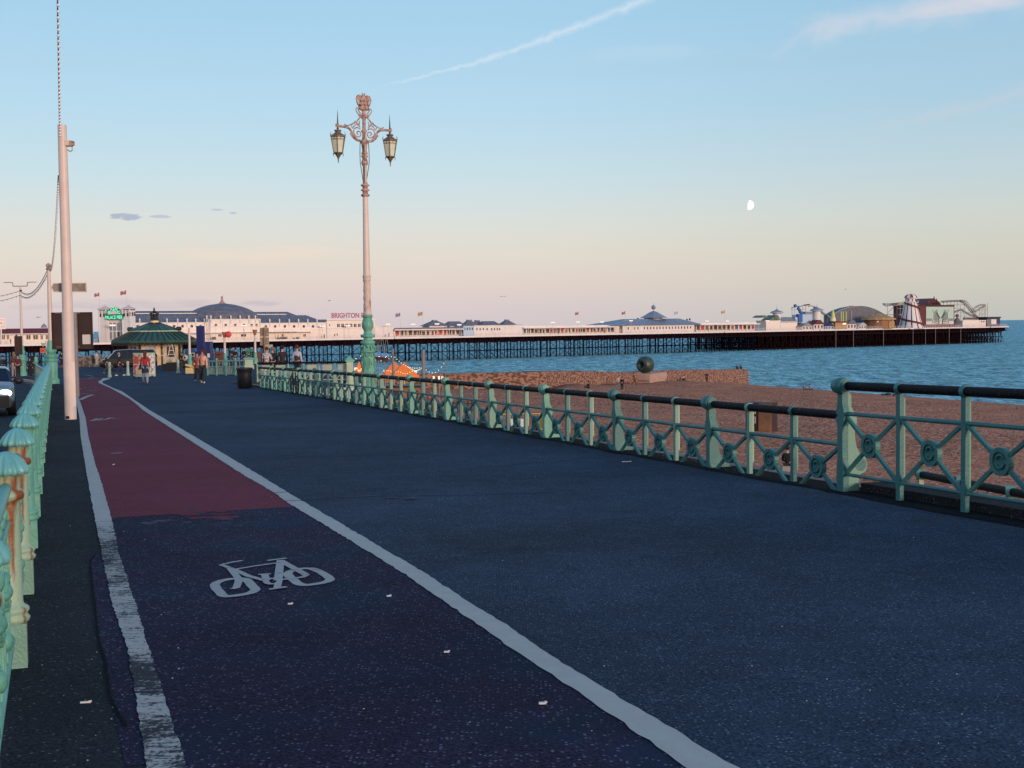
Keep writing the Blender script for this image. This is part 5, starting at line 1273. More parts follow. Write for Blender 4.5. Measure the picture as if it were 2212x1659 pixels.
m=mb('seam');pts=[loc(o,*Q1(x,y)) for x,y in ((790,400),(850,388),(910,410),(1000,480),(1080,540),(1150,580))];m.tube([(a.x,1,a.z) for a in pts],.28,6);m.use('mural');pts=[loc(o,*Q1(x,y)) for x,y in ((860,420),(920,440),(1030,530),(1150,600))];m.tube([(a.x,.2,a.z) for a in pts],[.5,.6,.6,.4],6)
for x in (880,940,1000,1060,1120):a=loc(o,*Q1(x,500));m.tube([(a.x,1,0),(a.x,1,a.z-1)],.1,4)
m.build('chute',o)
def cone_ride():pass
o=pt('slide_tower','pale yellow cone tower in front of the grey arched hall','ride',Q1(1190,0)[0],5)
m=MB();a=loc(o,*Q1(1190,470));b_=loc(o,*Q1(1190,690));m.use('yellow');m.lathe([(.9,0),(1.35,b_.z*.5),(1.2,a.z*.55),(.75,a.z*.8),(.3,a.z)],(0,0,0),12);m.use('white');m.lathe([(1.38,a.z*.45),(1.3,a.z*.58)],(0,0,0),12);m.build('cone',o)
o=pt('drop_mast','group of three thin pale yellow masts before the grey arched hall','ride',Q1(1370,0)[0],5)
for x in (1335,1370,1420):
    m=mb('yellow');a=loc(o,*Q1(x,490));m.tube([(a.x,0,0),(a.x,0,a.z)],.24,6);m.box((a.x,0,a.z*.45),(.8,.5,.5));m.build('mast',o)
o=pt('arched_hall','big dark grey barrel-roofed amusement hall','building',Q1(1700,0)[0],16)
P_=[(1180,560),(1230,520),(1330,465),(1450,425),(1580,400),(1700,395),(1800,410),(1900,440),(2000,485),(2100,545),(2190,600)]
pp_=[loc(o,*Q1(x,y)) for x,y in P_];m=mb('slate');m.prism([(pp_[-1].x,0),(pp_[0].x,0)]+[(a.x,a.z) for a in pp_][0:][::1],0,5);m.build('shell',o)
m=mb('seam');m.tube([(a.x,-.05,a.z+.05) for a in pp_],.14,6);a=loc(o,*Q1(1495,470));m.tube([(a.x,-.4,0),(a.x,-.4,a.z)],.2,6);m.build('edge_rib',o)
m=mb('kdk');a,b_=pair(o,Q1(1590,398),Q1(1720,408));m.box(((a.x+b_.x)/2,3,a.z),(b_.x-a.x,2,.4));m.build('roof_vent',o)
o=pt('snack_bar','orange and cream lit snack bar below the yellow masts','stall',Q1(1340,0)[0],3)
m=mb('gold');boxpx(o,m,Q1(1230,685),Q1(1440,770),0,3,True);m.build('body',o);m=mb('dred');boxpx(o,m,Q1(1225,665),Q1(1445,685),-.4,3.6);m.build('roof',o)
m=mb('bulb');a,b_=pair(o,Q1(1350,690),Q1(1430,725));m.box(((a.x+b_.x)/2,-.05,(a.z+b_.z)/2),(b_.x-a.x-1,.1,(a.z-b_.z)*.6));m.build('lit_hatch',o)
for (x0,x1,y0,k,lb) in ((640,840,700,'mural','grey stall with a sloping awning under the blue ride'),(850,1040,640,'dred','maroon peaked ride canopy right of the blue ride'),(1050,1220,700,'navy','dark navy stall in front of the yellow cone'),(1440,1620,640,'slate','small steel-grey ride between the snack bar and the golden roof'),(1640,1790,690,'seam','low pale stall left of the golden roof')):
    o=pt('funfair_stall',lb,'stall',Q1((x0+x1)/2,0)[0],3.5,group='small funfair stalls');m=mb(k);p,q_=pair(o,Q1(x0,y0),Q1(x1,770));h=p.z
    m.prism([(p.x,h*.55),(q_.x,h*.55),(q_.x*.2,h),(p.x*.2,h)],-.2,3.4);m.build('canopy',o);m=mb('wall' if k!='navy' else 'pblue');m.box((0,1.6,h*.27),((q_.x-p.x)*.9,2.6,h*.54));m.use('dark')
    for t in (-.3,0,.3):m.box((t*(q_.x-p.x),.26,h*.3),((q_.x-p.x)*.16,.1,h*.3))
    m.build('counter',o)
o=pt('golden_roofed_carousel','round ride with a golden brown crown roof and timber walls','ride',Q1(1990,0)[0],5)
r=(ps(Q1(2180,0)[0],5)-ps(Q1(1800,0)[0],5))/2;a=loc(o,*Q1(1990,540));b_=loc(o,*Q1(1990,610));c_=loc(o,*Q1(1990,640))
m=mb('gold');m.lathe([(r,c_.z),(r*.95,b_.z),(r*.55,b_.z+(a.z-b_.z)*.6),(r*.3,b_.z+(a.z-b_.z)*.75),(.2,a.z+.5)],(0,0,0),14,smooth=False)
for k in range(14):t=k*2*math.pi/14;m.ball((r*.5*math.cos(t),r*.5*math.sin(t),b_.z+(a.z-b_.z)*.6),.5,6,5,(1,1,1.6))
m.build('roof',o);m=mb('timb');m.lathe([(r*.8,0),(r*.8,c_.z)],(0,0,0),14,smooth=False);m.build('wall',o)
m=mb('gold');m.box((r*.15,-r*.8,c_.z*.45),(r*.5,.3,c_.z*.7));m.use('litw');m.ball((-r*.85,-r*.6,c_.z*.8),.32,8,6);m.build('doorway',o)
# ---- left coaster
o=pt('roller_coaster','pale steel coaster track on tall supports left of the striped slide tower','ride',Q2(250,0)[0],14)
def trk(o,pts,dl,k,r=.16,legs=True,step=1):
    m=mb(k);pp_=[loc(o,*Q2(x,y),dl) for x,y in pts]
    P2=cur([(a.x,dl,a.z) for a in pp_],.1)
    for off in (-.55,.55):m.tube([(p.x,p.y+off,p.z) for p in P2],r,5)
    m.tube([(p.x,p.y,p.z-.6) for p in P2],r*1.1,5)
    for i in range(0,len(P2),2):p=P2[i];m.bar((p.x,p.y-.6,p.z),(p.x,p.y+.6,p.z),.12,.12);m.bar((p.x,p.y,p.z-.6),(p.x,p.y-.5,p.z),.08,.08)
    if legs:
        for i in range(0,len(P2),3*step):p=P2[i];m.tube([(p.x,p.y,0),(p.x,p.y,p.z-.5)],.11,5)
    return m
m=trk(o,[(80,320),(150,318),(260,315),(380,300),(470,300),(560,320),(640,345)],0,'track',legs=False);
m2=trk(o,[(80,325),(120,340),(200,330),(300,320),(400,330)],4,'track',legs=False)
for mm3 in (m,m2):pass
m.build('track',o);m2.build('track',o)
m=mb('track')
def ln(o,m,a,b,dl=0,r=.13):
    p,q_=loc(o,*Q2(*a),dl),loc(o,*Q2(*b),dl);m.tube([(p.x,dl,p.z),(q_.x,dl,q_.z)],r,5)
for a,b in (((147,320),(147,490)),((147,490),(147,660)),((147,470),(270,350)),((298,340),(298,660)),((350,330),(350,660)),((150,490),(400,520)),((260,480),(420,500)),((298,400),(400,400)),((340,500),(440,520)),((398,330),(398,640))):ln(o,m,a,b)
m.build('support',o)
# ---- helter skelter
o=pt('helter_skelter','white lighthouse-shaped slide tower with red and blue stripes and a dark red spiral slide','ride',Q2(515,0)[0],4)
zt=loc(o,*Q2(515,300)).z;zs=loc(o,*Q2(515,235)).z;zd=loc(o,*Q2(515,172)).z;rb=(ps(Q2(635,0)[0],4)-ps(Q2(385,0)[0],4))/2;rt=(ps(Q2(575,0)[0],4)-ps(Q2(445,0)[0],4))/2*.9
n=48;m=MB();m.use('white');M['hred']=mat('helter_red_stripe',(.26,.03,.045),.6,.1);M['hblu']=mat('helter_blue_stripe',(.03,.035,.11),.6,.1)
levels=8;prf=[(rb*(1-(i/levels)**.8)+rt*(i/levels)**.8*.92+rb*0,zt*i/levels) for i in range(levels+1)];prf=[(rb+(rt-rb)*(i/levels)**.75,zt*i/levels) for i in range(levels+1)]
for k in range(n):
    kk='white' if k%4!=1 else ('hblu' if 20<=k<=29 else 'hred');m.use(kk)
    a0,a1=2*math.pi*k/n,2*math.pi*(k+1)/n;vs=[];fs=[]
    for i,(r,z) in enumerate(prf):vs+=[(r*math.cos(a0),r*math.sin(a0),z),(r*math.cos(a1),r*math.sin(a1),z)]
    for i in range(levels):fs.append((2*i,2*i+1,2*i+3,2*i+2))
    m.add(vs,fs)
m.build('tower',o)
m=mb('white');m.lathe([(rt*1.3,zt-.2),(rt*1.3,zt),(rt*.85,zt),(rt*.85,zs),(rt*1.1,zs+.05),(rt*1.1,zs+.2)],n=14)
m.use('dark')
for k in range(8):a=k*math.pi/4+.2;m.box((rt*.86*math.cos(a),rt*.86*math.sin(a),(zt+zs)/2),(.12,.5,(zs-zt)*.6),rz=a)
m.use('white')
for k in range(12):a=k*math.pi/6;m.box((rt*1.25*math.cos(a),rt*1.25*math.sin(a),zt+.5),(.08,.08,1.0))
m.build('lookout',o)
m=MB()
for k in range(12):
    m.use('hred' if k%2 else 'white');a0,a1=2*math.pi*k/12,2*math.pi*(k+1)/12;vs=[];fs=[]
    for i in range(7):
        t=i/6*math.pi/2;r,z=rt*1.05*math.cos(t)+.02,zs+.2+(zd-zs)*math.sin(t);vs+=[(r*math.cos(a0),r*math.sin(a0),z),(r*math.cos(a1),r*math.sin(a1),z)]
    for i in range(6):fs.append((2*i,2*i+1,2*i+3,2*i+2))
    m.add(vs,fs)
m.use('white');m.tube([(0,0,zd),(0,0,zd+2.2)],.08,5);m.build('dome',o)
m=mb('dred');pts=[]
for i in range(70):
    t=i/69;a=math.radians(-200)+t*math.radians(560)*-1*-1;z=zt*(1-t)*.97+.35;rr=rb+(rt-rb)*(z/zt)**.75+.55;pts.append((rr*math.cos(a),rr*math.sin(a),z))
m.tube(pts,.42,6);m.build('spiral_slide',o)
# ---- dark red show building with the mural panel
o=pt('ride_building','dark red windowless ride building carrying a mint mural of two deckchairs','building',Q2(900,0)[0],8)
m=mb('dred');boxpx(o,m,Q2(612,352),Q2(1215,660),0,14,True);m.build('wall',o)
m=mb('kdk');a,b_=pair(o,Q2(606,348),Q2(1220,358),-.2);m.box(((a.x+b_.x)/2,6.8,a.z),(b_.x-a.x,14.5,.4));m.build('parapet',o)
mu=pt('mural_panel','mint green mural panel showing two grey deckchairs facing each other','mural',Q2(985,0)[0],7.6)
m=mb('mint');boxpx(mu,m,Q2(765,372),Q2(1205,600),0,.3);m.use('paper');boxpx(mu,m,Q2(765,600),Q2(1205,650),0,.3);m.use('mural');boxpx(mu,m,Q2(770,560),Q2(860,595),-.03,.3);boxpx(mu,m,Q2(1120,560),Q2(1200,595),-.03,.3);m.build('panel',mu)
m=mb('mural')
def sh(pts,dl=-.12,k=None):
    if k:m.use(k)
    q_=[loc(mu,*Q2(x,y)) for x,y in pts];m.prism([(a.x,a.z) for a in q_],dl,dl+.06)
for f in (lambda x:x,lambda x:1988-x):
    sh([(f(895),455),(f(925),420),(f(950),470),(f(960),560),(f(940),600),(f(890),580),(f(880),520)],-.12,'mural')
    sh([(f(935),460),(f(985),550),(f(975),562),(f(925),480)],-.19,'dark')
    for l_ in ([(862,418),(885,470),(880,560),(862,640)],[(862,418),(935,412),(945,440)],[(960,560),(970,650)],[(885,600),(965,615)],[(870,625),(970,640)]):
        q_=[loc(mu,*Q2(f(x),y)) for x,y in l_];m.use('paper' if l_[0]==(862,418) else 'dark');m.tube([(a.x,-.22,a.z) for a in q_],.14,4)
m.build('artwork',mu)
o=pt('turreted_ride_roof','dark maroon spiked roof rising behind the ride building','building',Q2(870,0)[0],18)
m=mb('dred');P_=[(715,350),(780,300),(850,250),(885,235),(940,265),(985,300),(1010,350)];q_=[loc(o,*Q2(x,y)) for x,y in P_];m.prism([(a.x,a.z) for a in q_][::-1],0,10);m.box((0,5,q_[0].z/2),(q_[-1].x-q_[0].x-1,9.9,q_[0].z));m.build('roof',o)
m=mb('kdk')
for x,y in ((888,195),(930,230),(790,262),(845,250)):a=loc(o,*Q2(x,y));m.lathe([(.5,a.z-2.4),(.3,a.z-1.2),(.05,a.z)],(a.x,-.1,0),6)
for x in (760,820,880,940):a=loc(o,*Q2(x,330));m.box((a.x,-.1,a.z),(1.6,.2,.8))
m.build('spire',o)
# ---- right coaster
o=pt('roller_coaster','tall brown and cream coaster with a steep drop and rising curve right of the mural','ride',Q2(1450,0)[0],12)
m=trk(o,[(1010,282),(1100,276),(1200,270),(1300,268),(1340,285),(1400,340),(1460,410),(1520,480),(1580,530)],0,'trackd',r=.2,legs=False);m.build('track',o)
m=trk(o,[(1500,460),(1530,400),(1600,350),(1670,330),(1705,345),(1660,375),(1600,410),(1540,450)],2,'track',r=.16,legs=False);m.build('track',o)
m=trk(o,[(1340,262),(1390,275),(1440,330),(1500,400),(1560,450)],3,'track',r=.10,legs=False);m.build('track',o)
m=trk(o,[(1215,450),(1270,430),(1330,415),(1400,460),(1480,500),(1580,540)],5,'trackd',r=.13,legs=False);m.build('track',o)
m=mb('track')
for x,y0 in ((1040,285),(1100,280),(1160,275),(1215,272),(1260,270),(1320,272),(1375,320),(1560,470),(1620,400),(1660,335),(1695,345),(1715,340),(1748,310)):ln(o,m,(x,y0),(x,640),1,.12)
for y in (335,400,460,520):ln(o,m,(1100 if y<390 else 1215,y),(1390 if y<420 else 1480,y+4),1,.10)
for y in (380,430,490):ln(o,m,(1600,y),(1748,y-6),1,.10)
for a,b in (((1215,400),(1320,280)),((1260,640),(1375,400)),((1375,500),(1260,300)),((1320,640),(1450,430)),((1620,520),(1700,360)),((1660,520),(1748,380))):ln(o,m,a,b,1,.07)
m.build('support',o)
m=mb('trackd')
for x in range(1380,1690,34):a=loc(o,*Q2(x,560),-1);m.box((a.x,-1,a.z),(2.6,.4,1.2))
for x,y,r in ((1262,515,1.0),(1262,590,1.4),(1300,620,1.0)):a=loc(o,*Q2(x,y),-1);m.ball((a.x,-1,a.z),r*1.3,8,6,(1,.6,.8))
m.build('station_clutter',o)
o=pt('station_building','long low cream coaster station with two small windows','building',Q2(1540,0)[0],6)
m=mb('wall');boxpx(o,m,Q2(1350,590),Q2(1720,660),0,5,True);boxpx(o,m,Q2(1620,585),Q2(1722,640),-.2,2);m.build('wall',o)
for x in (1655,1690):
    m=mb('window');a,b_=pair(o,Q2(x-9,598),Q2(x+9,620),-.25);m.box(((a.x+b_.x)/2,-.25,(a.z+b_.z)/2),(b_.x-a.x,.1,a.z-b_.z));m.build('window',o)
o=pt('end_kiosk','dark purple flat-roofed kiosk with white panels at the very end of the pier','kiosk',Q2(1850,0)[0],6)
m=mb('kdk');boxpx(o,m,Q2(1740,533),Q2(1965,550),-.5,6);m.build('roof',o)
M['purp']=mat('dark_purple_cladding',(.06,.04,.09),.6,.2,1);m=mb('purp');boxpx(o,m,Q2(1745,550),Q2(1950,660),0,5,True);m.build('wall',o)
m=mb('fasc');boxpx(o,m,Q2(1808,572),Q2(1890,650),-.15,.3);m.build('panel',o);m=mb('greym');boxpx(o,m,Q2(1735,575),Q2(1800,650),-.15,.3);m.build('shutter',o)
# gulls
for px,py,Yd in ((1086,641,150),(1827,625,180),(1412-77+333,1,0),(822-489+0,1,0),(712,650,140),(82,686,120)):
    if py<5:continue
    g=at(px,py,Yd);m=mb('greym');sg_=.5;m.tube([(-.25,0,0),(0,0,.03),(.25,0,0)],[.02,.07,.03],6)
    m.add([(-.03,0,.04),(.09,0,.04),(.25,.6,.2),(.12,1.0,.08)],[(0,1,2,3)]);m.add([(-.03,0,.04),(.09,0,.04),(.25,-.6,.2),(.12,-1.0,.08)],[(3,2,1,0)])
    o_=m.build('seagull',loc=g,rz=random.random()*6);o_.scale=(.45,.45,.45);tag(o_,{1086:'seagull flying above the middle of the pier',1827:'seagull high over the funfair',712:'seagull above the rooftop letters of the pier',82:'seagull low beside the cream lamp columns'}[px],'bird','seagulls in the sky')
# moon
md=pdir(1618,443);D=20000;rm=10.2/F*D;m=mb('moon');n=40
sdir=Vector((.93,-.25,.15)).normalized();R_=Vector((md.y,-md.x,0)).normalized();U_=R_.cross(md)
# gibbous outline given real thickness: limb half circle + elliptical terminator
tl=math.radians(-8);out=[]
for i in range(n+1):a=-math.pi/2+math.pi*i/n;out.append((math.cos(a),math.sin(a)))
for i in range(1,n):a=math.pi/2-math.pi*i/n;out.append((-.28*math.cos(a),math.sin(a)))
out=[(x*math.cos(tl)-y*math.sin(tl),x*math.sin(tl)+y*math.cos(tl)) for x,y in out]
c0=Vector((0,0,12))+md*D
fr_=[c0+(R_*x+U_*y)*rm for x,y in out];bk_=[p+md*rm*.4 for p in fr_]
cc=len(fr_);m.add(fr_+bk_,[tuple(range(cc)),tuple(range(cc,2*cc))[::-1]]+[(i,(i+1)%cc,cc+(i+1)%cc,cc+i) for i in range(cc)])
t_=M['moon'].node_tree;n_=t_.nodes.new('ShaderNodeTexNoise');n_.inputs['Scale'].default_value=.022;n_.inputs['Detail'].default_value=3;v_=t_.nodes.new('ShaderNodeTexCoord');t_.links.new(v_.outputs['Object'],n_.inputs['Vector'])
r_=t_.nodes.new('ShaderNodeValToRGB');r_.color_ramp.elements[0].position=.38;r_.color_ramp.elements[0].color=s2l((206,217,222));r_.color_ramp.elements[1].position=.58;r_.color_ramp.elements[1].color=s2l((233,241,241));t_.links.new(n_.outputs[0],r_.inputs[0]);t_.links.new(r_.outputs[0],t_.nodes['Principled BSDF'].inputs['Emission Color'])
tag(m.build('moon'),'pale gibbous moon in the right half of the sky','moon')
# ---------------------------------------------------------------- people
import bmesh
def skin(name,vs,es,rs,k,parent,sub=1,root=0):
    me=bpy.data.meshes.new(name);bm=bmesh.new();ly=bm.verts.layers.skin.verify();bv=[bm.verts.new(v) for v in vs]
    for a,b in es:bm.edges.new((bv[a],bv[b]))
    for i,(v,r) in enumerate(zip(bv,rs)):
        v[ly].radius=(r,r) if not isinstance(r,tuple) else r;v[ly].use_root=(i==root)
    bm.to_mesh(me);bm.free();me.materials.append(M[k] if isinstance(k,str) else k)
    o=bpy.data.objects.new(name,me);COL.objects.link(o)
    s=o.modifiers.new('skin','SKIN');s.use_smooth_shade=True;s.branch_smoothing=.3
    if sub:u=o.modifiers.new('sub','SUBSURF');u.levels=sub;u.render_levels=sub
    if parent:o.parent=parent
    return o
HAIR={'b':(.012,.008,.006),'d':(.03,.018,.01),'r':(.12,.02,.012),'g':(.25,.23,.2),'l':(.22,.13,.06)}
def person(loc_,h,rz,top,bot,hair='b',label='',group=None,pose='stand',longh=False,shoe=(.02,.02,.02),coat=None,skirt=None,hat=None,lean=0.,fingers=True,scarf=None,sleeve=True,bag=None,plaid=None,vest=None):
    o=thing('person',label,'person',loc_,rz,group);k=h/1.72;o.scale=(k,k,k)
    P={};sd=[('l',-1),('r',1)]
    if pose=='sit':pz0=.52
    elif pose=='ground':pz0=.12
    else:pz0=.93
    dz=pz0-.93
    T=lambda x,y,z:(x,y+lean*(-(z-.93)),z+dz)
    P['pel']=T(0,0,.95);P['sp']=T(0,.01,1.10);P['ch']=T(0,.02,1.28);P['nb']=T(0,.02,1.43);P['nk']=T(0,.005,1.49);P['h1']=T(0,-.012,1.565);P['h2']=T(0,.004,1.635);P['ns']=T(0,-.10,1.575)
    for s,g in sd:
        P['sh'+s]=T(g*.165,.02,1.385)
        if pose in('walk',):
            sw=.16*g;P['el'+s]=T(g*.215,.03-sw*.5,1.12);P['wr'+s]=T(g*.22,-.06-sw,.90)
        elif pose=='lean':P['el'+s]=T(g*.24,-.05,1.14);P['wr'+s]=T(g*.16,-.28,1.08)
        elif pose in('sit','ground'):P['el'+s]=T(g*.21,-.08,1.14);P['wr'+s]=T(g*.12,-.30,1.06)
        else:P['el'+s]=T(g*.22,.03,1.11);P['wr'+s]=T(g*.225,-.05,.87)
        w=Vector(P['wr'+s]);e=Vector(P['el'+s]);d=(w-e).normalized();P['hd'+s]=tuple(w+d*.085)
        if pose=='walk':
            st=.24*g;P['hp'+s]=(g*.085,0,.88);P['kn'+s]=(g*.09,-.10-st*.55,.50);P['an'+s]=(g*.09,.03-st*1.15,.09+(0.05 if g<0 else 0));P['to'+s]=(g*.10,-.12-st*1.15,.045)
        elif pose=='sit':P['hp'+s]=(g*.09,-.02,.5);P['kn'+s]=(g*.11,-.42,.5);P['an'+s]=(g*.11,-.44,.09);P['to'+s]=(g*.12,-.58,.04)
        elif pose=='ground':P['hp'+s]=(g*.09,-.02,.12);P['kn'+s]=(g*.13,-.36,.40 if g>0 else .32);P['an'+s]=(g*.12,-.62,.08);P['to'+s]=(g*.13,-.76,.05)
        else:P['hp'+s]=(g*.085,0,.88);P['kn'+s]=(g*.095,-.01,.50);P['an'+s]=(g*.10,.02,.09);P['to'+s]=(g*.115,-.12,.04)
    R={'pel':.115,'sp':.105,'ch':.115,'nb':.065,'nk':.046,'h1':.072,'h2':.086,'ns':.014}
    for s,g in sd:R.update({'sh'+s:.052,'el'+s:.038,'wr'+s:.026,'hd'+s:.032,'hp'+s:.08,'kn'+s:.055,'an'+s:.036,'to'+s:.03})
    ks=list(P);E=[('pel','sp'),('sp','ch'),('ch','nb'),('nb','nk'),('nk','h1'),('h1','h2'),('h1','ns')]
    for s,g in sd:E+=[('ch','sh'+s),('sh'+s,'el'+s),('el'+s,'wr'+s),('wr'+s,'hd'+s),('pel','hp'+s),('hp'+s,'kn'+s),('kn'+s,'an'+s),('an'+s,'to'+s)]
    if fingers:
        for s,g in sd:
            w=Vector(P['wr'+s]);c_=Vector(P['hd'+s]);d=(c_-w).normalized();sdv=Vector((0,-1,0)) if abs(d.y)<.7 else Vector((g*-1.,0,0));sdv=(sdv-d*sdv.dot(d)).normalized()
            for i,(off,ln_) in enumerate(((-.026,.05),(-.009,.062),(.009,.06),(.026,.05))):
                a=c_+sdv*off+d*.015;b=a+d*ln_+Vector((-g*.012,0,0));P['f%d%s'%(i,s)]=tuple(b);R['f%d%s'%(i,s)]=.0085;E.append(('hd'+s,'f%d%s'%(i,s)))
            P['t'+s]=tuple(c_+sdv*.045-d*.01);R['t'+s]=.010;E.append(('hd'+s,'t'+s))
    ks=list(P)
    skin('body',[P[q] for q in ks],[(ks.index(a),ks.index(b)) for a,b in E],[R[q] for q in ks],'skin',o,1)
    def part(nm,keys,edges,inc,k_,over={}):
        return skin(nm,[over.get(q,P[q]) for q in keys],[(keys.index(a),keys.index(b)) for a,b in edges],[R[q]*1.0+inc.get(q,.016) for q in keys],k_,o,1)
    tk=['pel','sp','ch','nb'];te=[('pel','sp'),('sp','ch'),('ch','nb')]
    if sleeve:
        for s,g in sd:tk+=['sh'+s,'el'+s,'wr'+s];te+=[('ch','sh'+s),('sh'+s,'el'+s),('el'+s,'wr'+s)]
    else:
        for s,g in sd:tk+=['sh'+s];te+=[('ch','sh'+s)]
    part('jacket' if coat else 'top',tk,te,{'pel':.03,'nb':.006,'sp':.028,'ch':.026},plaid or cloth(top,'top_fabric'))
    lk=['pel'];le=[]
    for s,g in sd:lk+=['hp'+s,'kn'+s,'an'+s];le+=[('pel','hp'+s),('hp'+s,'kn'+s),('kn'+s,'an'+s)]
    part('trousers',lk,le,{'pel':.014,'hpl':.018,'hpr':.018,'knl':.024,'knr':.024,'anl':.022,'anr':.022},cloth(bot,'trouser_fabric'))
    for s,g in sd:
        m=MB();m.use(cloth(shoe,'shoe'));a,b=Vector(P['an'+s]),Vector(P['to'+s]);c_=(a+b)/2;c_.z=b.z
        m.ball(tuple(c_),.05,8,6,(1,2.4,.85));m.build('shoe',o)
    if vest:
        m=MB();part('vest',['pel','sp','ch'],[('pel','sp'),('sp','ch')],{'pel':.045,'sp':.04,'ch':.045},cloth(vest,'vest_fabric'))
    if coat or skirt:
        z1,z0,r0=(.98,.62,.19) if skirt else (1.0,coat,.20)
        m=MB();m.use(cloth(skirt or top,'skirt_fabric'));m.lathe([(r0,z0+dz),(r0*.92,(z0+z1)/2+dz),(.155,z1+dz),(.12,z1+.05+dz)],(0,0,0),14,sy=.8);m.build('skirt' if skirt else 'coat_tail',o)
    hc=Vector(P['h2']);m=MB();m.use(cloth(HAIR[hair],'hair'))
    m.ball((hc.x,hc.y+.022,hc.z+.018),.100,12,8,(.98,1.02,1.0))
    if longh:
        a=Vector(P['nk']);c2=Vector(P['ch']);m.tube([(0,hc.y+.05,hc.z+.02),(0,a.y+.075,a.z+.03),(0,c2.y+.13,c2.z+.06)],[.095,.085,.05],10)
    m.build('hair',o)
    m=MB();m.use('black');h1=Vector(P['h1'])
    for g in (-1,1):m.ball((g*.031,h1.y-.066,h1.z+.035),.010,6,4)
    m.use(cloth((.35,.10,.09),'lips'));m.ball((0,h1.y-.073,h1.z-.025),.02,6,4,(1.1,.3,.35));m.build('facial_features',o)
    if scarf:
        m=MB();m.use(cloth(scarf,'scarf'));nb=Vector(P['nb']);m.tube([(.1*math.cos(a),nb.y+.1*math.sin(a),nb.z+.02) for a in [i*math.pi/6 for i in range(13)]],.045,8);m.tube([(-.03,nb.y-.13,nb.z),(-.05,nb.y-.16,nb.z-.2),(-.02,nb.y-.15,nb.z-.42)],[.05,.06,.045],8);m.build('scarf',o)
    if bag:
        m=MB();m.use(cloth(bag,'bag'));m.box((.24,.02,.92),(.08,.26,.22),.1);m.tube([(.22,.05,1.0),(.05,.10,1.2),(-.14,.05,1.42)],.012,6);m.tube([(.22,0,1.0),(.05,-.15,1.2),(-.14,-.02,1.42)],.012,6);m.build('bag',o)
    return o
def per(px,yf,yh,face,*a,z=None,Yd=None,**k):
    """stand someone where the feet (px,yf) meet the ground; yh: head top fixes the height. face 0 = towards the camera, pi = away"""
    if Yd is not None:g=at(px,yf,Yd);g.z=G(g.x,g.y)
    elif z is not None:r=ray(px,yf);t=(z-12)/r[2];g=Vector((r[0]*t,r[1]*t,z))
    else:g=gnd(px,yf)
    h=(at(px,yh,g.y).z-g.z)if yh else 1.7
    h=max(1.5,min(1.9,h));return person(g,h,-math.atan2(g.x,g.y)+face,*a,**k)
PI=math.pi
def r2(x,y):return ((350+x*.2939)/1.8445,(1100+y*.2939)/1.8445)
def r0(x,y):return ((x*.2411)/1.8445,(1200+y*.2411)/1.8445)
def r3(x,y):return ((800+x*.3165)/1.8445,(1100+y*.3165)/1.8445)
per(314.5,831,759,PI,(.36,.02,.03),(.26,.32,.38),hair='r',longh=True,pose='walk',skirt=(.018,.024,.04),bag=(.01,.01,.015),label='person with long red hair and a red top walking away from the camera')
M['plaid']=mat('pink_plaid',(.62,.30,.25),.9,0,22,col2=(.40,.12,.10),mask=(.48,.53))
per(427,826,760,.15,(.22,.065,.03),(.015,.015,.02),hair='b',pose='walk',coat=.82,label='person in a rust-brown jacket and black trousers walking arm in arm towards the camera')
per(438.5,828,757,-.1,(.75,.36,.25),(.02,.025,.035),hair='r',pose='walk',scarf=(.50,.22,.20),shoe=(.5,.5,.5),bag=(.3,.3,.32),label='person in a peach top and pink scarf walking beside the one in rust brown')
per(258.5,812,762,PI/2+.1,(.012,.012,.02),(.03,.03,.05),hair='g',pose='walk',shoe=(.6,.6,.6),label='person in black with white trainers striding past the black van')
per(231,808,764,PI/2,(.014,.014,.02),(.05,.05,.07),hair='g',pose='walk',label='person in dark clothes walking behind the left bollard by the van')
per(209.5,791,765,.6,(.42,.42,.42),(.40,.38,.36),hair='b',pose='stand',label='person in pale grey clothes standing against the flint wall left of the van')
SEAT='people sitting outside the kiosk'
per(394,789,None,-.3,(.012,.01,.01),(.02,.02,.03),hair='d',longh=True,pose='sit',label='seated person in black beside the kiosk, left of the one in white',group=SEAT)
per(401,790,None,-.2,(.62,.55,.50),(.35,.25,.22),hair='d',longh=True,pose='sit',label='seated person in a white jacket beside the kiosk',group=SEAT)
per(400,806,None,.5,(.015,.015,.015),(.02,.02,.02),hair='b',pose='sit',label='person in black sitting hunched next to the buff cushions',group=SEAT)
# leaning on the terrace rail
per(577,829,750,PI-.3,(.6,.52,.48),(.05,.05,.07),hair='r',pose='lean',lean=.12,plaid=mat('cream_check_shirt',(.62,.55,.50),.9,0,14,col2=(.22,.18,.20),mask=(.50,.54)),Yd=65.2,label='person in a cream checked shirt leaning over the terrace rail')
per(590,829,750,PI+.5,(.012,.01,.012),(.02,.02,.03),hair='l',pose='lean',Yd=65.6,label='fair-haired person in black at the terrace rail, beside the checked shirt')
per(611,829,747,PI,(.035,.02,.018),(.02,.02,.02),hair='b',pose='stand',coat=.75,Yd=65.8,label='person in a long dark brown coat seen from behind at the terrace rail')
per(643.5,829,746,PI-.5,(.45,.46,.52),(.03,.03,.04),hair='r',pose='stand',vest=(.05,.035,.035),Yd=65.2,label='person in a dark brown vest over a pale shirt at the terrace rail')
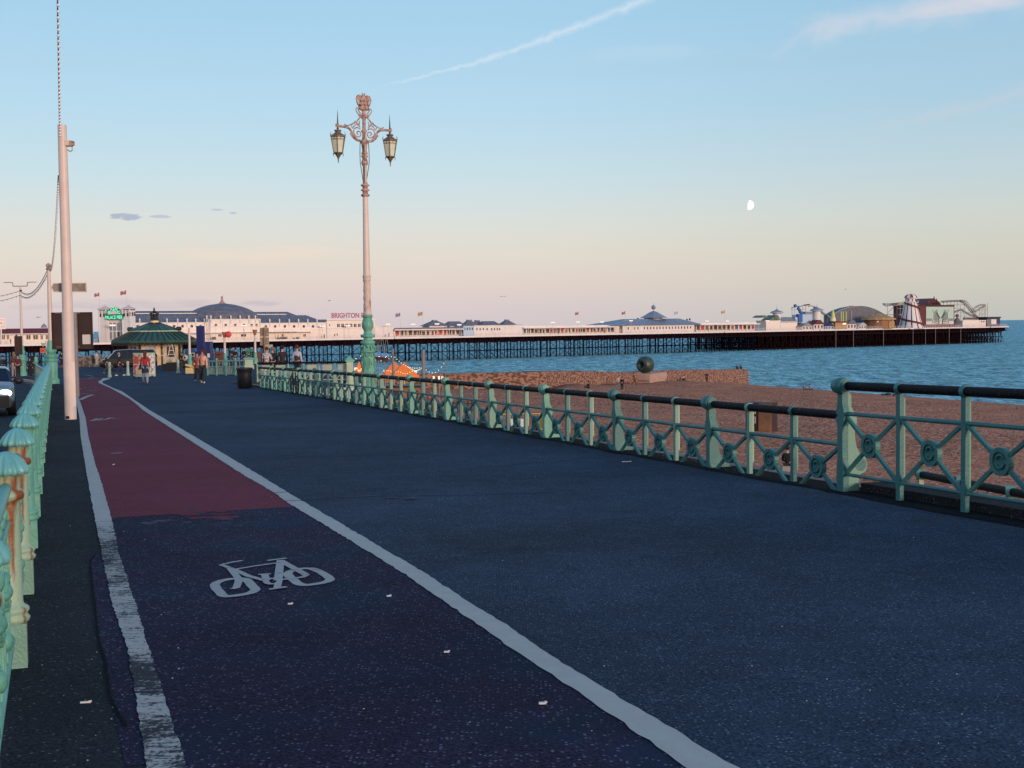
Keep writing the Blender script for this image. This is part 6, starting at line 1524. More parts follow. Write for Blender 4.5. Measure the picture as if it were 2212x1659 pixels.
# far people by the bins
G1='people along the far edge of the plaza'
for px,yh,t_,f_,lb in ((509,751,(.01,.01,.02),PI,'person in a dark hooded coat by the left red bin'),(501,757,(.02,.02,.02),.4,'shorter dark-clad person left of the dark hooded coat'),(527,757,(.015,.015,.02),-.6,'person in black sitting near the green-jacketed one'),(538,757,(.02,.22,.04),.2,'person in a bright green jacket at the far edge of the plaza'),(459,753,(.02,.025,.06),1.,'person in navy right of the blue totem')):
    per(px,784,None,f_,t_,(.03,.04,.07),pose='stand',label=lb,group=G1,Yd=120+random.random()*8)
# left group
G2='people waiting at the road bend'
for a in ((31,816,751,PI,(.10,.05,.05),(.30,.28,.28),dict(hair='l',longh=True,label='person with long fair hair standing at the left edge near the bend')),
          (52*.0+27.5,815,771,.3,(.16,.02,.03),(.02,.02,.02),dict(hair='b',label='person in a maroon jacket and black trousers, second from the left')),
          (39.5,818,766,-.2,(.10,.02,.03),(.015,.015,.02),dict(hair='b',label='person in dark maroon beside the slim lamp column')),
          (65,815,774,.4,(.012,.01,.012),(.012,.01,.012),dict(hair='b',coat=.45,label='person in a wide black skirt and black top right of the slim lamp column')),
          (75,812,762,PI,(.012,.01,.012),(.02,.02,.03),dict(hair='b',longh=True,label='tall person in black behind the short green railing')),
          (125,797,763,.2,(.02,.05,.30),(.02,.05,.28),dict(hair='b',label='person in bright blue just right of the green pedestal')),
          (134,793,759,PI,(.012,.015,.04),(.015,.015,.03),dict(hair='b',pose='walk',label='person in navy walking away left of the cream pole')),
          (7,815,768,.2,(.05,.05,.06),(.02,.02,.03),dict(hair='b',label='dark-clad person at the very left edge'))):
    kw=a[6];kw.setdefault('pose','stand');per(*a[:6],group=G2,**kw)
# people on the pier deck
G4='people strolling on the pier deck'
for px,lat_,t_,lb in ((22,1.5,(.03,.02,.02),'person on the pier leaning over its rail, far left'),(46,1.5,(.05,.02,.02),'person on the pier left of the slim lamp column'),(212-0,2.0,(.20,.03,.06),'person in dark red before the entrance tower'),(600,1.3,(.02,.02,.02),'person in black on the terrace of the arcade right wing'),(838+2,1.6,(.35,.05,.05),'person in red before the white block right of the big lamp post'),
                  (700,1.2,(.10,.06,.05),'person near the lettered building on the pier'),(1206,1.5,(.05,.03,.04),'person before the colonnade right of the small grey roofs'),(1305,1.4,(.02,.02,.02),'person in black left of the blue-grey roofed pavilion'),(1530,1.3,(.10,.02,.02),'person in maroon right of the pavilion'),(1860,1.4,(.55,.06,.18),'person in bright pink in the funfair')):
    s=ps(px,lat_);x,y=pw(s,lat_);person(Vector((x,y,8.5)),1.7,px*.7,t_,(.03,.03,.05),label=lb,group=G4,fingers=False)
# beach people
def bg(px,py):
    r=ray(px,py);t=20.
    while t<300 and 12+r[2]*t>bz(r[0]*t,r[1]*t):t+=.1
    return Vector((r[0]*t,r[1]*t,bz(r[0]*t,r[1]*t)))
def pb2(px,py,h,face,*a,**k):
    g=bg(px,py);return person(g,h,-math.atan2(g.x,g.y)+face,*a,fingers=False,**k)
def r5(x,y):return ((2150+x*.3843)/1.8445,(1150+y*.3843)/1.8445)
pb2(*r5(815,1045),1.66,PI,(.45,.34,.34),(.15,.16,.2),hair='l',pose='stand',label='person in a pale pink top on the beach, left of the one in black')
pb2(*r5(855,1062),1.75,PI,(.012,.008,.008),(.012,.01,.012),hair='b',pose='stand',shoe=(.6,.55,.5),label='person all in black with white shoes standing on the beach')
pb2(*r5(980,1000),1.75,PI/2,(.06,.03,.02),(.05,.03,.025),hair='b',pose='walk',label='person in dark brown stepping along the groyne below the bronze ring')
pb2(*r5(1733,972),1.7,PI,(.012,.01,.012),(.012,.01,.012),hair='l',pose='stand',label='person in black standing alone near the groyne end')
pb2(*r5(505,1035),1.7,-.8,(.02,.015,.015),(.02,.015,.02),hair='b',pose='ground',label='person in black sitting at the foot of the groyne wall')
pb2(*r5(1490,952),1.7,.3,(.42,.30,.30),(.012,.01,.012),hair='b',pose='ground',label='person in a pale top and black trousers sitting at the groyne, left of a pair')
pb2(*r5(1525,952),1.7,.3,(.30,.24,.28),(.25,.2,.2),hair='l',pose='ground',label='fair-haired person in lilac sitting at the groyne, right of a pair')
def r6(x,y):return ((2900+x*.5335)/1.8445,(1100+y*.5335)/1.8445)
for x,y,t_,b_,hr,lb in ((570,850,(.20,.22,.25),(.1,.1,.12),'g','person in grey with white hair sitting at the beach crest'),(612,851,(.26,.28,.34),(.14,.06,.04),'b','dark-haired person in a pale blue top sitting at the beach crest'),
          (1240,893,(.42,.36,.36),(.12,.08,.1),'r','person in a whitish top sitting at the crest behind the raised railing'),(1275,895,(.015,.015,.02),(.015,.015,.02),'b','person in black at the crest, half hidden by a railing standard')):
    p=bg(*r6(x,y));r=ray(*r6(x,y));
    pb2(*r6(x,y+2),1.7,PI-.6,t_,b_,hair=hr,pose='ground',label=lb)
# lower stair rail beyond the raised railing
A0=at(1984,1024,16.5);B0=at(2300,1085,13.2);o=thing('railing','lower black stair handrail with rusty green standards, glimpsed under the raised railing','railing',A0)
v_=B0-A0;m=mb('blackr');m.tube([(0,0,0),tuple(v_)],.05,10);m.build('handrail',o)
for t in (.02,.34,.68,1.):
    q=v_*t;m=mb('rusty');m.box((q.x,q.y,q.z-.62),(.06,.06,1.25));m.use('pale');m.tube([(q.x-.05,q.y+.02,q.z),(q.x+.05,q.y-.02,q.z)],.075,12);m.build('standard',o)
# lying legs beside them: bag on the shingle
for x,y,lb in ((1195,890,'dark bags lying on the shingle crest left of the sitting pair'),):
    p=bg(*r6(x,y));m=mb('black');m.ball((0,0,.15),.3,8,6,(1.8,.8,.6));m.ball((-.7,0,.1),.2,8,6,(1.8,.7,.6));tag(m.build('bag',loc=p),lb,'bag')
# person on the lower promenade wall
g=Vector((0,0,0));r=ray(1701,1030);t=(5.5-12)/r[2];g=Vector((r[0]*t,r[1]*t,5.5))
person(g,1.7,-math.atan2(g.x,g.y)+PI,(.008,.006,.008),(.012,.012,.015),hair='b',pose='sit',label='person all in black sitting below the promenade, seen through the railing')
m=mb('concrete');m.box((0,0,.24),(.5,.45,.46));tag(m.build('stone_block',loc=g+Vector((0,.02,0))),'stone block the person in black sits on','block')
# ---------------------------------------------------------------- groyne with the bronze ring
def gl(px,pyt,pyb=None):
    """point of the groyne line seen at px"""
    t=(px-CX)/F+.0127*(CY-803)/F;dx,dy=GB[0]-GA[0],GB[1]-GA[1];k=(t*GA[1]-GA[0])/(dx-t*dy);return k
gy=thing('groyne','rough brown concrete sea groyne running out from the beach into the water','groyne',(GA[0],GA[1],0),math.atan2(GB[1]-GA[1],GB[0]-GA[0]))
LG=math.dist(GA,GB)
tops=[]
for px,py in ((1166,802.5),(1240,801),(1330,803),(1362,805),(1400,801.5),(1480,799),(1560,798),(1616,797)):
    k=gl(px,py);y=GA[1]+k*(GB[1]-GA[1]);tops.append((k*LG,at(px,py,y).z))
m=mb('groyne');n=90;vs=[];fs=[];s_0=tops[0][0];s_1=tops[-1][0]
rg=random.Random(2)
for i in range(n+1):
    s=s_0+(s_1-s_0)*i/n;z=ip(tops,s)
    row=[(s,-.25,-1.5),(s,-.2,z*.35),(s,-.05,z*.7),(s,.0,z-.12),(s,.1,z),(s,2.6,z),(s,2.8,z-.2),(s,3.0,-1.5)]
    for j,(a,b,c_) in enumerate(row):
        q=.20*mn.noise(Vector((a*.9,b,c_*1.2))) +.10*mn.noise(Vector((a*3,b,c_*3)));vs.append((a,b+q*(1 if 0<j<4 else .3),c_+q*.25*(j>2)))
for i in range(n):
    for j in range(7):fs.append((i*8+j,(i+1)*8+j,(i+1)*8+j+1,i*8+j+1))
m.add(vs,fs);m.add([vs[n*8+j] for j in range(8)],[tuple(range(8))]);
m.build('wall',gy)
m=mb('ledge')
for z in (.55,1.0,1.5,1.95):m.box((s_1-4.5,-.28,z),(9,.16,.06))
m.build('timber_course',gy)
# landward rough wall from the groyne back across the cafe area
gw=mb('groyne');n=60;vs=[];fs=[]
for i in range(n+1):
    t=i/n;x=GA[0]+1.0+(-62-GA[0])*t;y=164.2-6*t;zt=ip([(0,5.95),(.25,5.9),(.45,5.8),(1,5.8)],t)
    for j,(dy,z) in enumerate(((-.3,2.5),(-.2,3.6),(0,4.8),(.05,zt),(2.4,zt),(2.6,-1))):
        q=.22*mn.noise(Vector((x*.8,dy,z*1.3)))+.1*mn.noise(Vector((x*3,dy,z*3)));vs.append((x,y+dy+q,z+q*.2))
for i in range(n):
    for j in range(5):fs.append((i*6+j+1,(i+1)*6+j+1,(i+1)*6+j,i*6+j))
gw.add(vs,fs);tag(gw.build('sea_wall'),'rough flint and concrete wall at the head of the beach, left of the bronze ring','wall')
# ledge + ring
k=gl(1394,803);gp_=Vector((GA[0]+k*(GB[0]-GA[0]),GA[1]+k*(GB[1]-GA[1]),0));zl=at(1394,806.5,gp_.y-1.5).z
lg=mb('ledge');ax=math.atan2(GB[1]-GA[1],GB[0]-GA[0]);lg.box((0,-.9,zl-.5),(7.5,2.6,1.0));lg.box((0,-1,zl-2.2),(6.8,2.2,2.6));tag(lg.build('plinth',loc=gp_,rz=ax),'concrete ledge on the groyne carrying the bronze ring','plinth')
Yr=gp_.y-1.0;zr0=at(1394,806,Yr).z;zr1=at(1394,769.5,Yr).z;hw=(at(1410.5,790,Yr).x-at(1378,790,Yr).x)/2
c0=Vector((at(1394,790,Yr).x,Yr,(zr0+zr1)/2))
dn=mb('bronze');hh=(zr1-zr0)/2;n1,n2=40,20;R1=hh*.56;vs=[];fs=[]
for i in range(n1):
    a=2*math.pi*i/n1
    for j in range(n2):
        b=2*math.pi*j/n2;rr=R1+hh*.46*math.cos(b);y=hh*.86*math.sin(b)
        z=rr*math.sin(a);vs.append((rr*math.cos(a)*.98,y,max(z,-hh*.93)))
for i in range(n1):
    for j in range(n2):fs.append((i*n2+j,((i+1)%n1)*n2+j,((i+1)%n1)*n2+(j+1)%n2,i*n2+(j+1)%n2))
dn.add(vs,fs,True);o=dn.build('ring_sculpture',loc=(c0.x,c0.y,c0.z-.0),rz=math.radians(-42));tag(o,'big dark green bronze ring sculpture with a small off-centre hole, standing on the groyne','sculpture')
# ---------------------------------------------------------------- beach odds and ends
for px,lb in ((1592,'left of the two people sitting on top of the groyne end'),(1600,'right of the two people sitting on top of the groyne end')):
    k=gl(px,0);y=GA[1]+k*(GB[1]-GA[1])+1.2;p=at(px,797.5,y);person(Vector((p.x,y,p.z)),1.7,PI-.4,(.03,.03,.05),(.02,.02,.03),hair='b',pose='ground',fingers=False,label=lb)
g=bg(1645,931);bx=thing('notice_kiosk','dark brown box with small framed notices standing on the shingle','noticeboard',g,math.radians(-20)-.35)
wq=72/F*g.y;hq=at(1645,886,g.y).z-g.z+.5
m=mb('brown');m.box((0,0,hq/2),(wq*.8,1.0,hq));m.build('box',bx)
m=mb('timb');m.box((.5*wq*.5,-.52,hq*.5),(wq*.42,.04,hq*.96));m.build('rusty_panel',bx)
m=mb('brown');m.box((-wq*.2,-.53,hq*.5),(wq*.38,.05,hq));m.build('notice_case',bx)
M['lilac']=mat('lilac_notice',(.42,.16,.38),.6,.2,9);M['ochre']=mat('ochre_notice',(.5,.38,.2),.6,.2,9);M['inknotice']=mat('printed_notice',(.42,.38,.36),.6,0,14,col2=(.10,.08,.08),mask=(.48,.54))
for i,(x,z,k) in enumerate(((-.29,.73,'inknotice'),(-.11,.73,'inknotice'),(-.29,.40,'ochre'),(-.11,.40,'lilac'),(-.2,.56,'inknotice'))):
    m=mb('paper');m.box((x*wq,-.565,z*hq),(.26,.02,.42));m.use(k);m.box((x*wq,-.58,z*hq),(.21,.02,.36));m.build('notice',bx)
g=bg(1090,826);lbx=thing('lifebuoy_post','red round lifebuoy housing on a short post at the head of the beach','lifebuoy',g)
z=at(1090,808,g.y).z-g.z;m=mb('cream');m.tube([(0,0,0),(0,0,z)],.07,8);m.build('post',lbx)
M['lbred']=mat('lifebuoy_red',(.62,.06,.06),.5,.05);m=mb('lbred');m.tube([(0,-.12,z),(0,.06,z)],.52,20);m.use('paper');m.box((0,-.14,z),(.10,.03,.5));m.box((0,-.14,z-.6),(.14,.05,.3));m.build('housing',lbx)
# yellow signs frame and skip-like box beyond the railing at the beach edge
g=Vector(at(1146,885,0+30));g=Vector((g.x,30,0));
def yb(px,py,Yd):return at(px,py,Yd)
Yq=78.;o=thing('barrier','bright yellow frame barrier on the beach seen through the railing','barrier',(yb(1120,880,Yq).x,Yq,bz(yb(1120,880,Yq).x,Yq)),.1)
m=mb('buff');M['ybar']=mat('barrier_yellow',(.62,.42,.05),.5,.1);m.use('ybar');w_=2.6;hz=1.15
for a,b in (((-w_/2,0,0),(-w_/2,0,hz)),((w_/2,0,0),(w_/2,0,hz)),((-w_/2,0,hz),(w_/2,0,hz)),((-w_/2,0,.15),(w_/2,0,.15)),((w_/2,0,hz),(w_/2+.5,.8,hz)),((w_/2+.5,.8,0),(w_/2+.5,.8,hz)),((w_/2,0,.15),(w_/2+.5,.8,.15))):m.tube([a,b],.035,6)
m.box((w_/2+.25,.4,.5),(.06,.85,.6),-.55*0+.56);m.build('frame',o)
m=mb('paper');m.box((-.1,-.05,.6),(.8,.03,.5));m.use('dark');m.box((-.1,-.07,.62),(.3,.02,.25));m.build('sign',o)
# ---------------------------------------------------------------- cafe below the railing
def zp(px,py,Yd,z0=5.0):
    p=at(px,py,Yd);return p
def parasol(px,pyt,pyb,pxa,pxb,Yd,lb):
    p=at(px,pyt,Yd);z0=max(5.3,bz(p.x,Yd));q_=at(px,pyb,Yd);r=(at(pxb,pyb,Yd).x-at(pxa,pyb,Yd).x)/2;o=thing('parasol',lb,'parasol',(p.x,Yd,z0),.95,'orange cafe parasols')
    h=p.z-z0;hb=q_.z-z0;m=mb('orange');rr=r*1.25
    m.lathe([(rr,hb-.25),(rr*.99,hb),(.05,h)],n=4,smooth=False);m.build('canopy',o)
    m=mb('cream');m.tube([(0,0,0),(0,0,h)],.05,8);m.build('pole',o)
    b=mb('bulb')
    for i in range(40):
        t=i/40*4;k_=int(t);f=t-k_;a0,a1=k_*PI/2,(k_+1)*PI/2;rb_=rr*.84
        x=rb_*(math.cos(a0)*(1-f)+math.cos(a1)*f);y=rb_*(math.sin(a0)*(1-f)+math.sin(a1)*f);b.ball((x,y,hb+.30+.12*math.sin(f*PI*3)),.04,6,4)
    b.build('light_string',o);return o
parasol(775.5,782,806,763,788,100,'orange parasol left of the big lamp post')
parasol(851,780.5,808,823,880,127,'orange parasol farther back, half hidden by its neighbour right of the lamp post')
parasol(873,783,811,841,907,118,'largest orange parasol, nearest the thick pole with lights')
for px,pyt,Yd,lb,r in ((848.5,754,106,'thin grey pole behind the orange parasols',.10),(914,758,100,'thick grey pole wrapped with string lights, right of the orange parasols',.15)):
    p=at(px,pyt,Yd);tag(mb('greym').tube([(0,0,5.2-p.z),(0,0,0)],r,10).build('pole',loc=p),lb,'pole','cafe poles')
M['blk']=M['wire']
def fest(a,b,sag,lb,k='bulb',sp_=.5,br=.04):festoon(cat(a,b,sag,18),lb,.015,br,sp_,k=k,grp='light strings over the beach cafe')
P914=at(914,790,100);P848=at(848.5,765,106)
fest(P848,P914,.5,'string of lights from the thin pole to the thick pole')
fest(P914,at(961,777,103),.75,'string of lights right of the thick pole, dipping low')
fest(at(880,789,106),P914,.35,'short low string of lights ending on the thick pole')
fest(at(800,770,103),P848,.4,'string of lights between the lamp post and the thin pole',sp_=.4,br=.04)
fest(at(745,776,90),at(790,758,90),.2,'string of lights left of the big lamp post',sp_=.4,br=.04)
for px in (955,962,940):
    p=at(px,790,103);tag(mb('greym').tube([(p.x,103,5.2),(p.x,103,at(px,778 if px==962 else 800,103).z)],.03,6).build('pole'),{955:'thin mast by the glowing heaters, left of the tallest',962:'tallest thin mast by the glowing heaters',940:'short thin mast left of the glowing heaters'}[px],'pole','cafe poles')
for px,lb in ((937,'leftmost glowing patio heater tube'),(948.5,'middle glowing patio heater tube'),(955.5,'rightmost glowing patio heater tube')):
    p=at(px,825,106);o=thing('patio_heater',lb,'heater',(p.x,106,5.2),0,'patio heaters at the beach cafe')
    m=mb('greym');m.tube([(0,0,0),(0,0,p.z-5.2)],.07,8);m.build('stand',o);m=mb('heat');a=p.z-5.2;m.tube([(0,0,a),(0,0,at(px,813,106).z-5.2)],.075,8);m.build('tube',o)
for px,py,lb in ((817,770,'mirror-topped copper globe, left and half hidden by the lamp post'),(831,771,'mirror-topped copper globe right of the lamp post')):
    Yd=82.;c_=at(px,py,Yd);r=9.2/F*Yd;o=thing('globe_lamp',lb,'lamp',(c_.x,Yd,5.3),0,'mirrored globes on looped stands');h=c_.z-5.3
    m=mb('coppr');m.ball((0,0,h),r,20,12);m.build('lower_bowl',o);m=mb('chrome');m.lathe([(r*1.03,h-.01),(r*1.02,h+.03)]+[(r*1.02*math.cos(t),h+r*1.02*math.sin(t)) for t in (.1,.4,.7,1.,1.3,1.55)],n=20);m.build('upper_bowl',o)
    m=mb('greym');m.tube([(0,0,0),(0,0,h-r)],.035,8);t0=h+r
    for s_ in (-1,1):m.tube(cur([(s_*.02,0,t0),(s_*.05,0,t0+.5),(s_*.10,0,t0+.85),(s_*.2,0,t0+.75),(s_*.24,0,t0+.35)],.02),.018,6)
    m.box((0,0,t0+.12),(.3,.05,.05));m.build('stand',o)
# cafe clutter: dark hut, tables, diners
o=thing('cafe_hut','low dark cafe hut under the orange parasols','hut',(*at(845,835,106).xy,5.2),0)
m=mb('timb');m.box((0,0,.9),(5.5,2.2,1.8));m.build('wall',o);m=mb('black');m.box((0,-.1,1.86),(5.9,2.6,.12));m.build('roof',o)
for i in range(4):
    m=mb('dark');m.box((-2+i*1.3,-1.12,1.1),(.9,.06,.8));m.build('hatch',o)
GD='diners at the beach cafe'
for i,(px,t_,lb) in enumerate(((928,(.25,.05,.05),'diner in red left of the glowing heaters'),(942,(.35,.12,.10),'diner in coral between the heaters'),(965,(.02,.02,.02),'diner in black right of the heaters'),(895,(.02,.02,.03),'diner in black under the largest orange parasol'))):
    p=at(px,840,100);person(Vector((p.x,100,5.35)),1.7,.4*i,t_,(.03,.03,.04),pose='sit',label=lb,group=GD,fingers=False)
    m=mb('timb');m.box((0,0,.46),(.5,.5,.05))
    for a,b in ((-.2,-.2),(.2,-.2),(-.2,.2),(.2,.2)):m.box((a,b,.22),(.05,.05,.44))
    tag(m.build('stool',loc=(p.x,100.05,5.35)),'wooden stool under the '+lb,'stool','stools at the beach cafe')
o=thing('picket_fence','low dark picket fence around the beach cafe, below the heaters','fence',(at(945,840,96).x,96,5.3),0)
m=mb('brown')
for i in range(22):m.box((-3+i*.28,0,.5),(.12,.03,1.0))
m.box((0,.03,.8),(6.2,.03,.07));m.box((0,.03,.25),(6.2,.03,.07));m.build('pickets',o)
# ---------------------------------------------------------------- terrace jutting out from the promenade
YT=63.;xa,xb=at(556,790,YT).x,at(757,790,YT).x;zt=12-prof(dv(((xa+xb)/2,YT))[0]);zt=G(at(650,829,YT).x,YT)
tr=thing('terrace','terrace jutting seaward beyond the railing, white wall below and sage panels in its balustrade','terrace',((xa+xb)/2,YT,zt));W=xb-xa
m=mb('asph');m.prism([(-W/2-2,0),(W/2,0),(W/2,9),(-W/2-1,9)],-.3,0.,'xy');m.build('floor',tr)
m=mb('wwhite');m.box((0,.1,-3),(W,.3,5.4));m.box((W/2-.1,4.5,-3),(.25,8.8,5.4));m.build('supporting_wall',tr)
m=mb('blackr');zr_=at(650,783.5,YT).z-zt;m.tube([(-W/2,-.0,zr_),(W/2,0,zr_)],.05,10);m.tube([(W/2,0,zr_),(W/2,9,zr_)],.05,10);m.build('handrail',tr)
for i in range(7):
    x=-W/2+W*i/6;m=mb('pale' if i%2 else 'rusty');m.box((x,0,zr_/2),(.07,.06,zr_));m.build('standard',tr)
for i in range(6):
    if i==2:continue
    x=-W/2+W*(i+.5)/6;m=mb('panel');m.box((x,.02,zr_*.74),(W/6-.3,.03,zr_*.30));m.build('panel',tr)
m=mb('panel')
for i in range(6):
    x=-W/2+W*(i+.5)/6;m.tube([(x-W/12+.05,0,.1),(x,0,zr_*.5),(x+W/12-.05,0,.1)],.03,6);m.tube([(x-W/12,0,.08),(x+W/12,0,.08)],.03,6);m.tube([(x-W/12,0,zr_*.52),(x+W/12,0,zr_*.52)],.03,6);m.tube([(x,0,.1),(x,0,zr_*.5)],.025,6)
m.build('lattice',tr)
def pillar(px,pyt,pyb,Yd,wpx,lb):
    p=at(px,pyb,Yd);h=at(px,pyt,Yd).z-p.z;w_=wpx/F*Yd;o=thing('pillar',lb,'pillar',p,.25);m=mb('lgreen')
    m.box((0,0,h*.42),(w_,w_,h*.84));m.box((0,0,.12),(w_*1.2,w_*1.2,.24));m.build('shaft',o)
    m=mb('lgreen');m.box((0,0,h*.80),(w_*.6,w_*1.06,.05));m.box((0,-w_*.51,h*.45),(w_*.6,.03,h*.5));m.build('panel',o)
    m=mb('green');m.box((0,0,h*.86),(w_*1.35,w_*1.35,.09));m.lathe([(w_*.85,h*.89),(w_*.5,h*.95),(w_*.15,h),(w_*.05,h*1.03)],n=4,ph=PI/4,smooth=False);m.build('cap',o);return o
pillar(756,770,836,YT-.1,14,'tall pale green pillar at the seaward corner of the terrace')
pillar(538,771,797,78,17,'short green pillar with a pointed cap at the far end of the patterned railing')
# curly patterned railing across the plaza
ga=gnd(449,811);gb=gnd(530,811);rl=thing('railing','low pale green railing with curly pattern between the walking couple and the black bin','railing',ga,math.atan2(gb.y-ga.y,gb.x-ga.x))
Lr_=math.hypot(gb.x-ga.x,gb.y-ga.y);dzz=0;hR=1.02;ga.z=G(ga.x,ga.y);rl.location=ga;slp=(G(gb.x,gb.y)-ga.z)/Lr_
m=mb('lgreen');m.tube([(0,0,hR),(Lr_,0,hR+slp*Lr_)],.045,8);m.tube([(0,0,hR*.62),(Lr_,0,hR*.62+slp*Lr_)],.03,6);m.tube([(0,0,.1),(Lr_,0,.1+slp*Lr_)],.03,6);m.build('rail',rl)
m=mb('lgreen');n=int(Lr_/.42)
for i in range(n):
    x=Lr_*(i+.5)/n;z=slp*x;m.tube(cur([(x-.15,0,z+.12),(x-.16,0,z+.45),(x-.05,0,z+.58),(x,0,z+.35),(x+.06,0,z+.12),(x+.17,0,z+.25),(x+.16,0,z+.60)],.02),.024,5)
    m.tube([(x,0,z+hR*.64),(x,0,z+hR)],.02,5)
m.build('curly_infill',rl)
for i in range(5):
    m=mb('green');x=Lr_*i/4;z=slp*x;m.box((x,0,z+.55),(.12,.12,1.1));m.ball((x,0,z+1.14),.10,8,6);m.build('post',rl)
# ---------------------------------------------------------------- kiosk
g=gnd(336,787.5);KY=g.y;ko=thing('kiosk','cream octagonal seafront kiosk with a two-tier dark green roof and black crown lantern','kiosk',g,.12)
def kz(py):return at(336,py,KY).z-g.z
def kr(w_):return w_/F*KY/2
ph=PI/8
m=mb('kwall');rw_=kr(112)*1.03;m.lathe([(rw_,0),(rw_,kz(737))],n=8,ph=ph,smooth=False);m.build('wall',ko)
m=mb('kdk')
for k in range(8):
    a=ph+k*PI/4;m.box((rw_*math.cos(a),rw_*math.sin(a),kz(737)/2),(.16,.16,kz(737)),rz=a);m.ball((rw_*1.03*math.cos(a),rw_*1.03*math.sin(a),1.75),.12,6,5)
m.build('corner_column',ko)
ap=rw_*math.cos(PI/8)
for k,kind in ((4,'w'),(5,'w'),(6,'p'),(7,'t'),(0,'w'),(1,'p')):
    a=k*PI/4;R_2=Matrix.Rotation(a+PI/2,4,'Z');def_o=Vector((math.cos(a)*ap,math.sin(a)*ap,0))
    m=MB();m.use('white');m.box((0,-.03,1.35),(1.25,.06,1.35));m.use('window' if kind!='p' else 'poster2');m.box((0,-.07,1.35),(1.02,.05,1.1))
    if kind=='w':m.use('kwall');m.box((0,-.11,1.35),(.06,.04,1.1))
    m.xf(Matrix.Translation(def_o)@R_2);m.build('window' if kind!='p' else 'poster',ko)
m=mb('kgreen');re=kr(174)*1.06;rt_=kr(108)
m.lathe([(re,kz(739.5)),(re,kz(735.5)),(re*.98,kz(734.6)),(rt_,kz(716.5)),(rt_*.99,kz(716.4))],n=8,ph=ph,smooth=False);m.build('lower_roof',ko)
m=mb('kdk');m.lathe([(re*.99,kz(742)),(re*1.0,kz(739))],n=8,ph=ph,smooth=False)
for k in range(8):
    for j in range(9):
        a=ph+k*PI/4;b=a+PI/4;t=(j+.5)/9;x=re*(math.cos(a)*(1-t)+math.cos(b)*t);y=re*(math.sin(a)*(1-t)+math.sin(b)*t);m.box((x*.995,y*.995,kz(742.5)),(.12,.12,.3))
m.build('valance',ko)
m=mb('lgreen');m.lathe([(rt_*1.04,kz(716.6)),(rt_*1.04,kz(714.2))],n=8,ph=ph,smooth=False);m.build('cornice',ko)
m=mb('kgreen');m.lathe([(rt_*1.02,kz(714)),(rt_*.93,kz(711)),(rt_*.55,kz(703)),(kr(20),kz(697.5)),(kr(16),kz(697))],n=8,ph=ph,smooth=False);m.build('upper_roof',ko)
m=mb('kgreen');m.use('kdk')
for k in range(8):
    a=ph+k*PI/4;b=a+PI/4
    for t in [i/5 for i in range(5)]:
        p=Vector((math.cos(a)*(1-t)+math.cos(b)*t,math.sin(a)*(1-t)+math.sin(b)*t,0));m.bar((p.x*re*.985,p.y*re*.985,kz(734.8)+.05),(p.x*rt_,p.y*rt_,kz(716.6)+.05),.07,.07)
        if t in (0,.4):m.bar((p.x*rt_*1.0,p.y*rt_*1.0,kz(713.4)+.05),(p.x*kr(20),p.y*kr(20),kz(697.6)+.05),.06,.06)
m.build('roof_seam',ko)
m=mb('kdk')
for k in (3,4,0,7,2,1):
    a=ph+k*PI/4
    for j in range(4):
        t=j/8;b=a+PI/4*(1 if k in(3,7,1) else -1);p=Vector((math.cos(a)*(1-t)+math.cos(b)*t,math.sin(a)*(1-t)+math.sin(b)*t,0))*rt_*1.02;m.tube([(p.x,p.y,kz(714)),(p.x,p.y,kz(708))],.04,5);m.ball((p.x,p.y,kz(710.5)),.16,6,5,(1,1,1.4))
m.build('cresting',ko)
m=mb('kwall');m.lathe([(kr(18),kz(698)),(kr(17),kz(692.5))],n=12);m.build('drum',ko)
m=mb('kdk');m.lathe([(kr(19),kz(692.5)),(kr(19),kz(690.5)),(kr(8),kz(690))],n=10)
for k in range(10):
    a=k*PI/5;m.tube(cur([(kr(16)*math.cos(a),kr(16)*math.sin(a),kz(690.5)),(kr(15)*math.cos(a),kr(15)*math.sin(a),kz(680)),(kr(19)*math.cos(a),kr(19)*math.sin(a),kz(677.5)),(kr(9)*math.cos(a),kr(9)*math.sin(a),kz(674.5)),(0,0,kz(673))],.05),.045,5)
for y_ in (686,680):m.tube([(kr(16)*math.cos(q*PI/8),kr(16)*math.sin(q*PI/8),kz(y_)) for q in range(17)],.05,5)
m.lathe([(kr(7),kz(690)),(kr(7),kz(678))],n=8);m.lathe([(.1,kz(674)),(.16,kz(671.5)),(.06,kz(670)),(.12,kz(668.5)),(.02,kz(664))],n=8);m.build('crown_lantern',ko)
# ladder-like A-frame and a table before the kiosk
g2_=gnd(371,789);o=thing('a_frame','tall white A-frame stand before the kiosk\'s right side','stand',g2_);m=mb('white')
for s_ in (-1,1):m.bar((s_*.55,0,0),(s_*.08,0,2.1),.06,.05)
for z in (.3,.7,1.1,1.5):m.box((0,0,z),(1.1-z*.45,.05,.05))
m.build('frame',o)
g2_=gnd(330,790);o=thing('table','long pale table in front of the kiosk','table',g2_);m=mb('cream');m.box((0,0,1.0),(3.0,.6,.07));m.build('tabletop',o)
for x in (-1.4,-.5,.5,1.4):m=mb('cream');m.box((x,0,.5),(.07,.07,.98));m.build('leg',o)
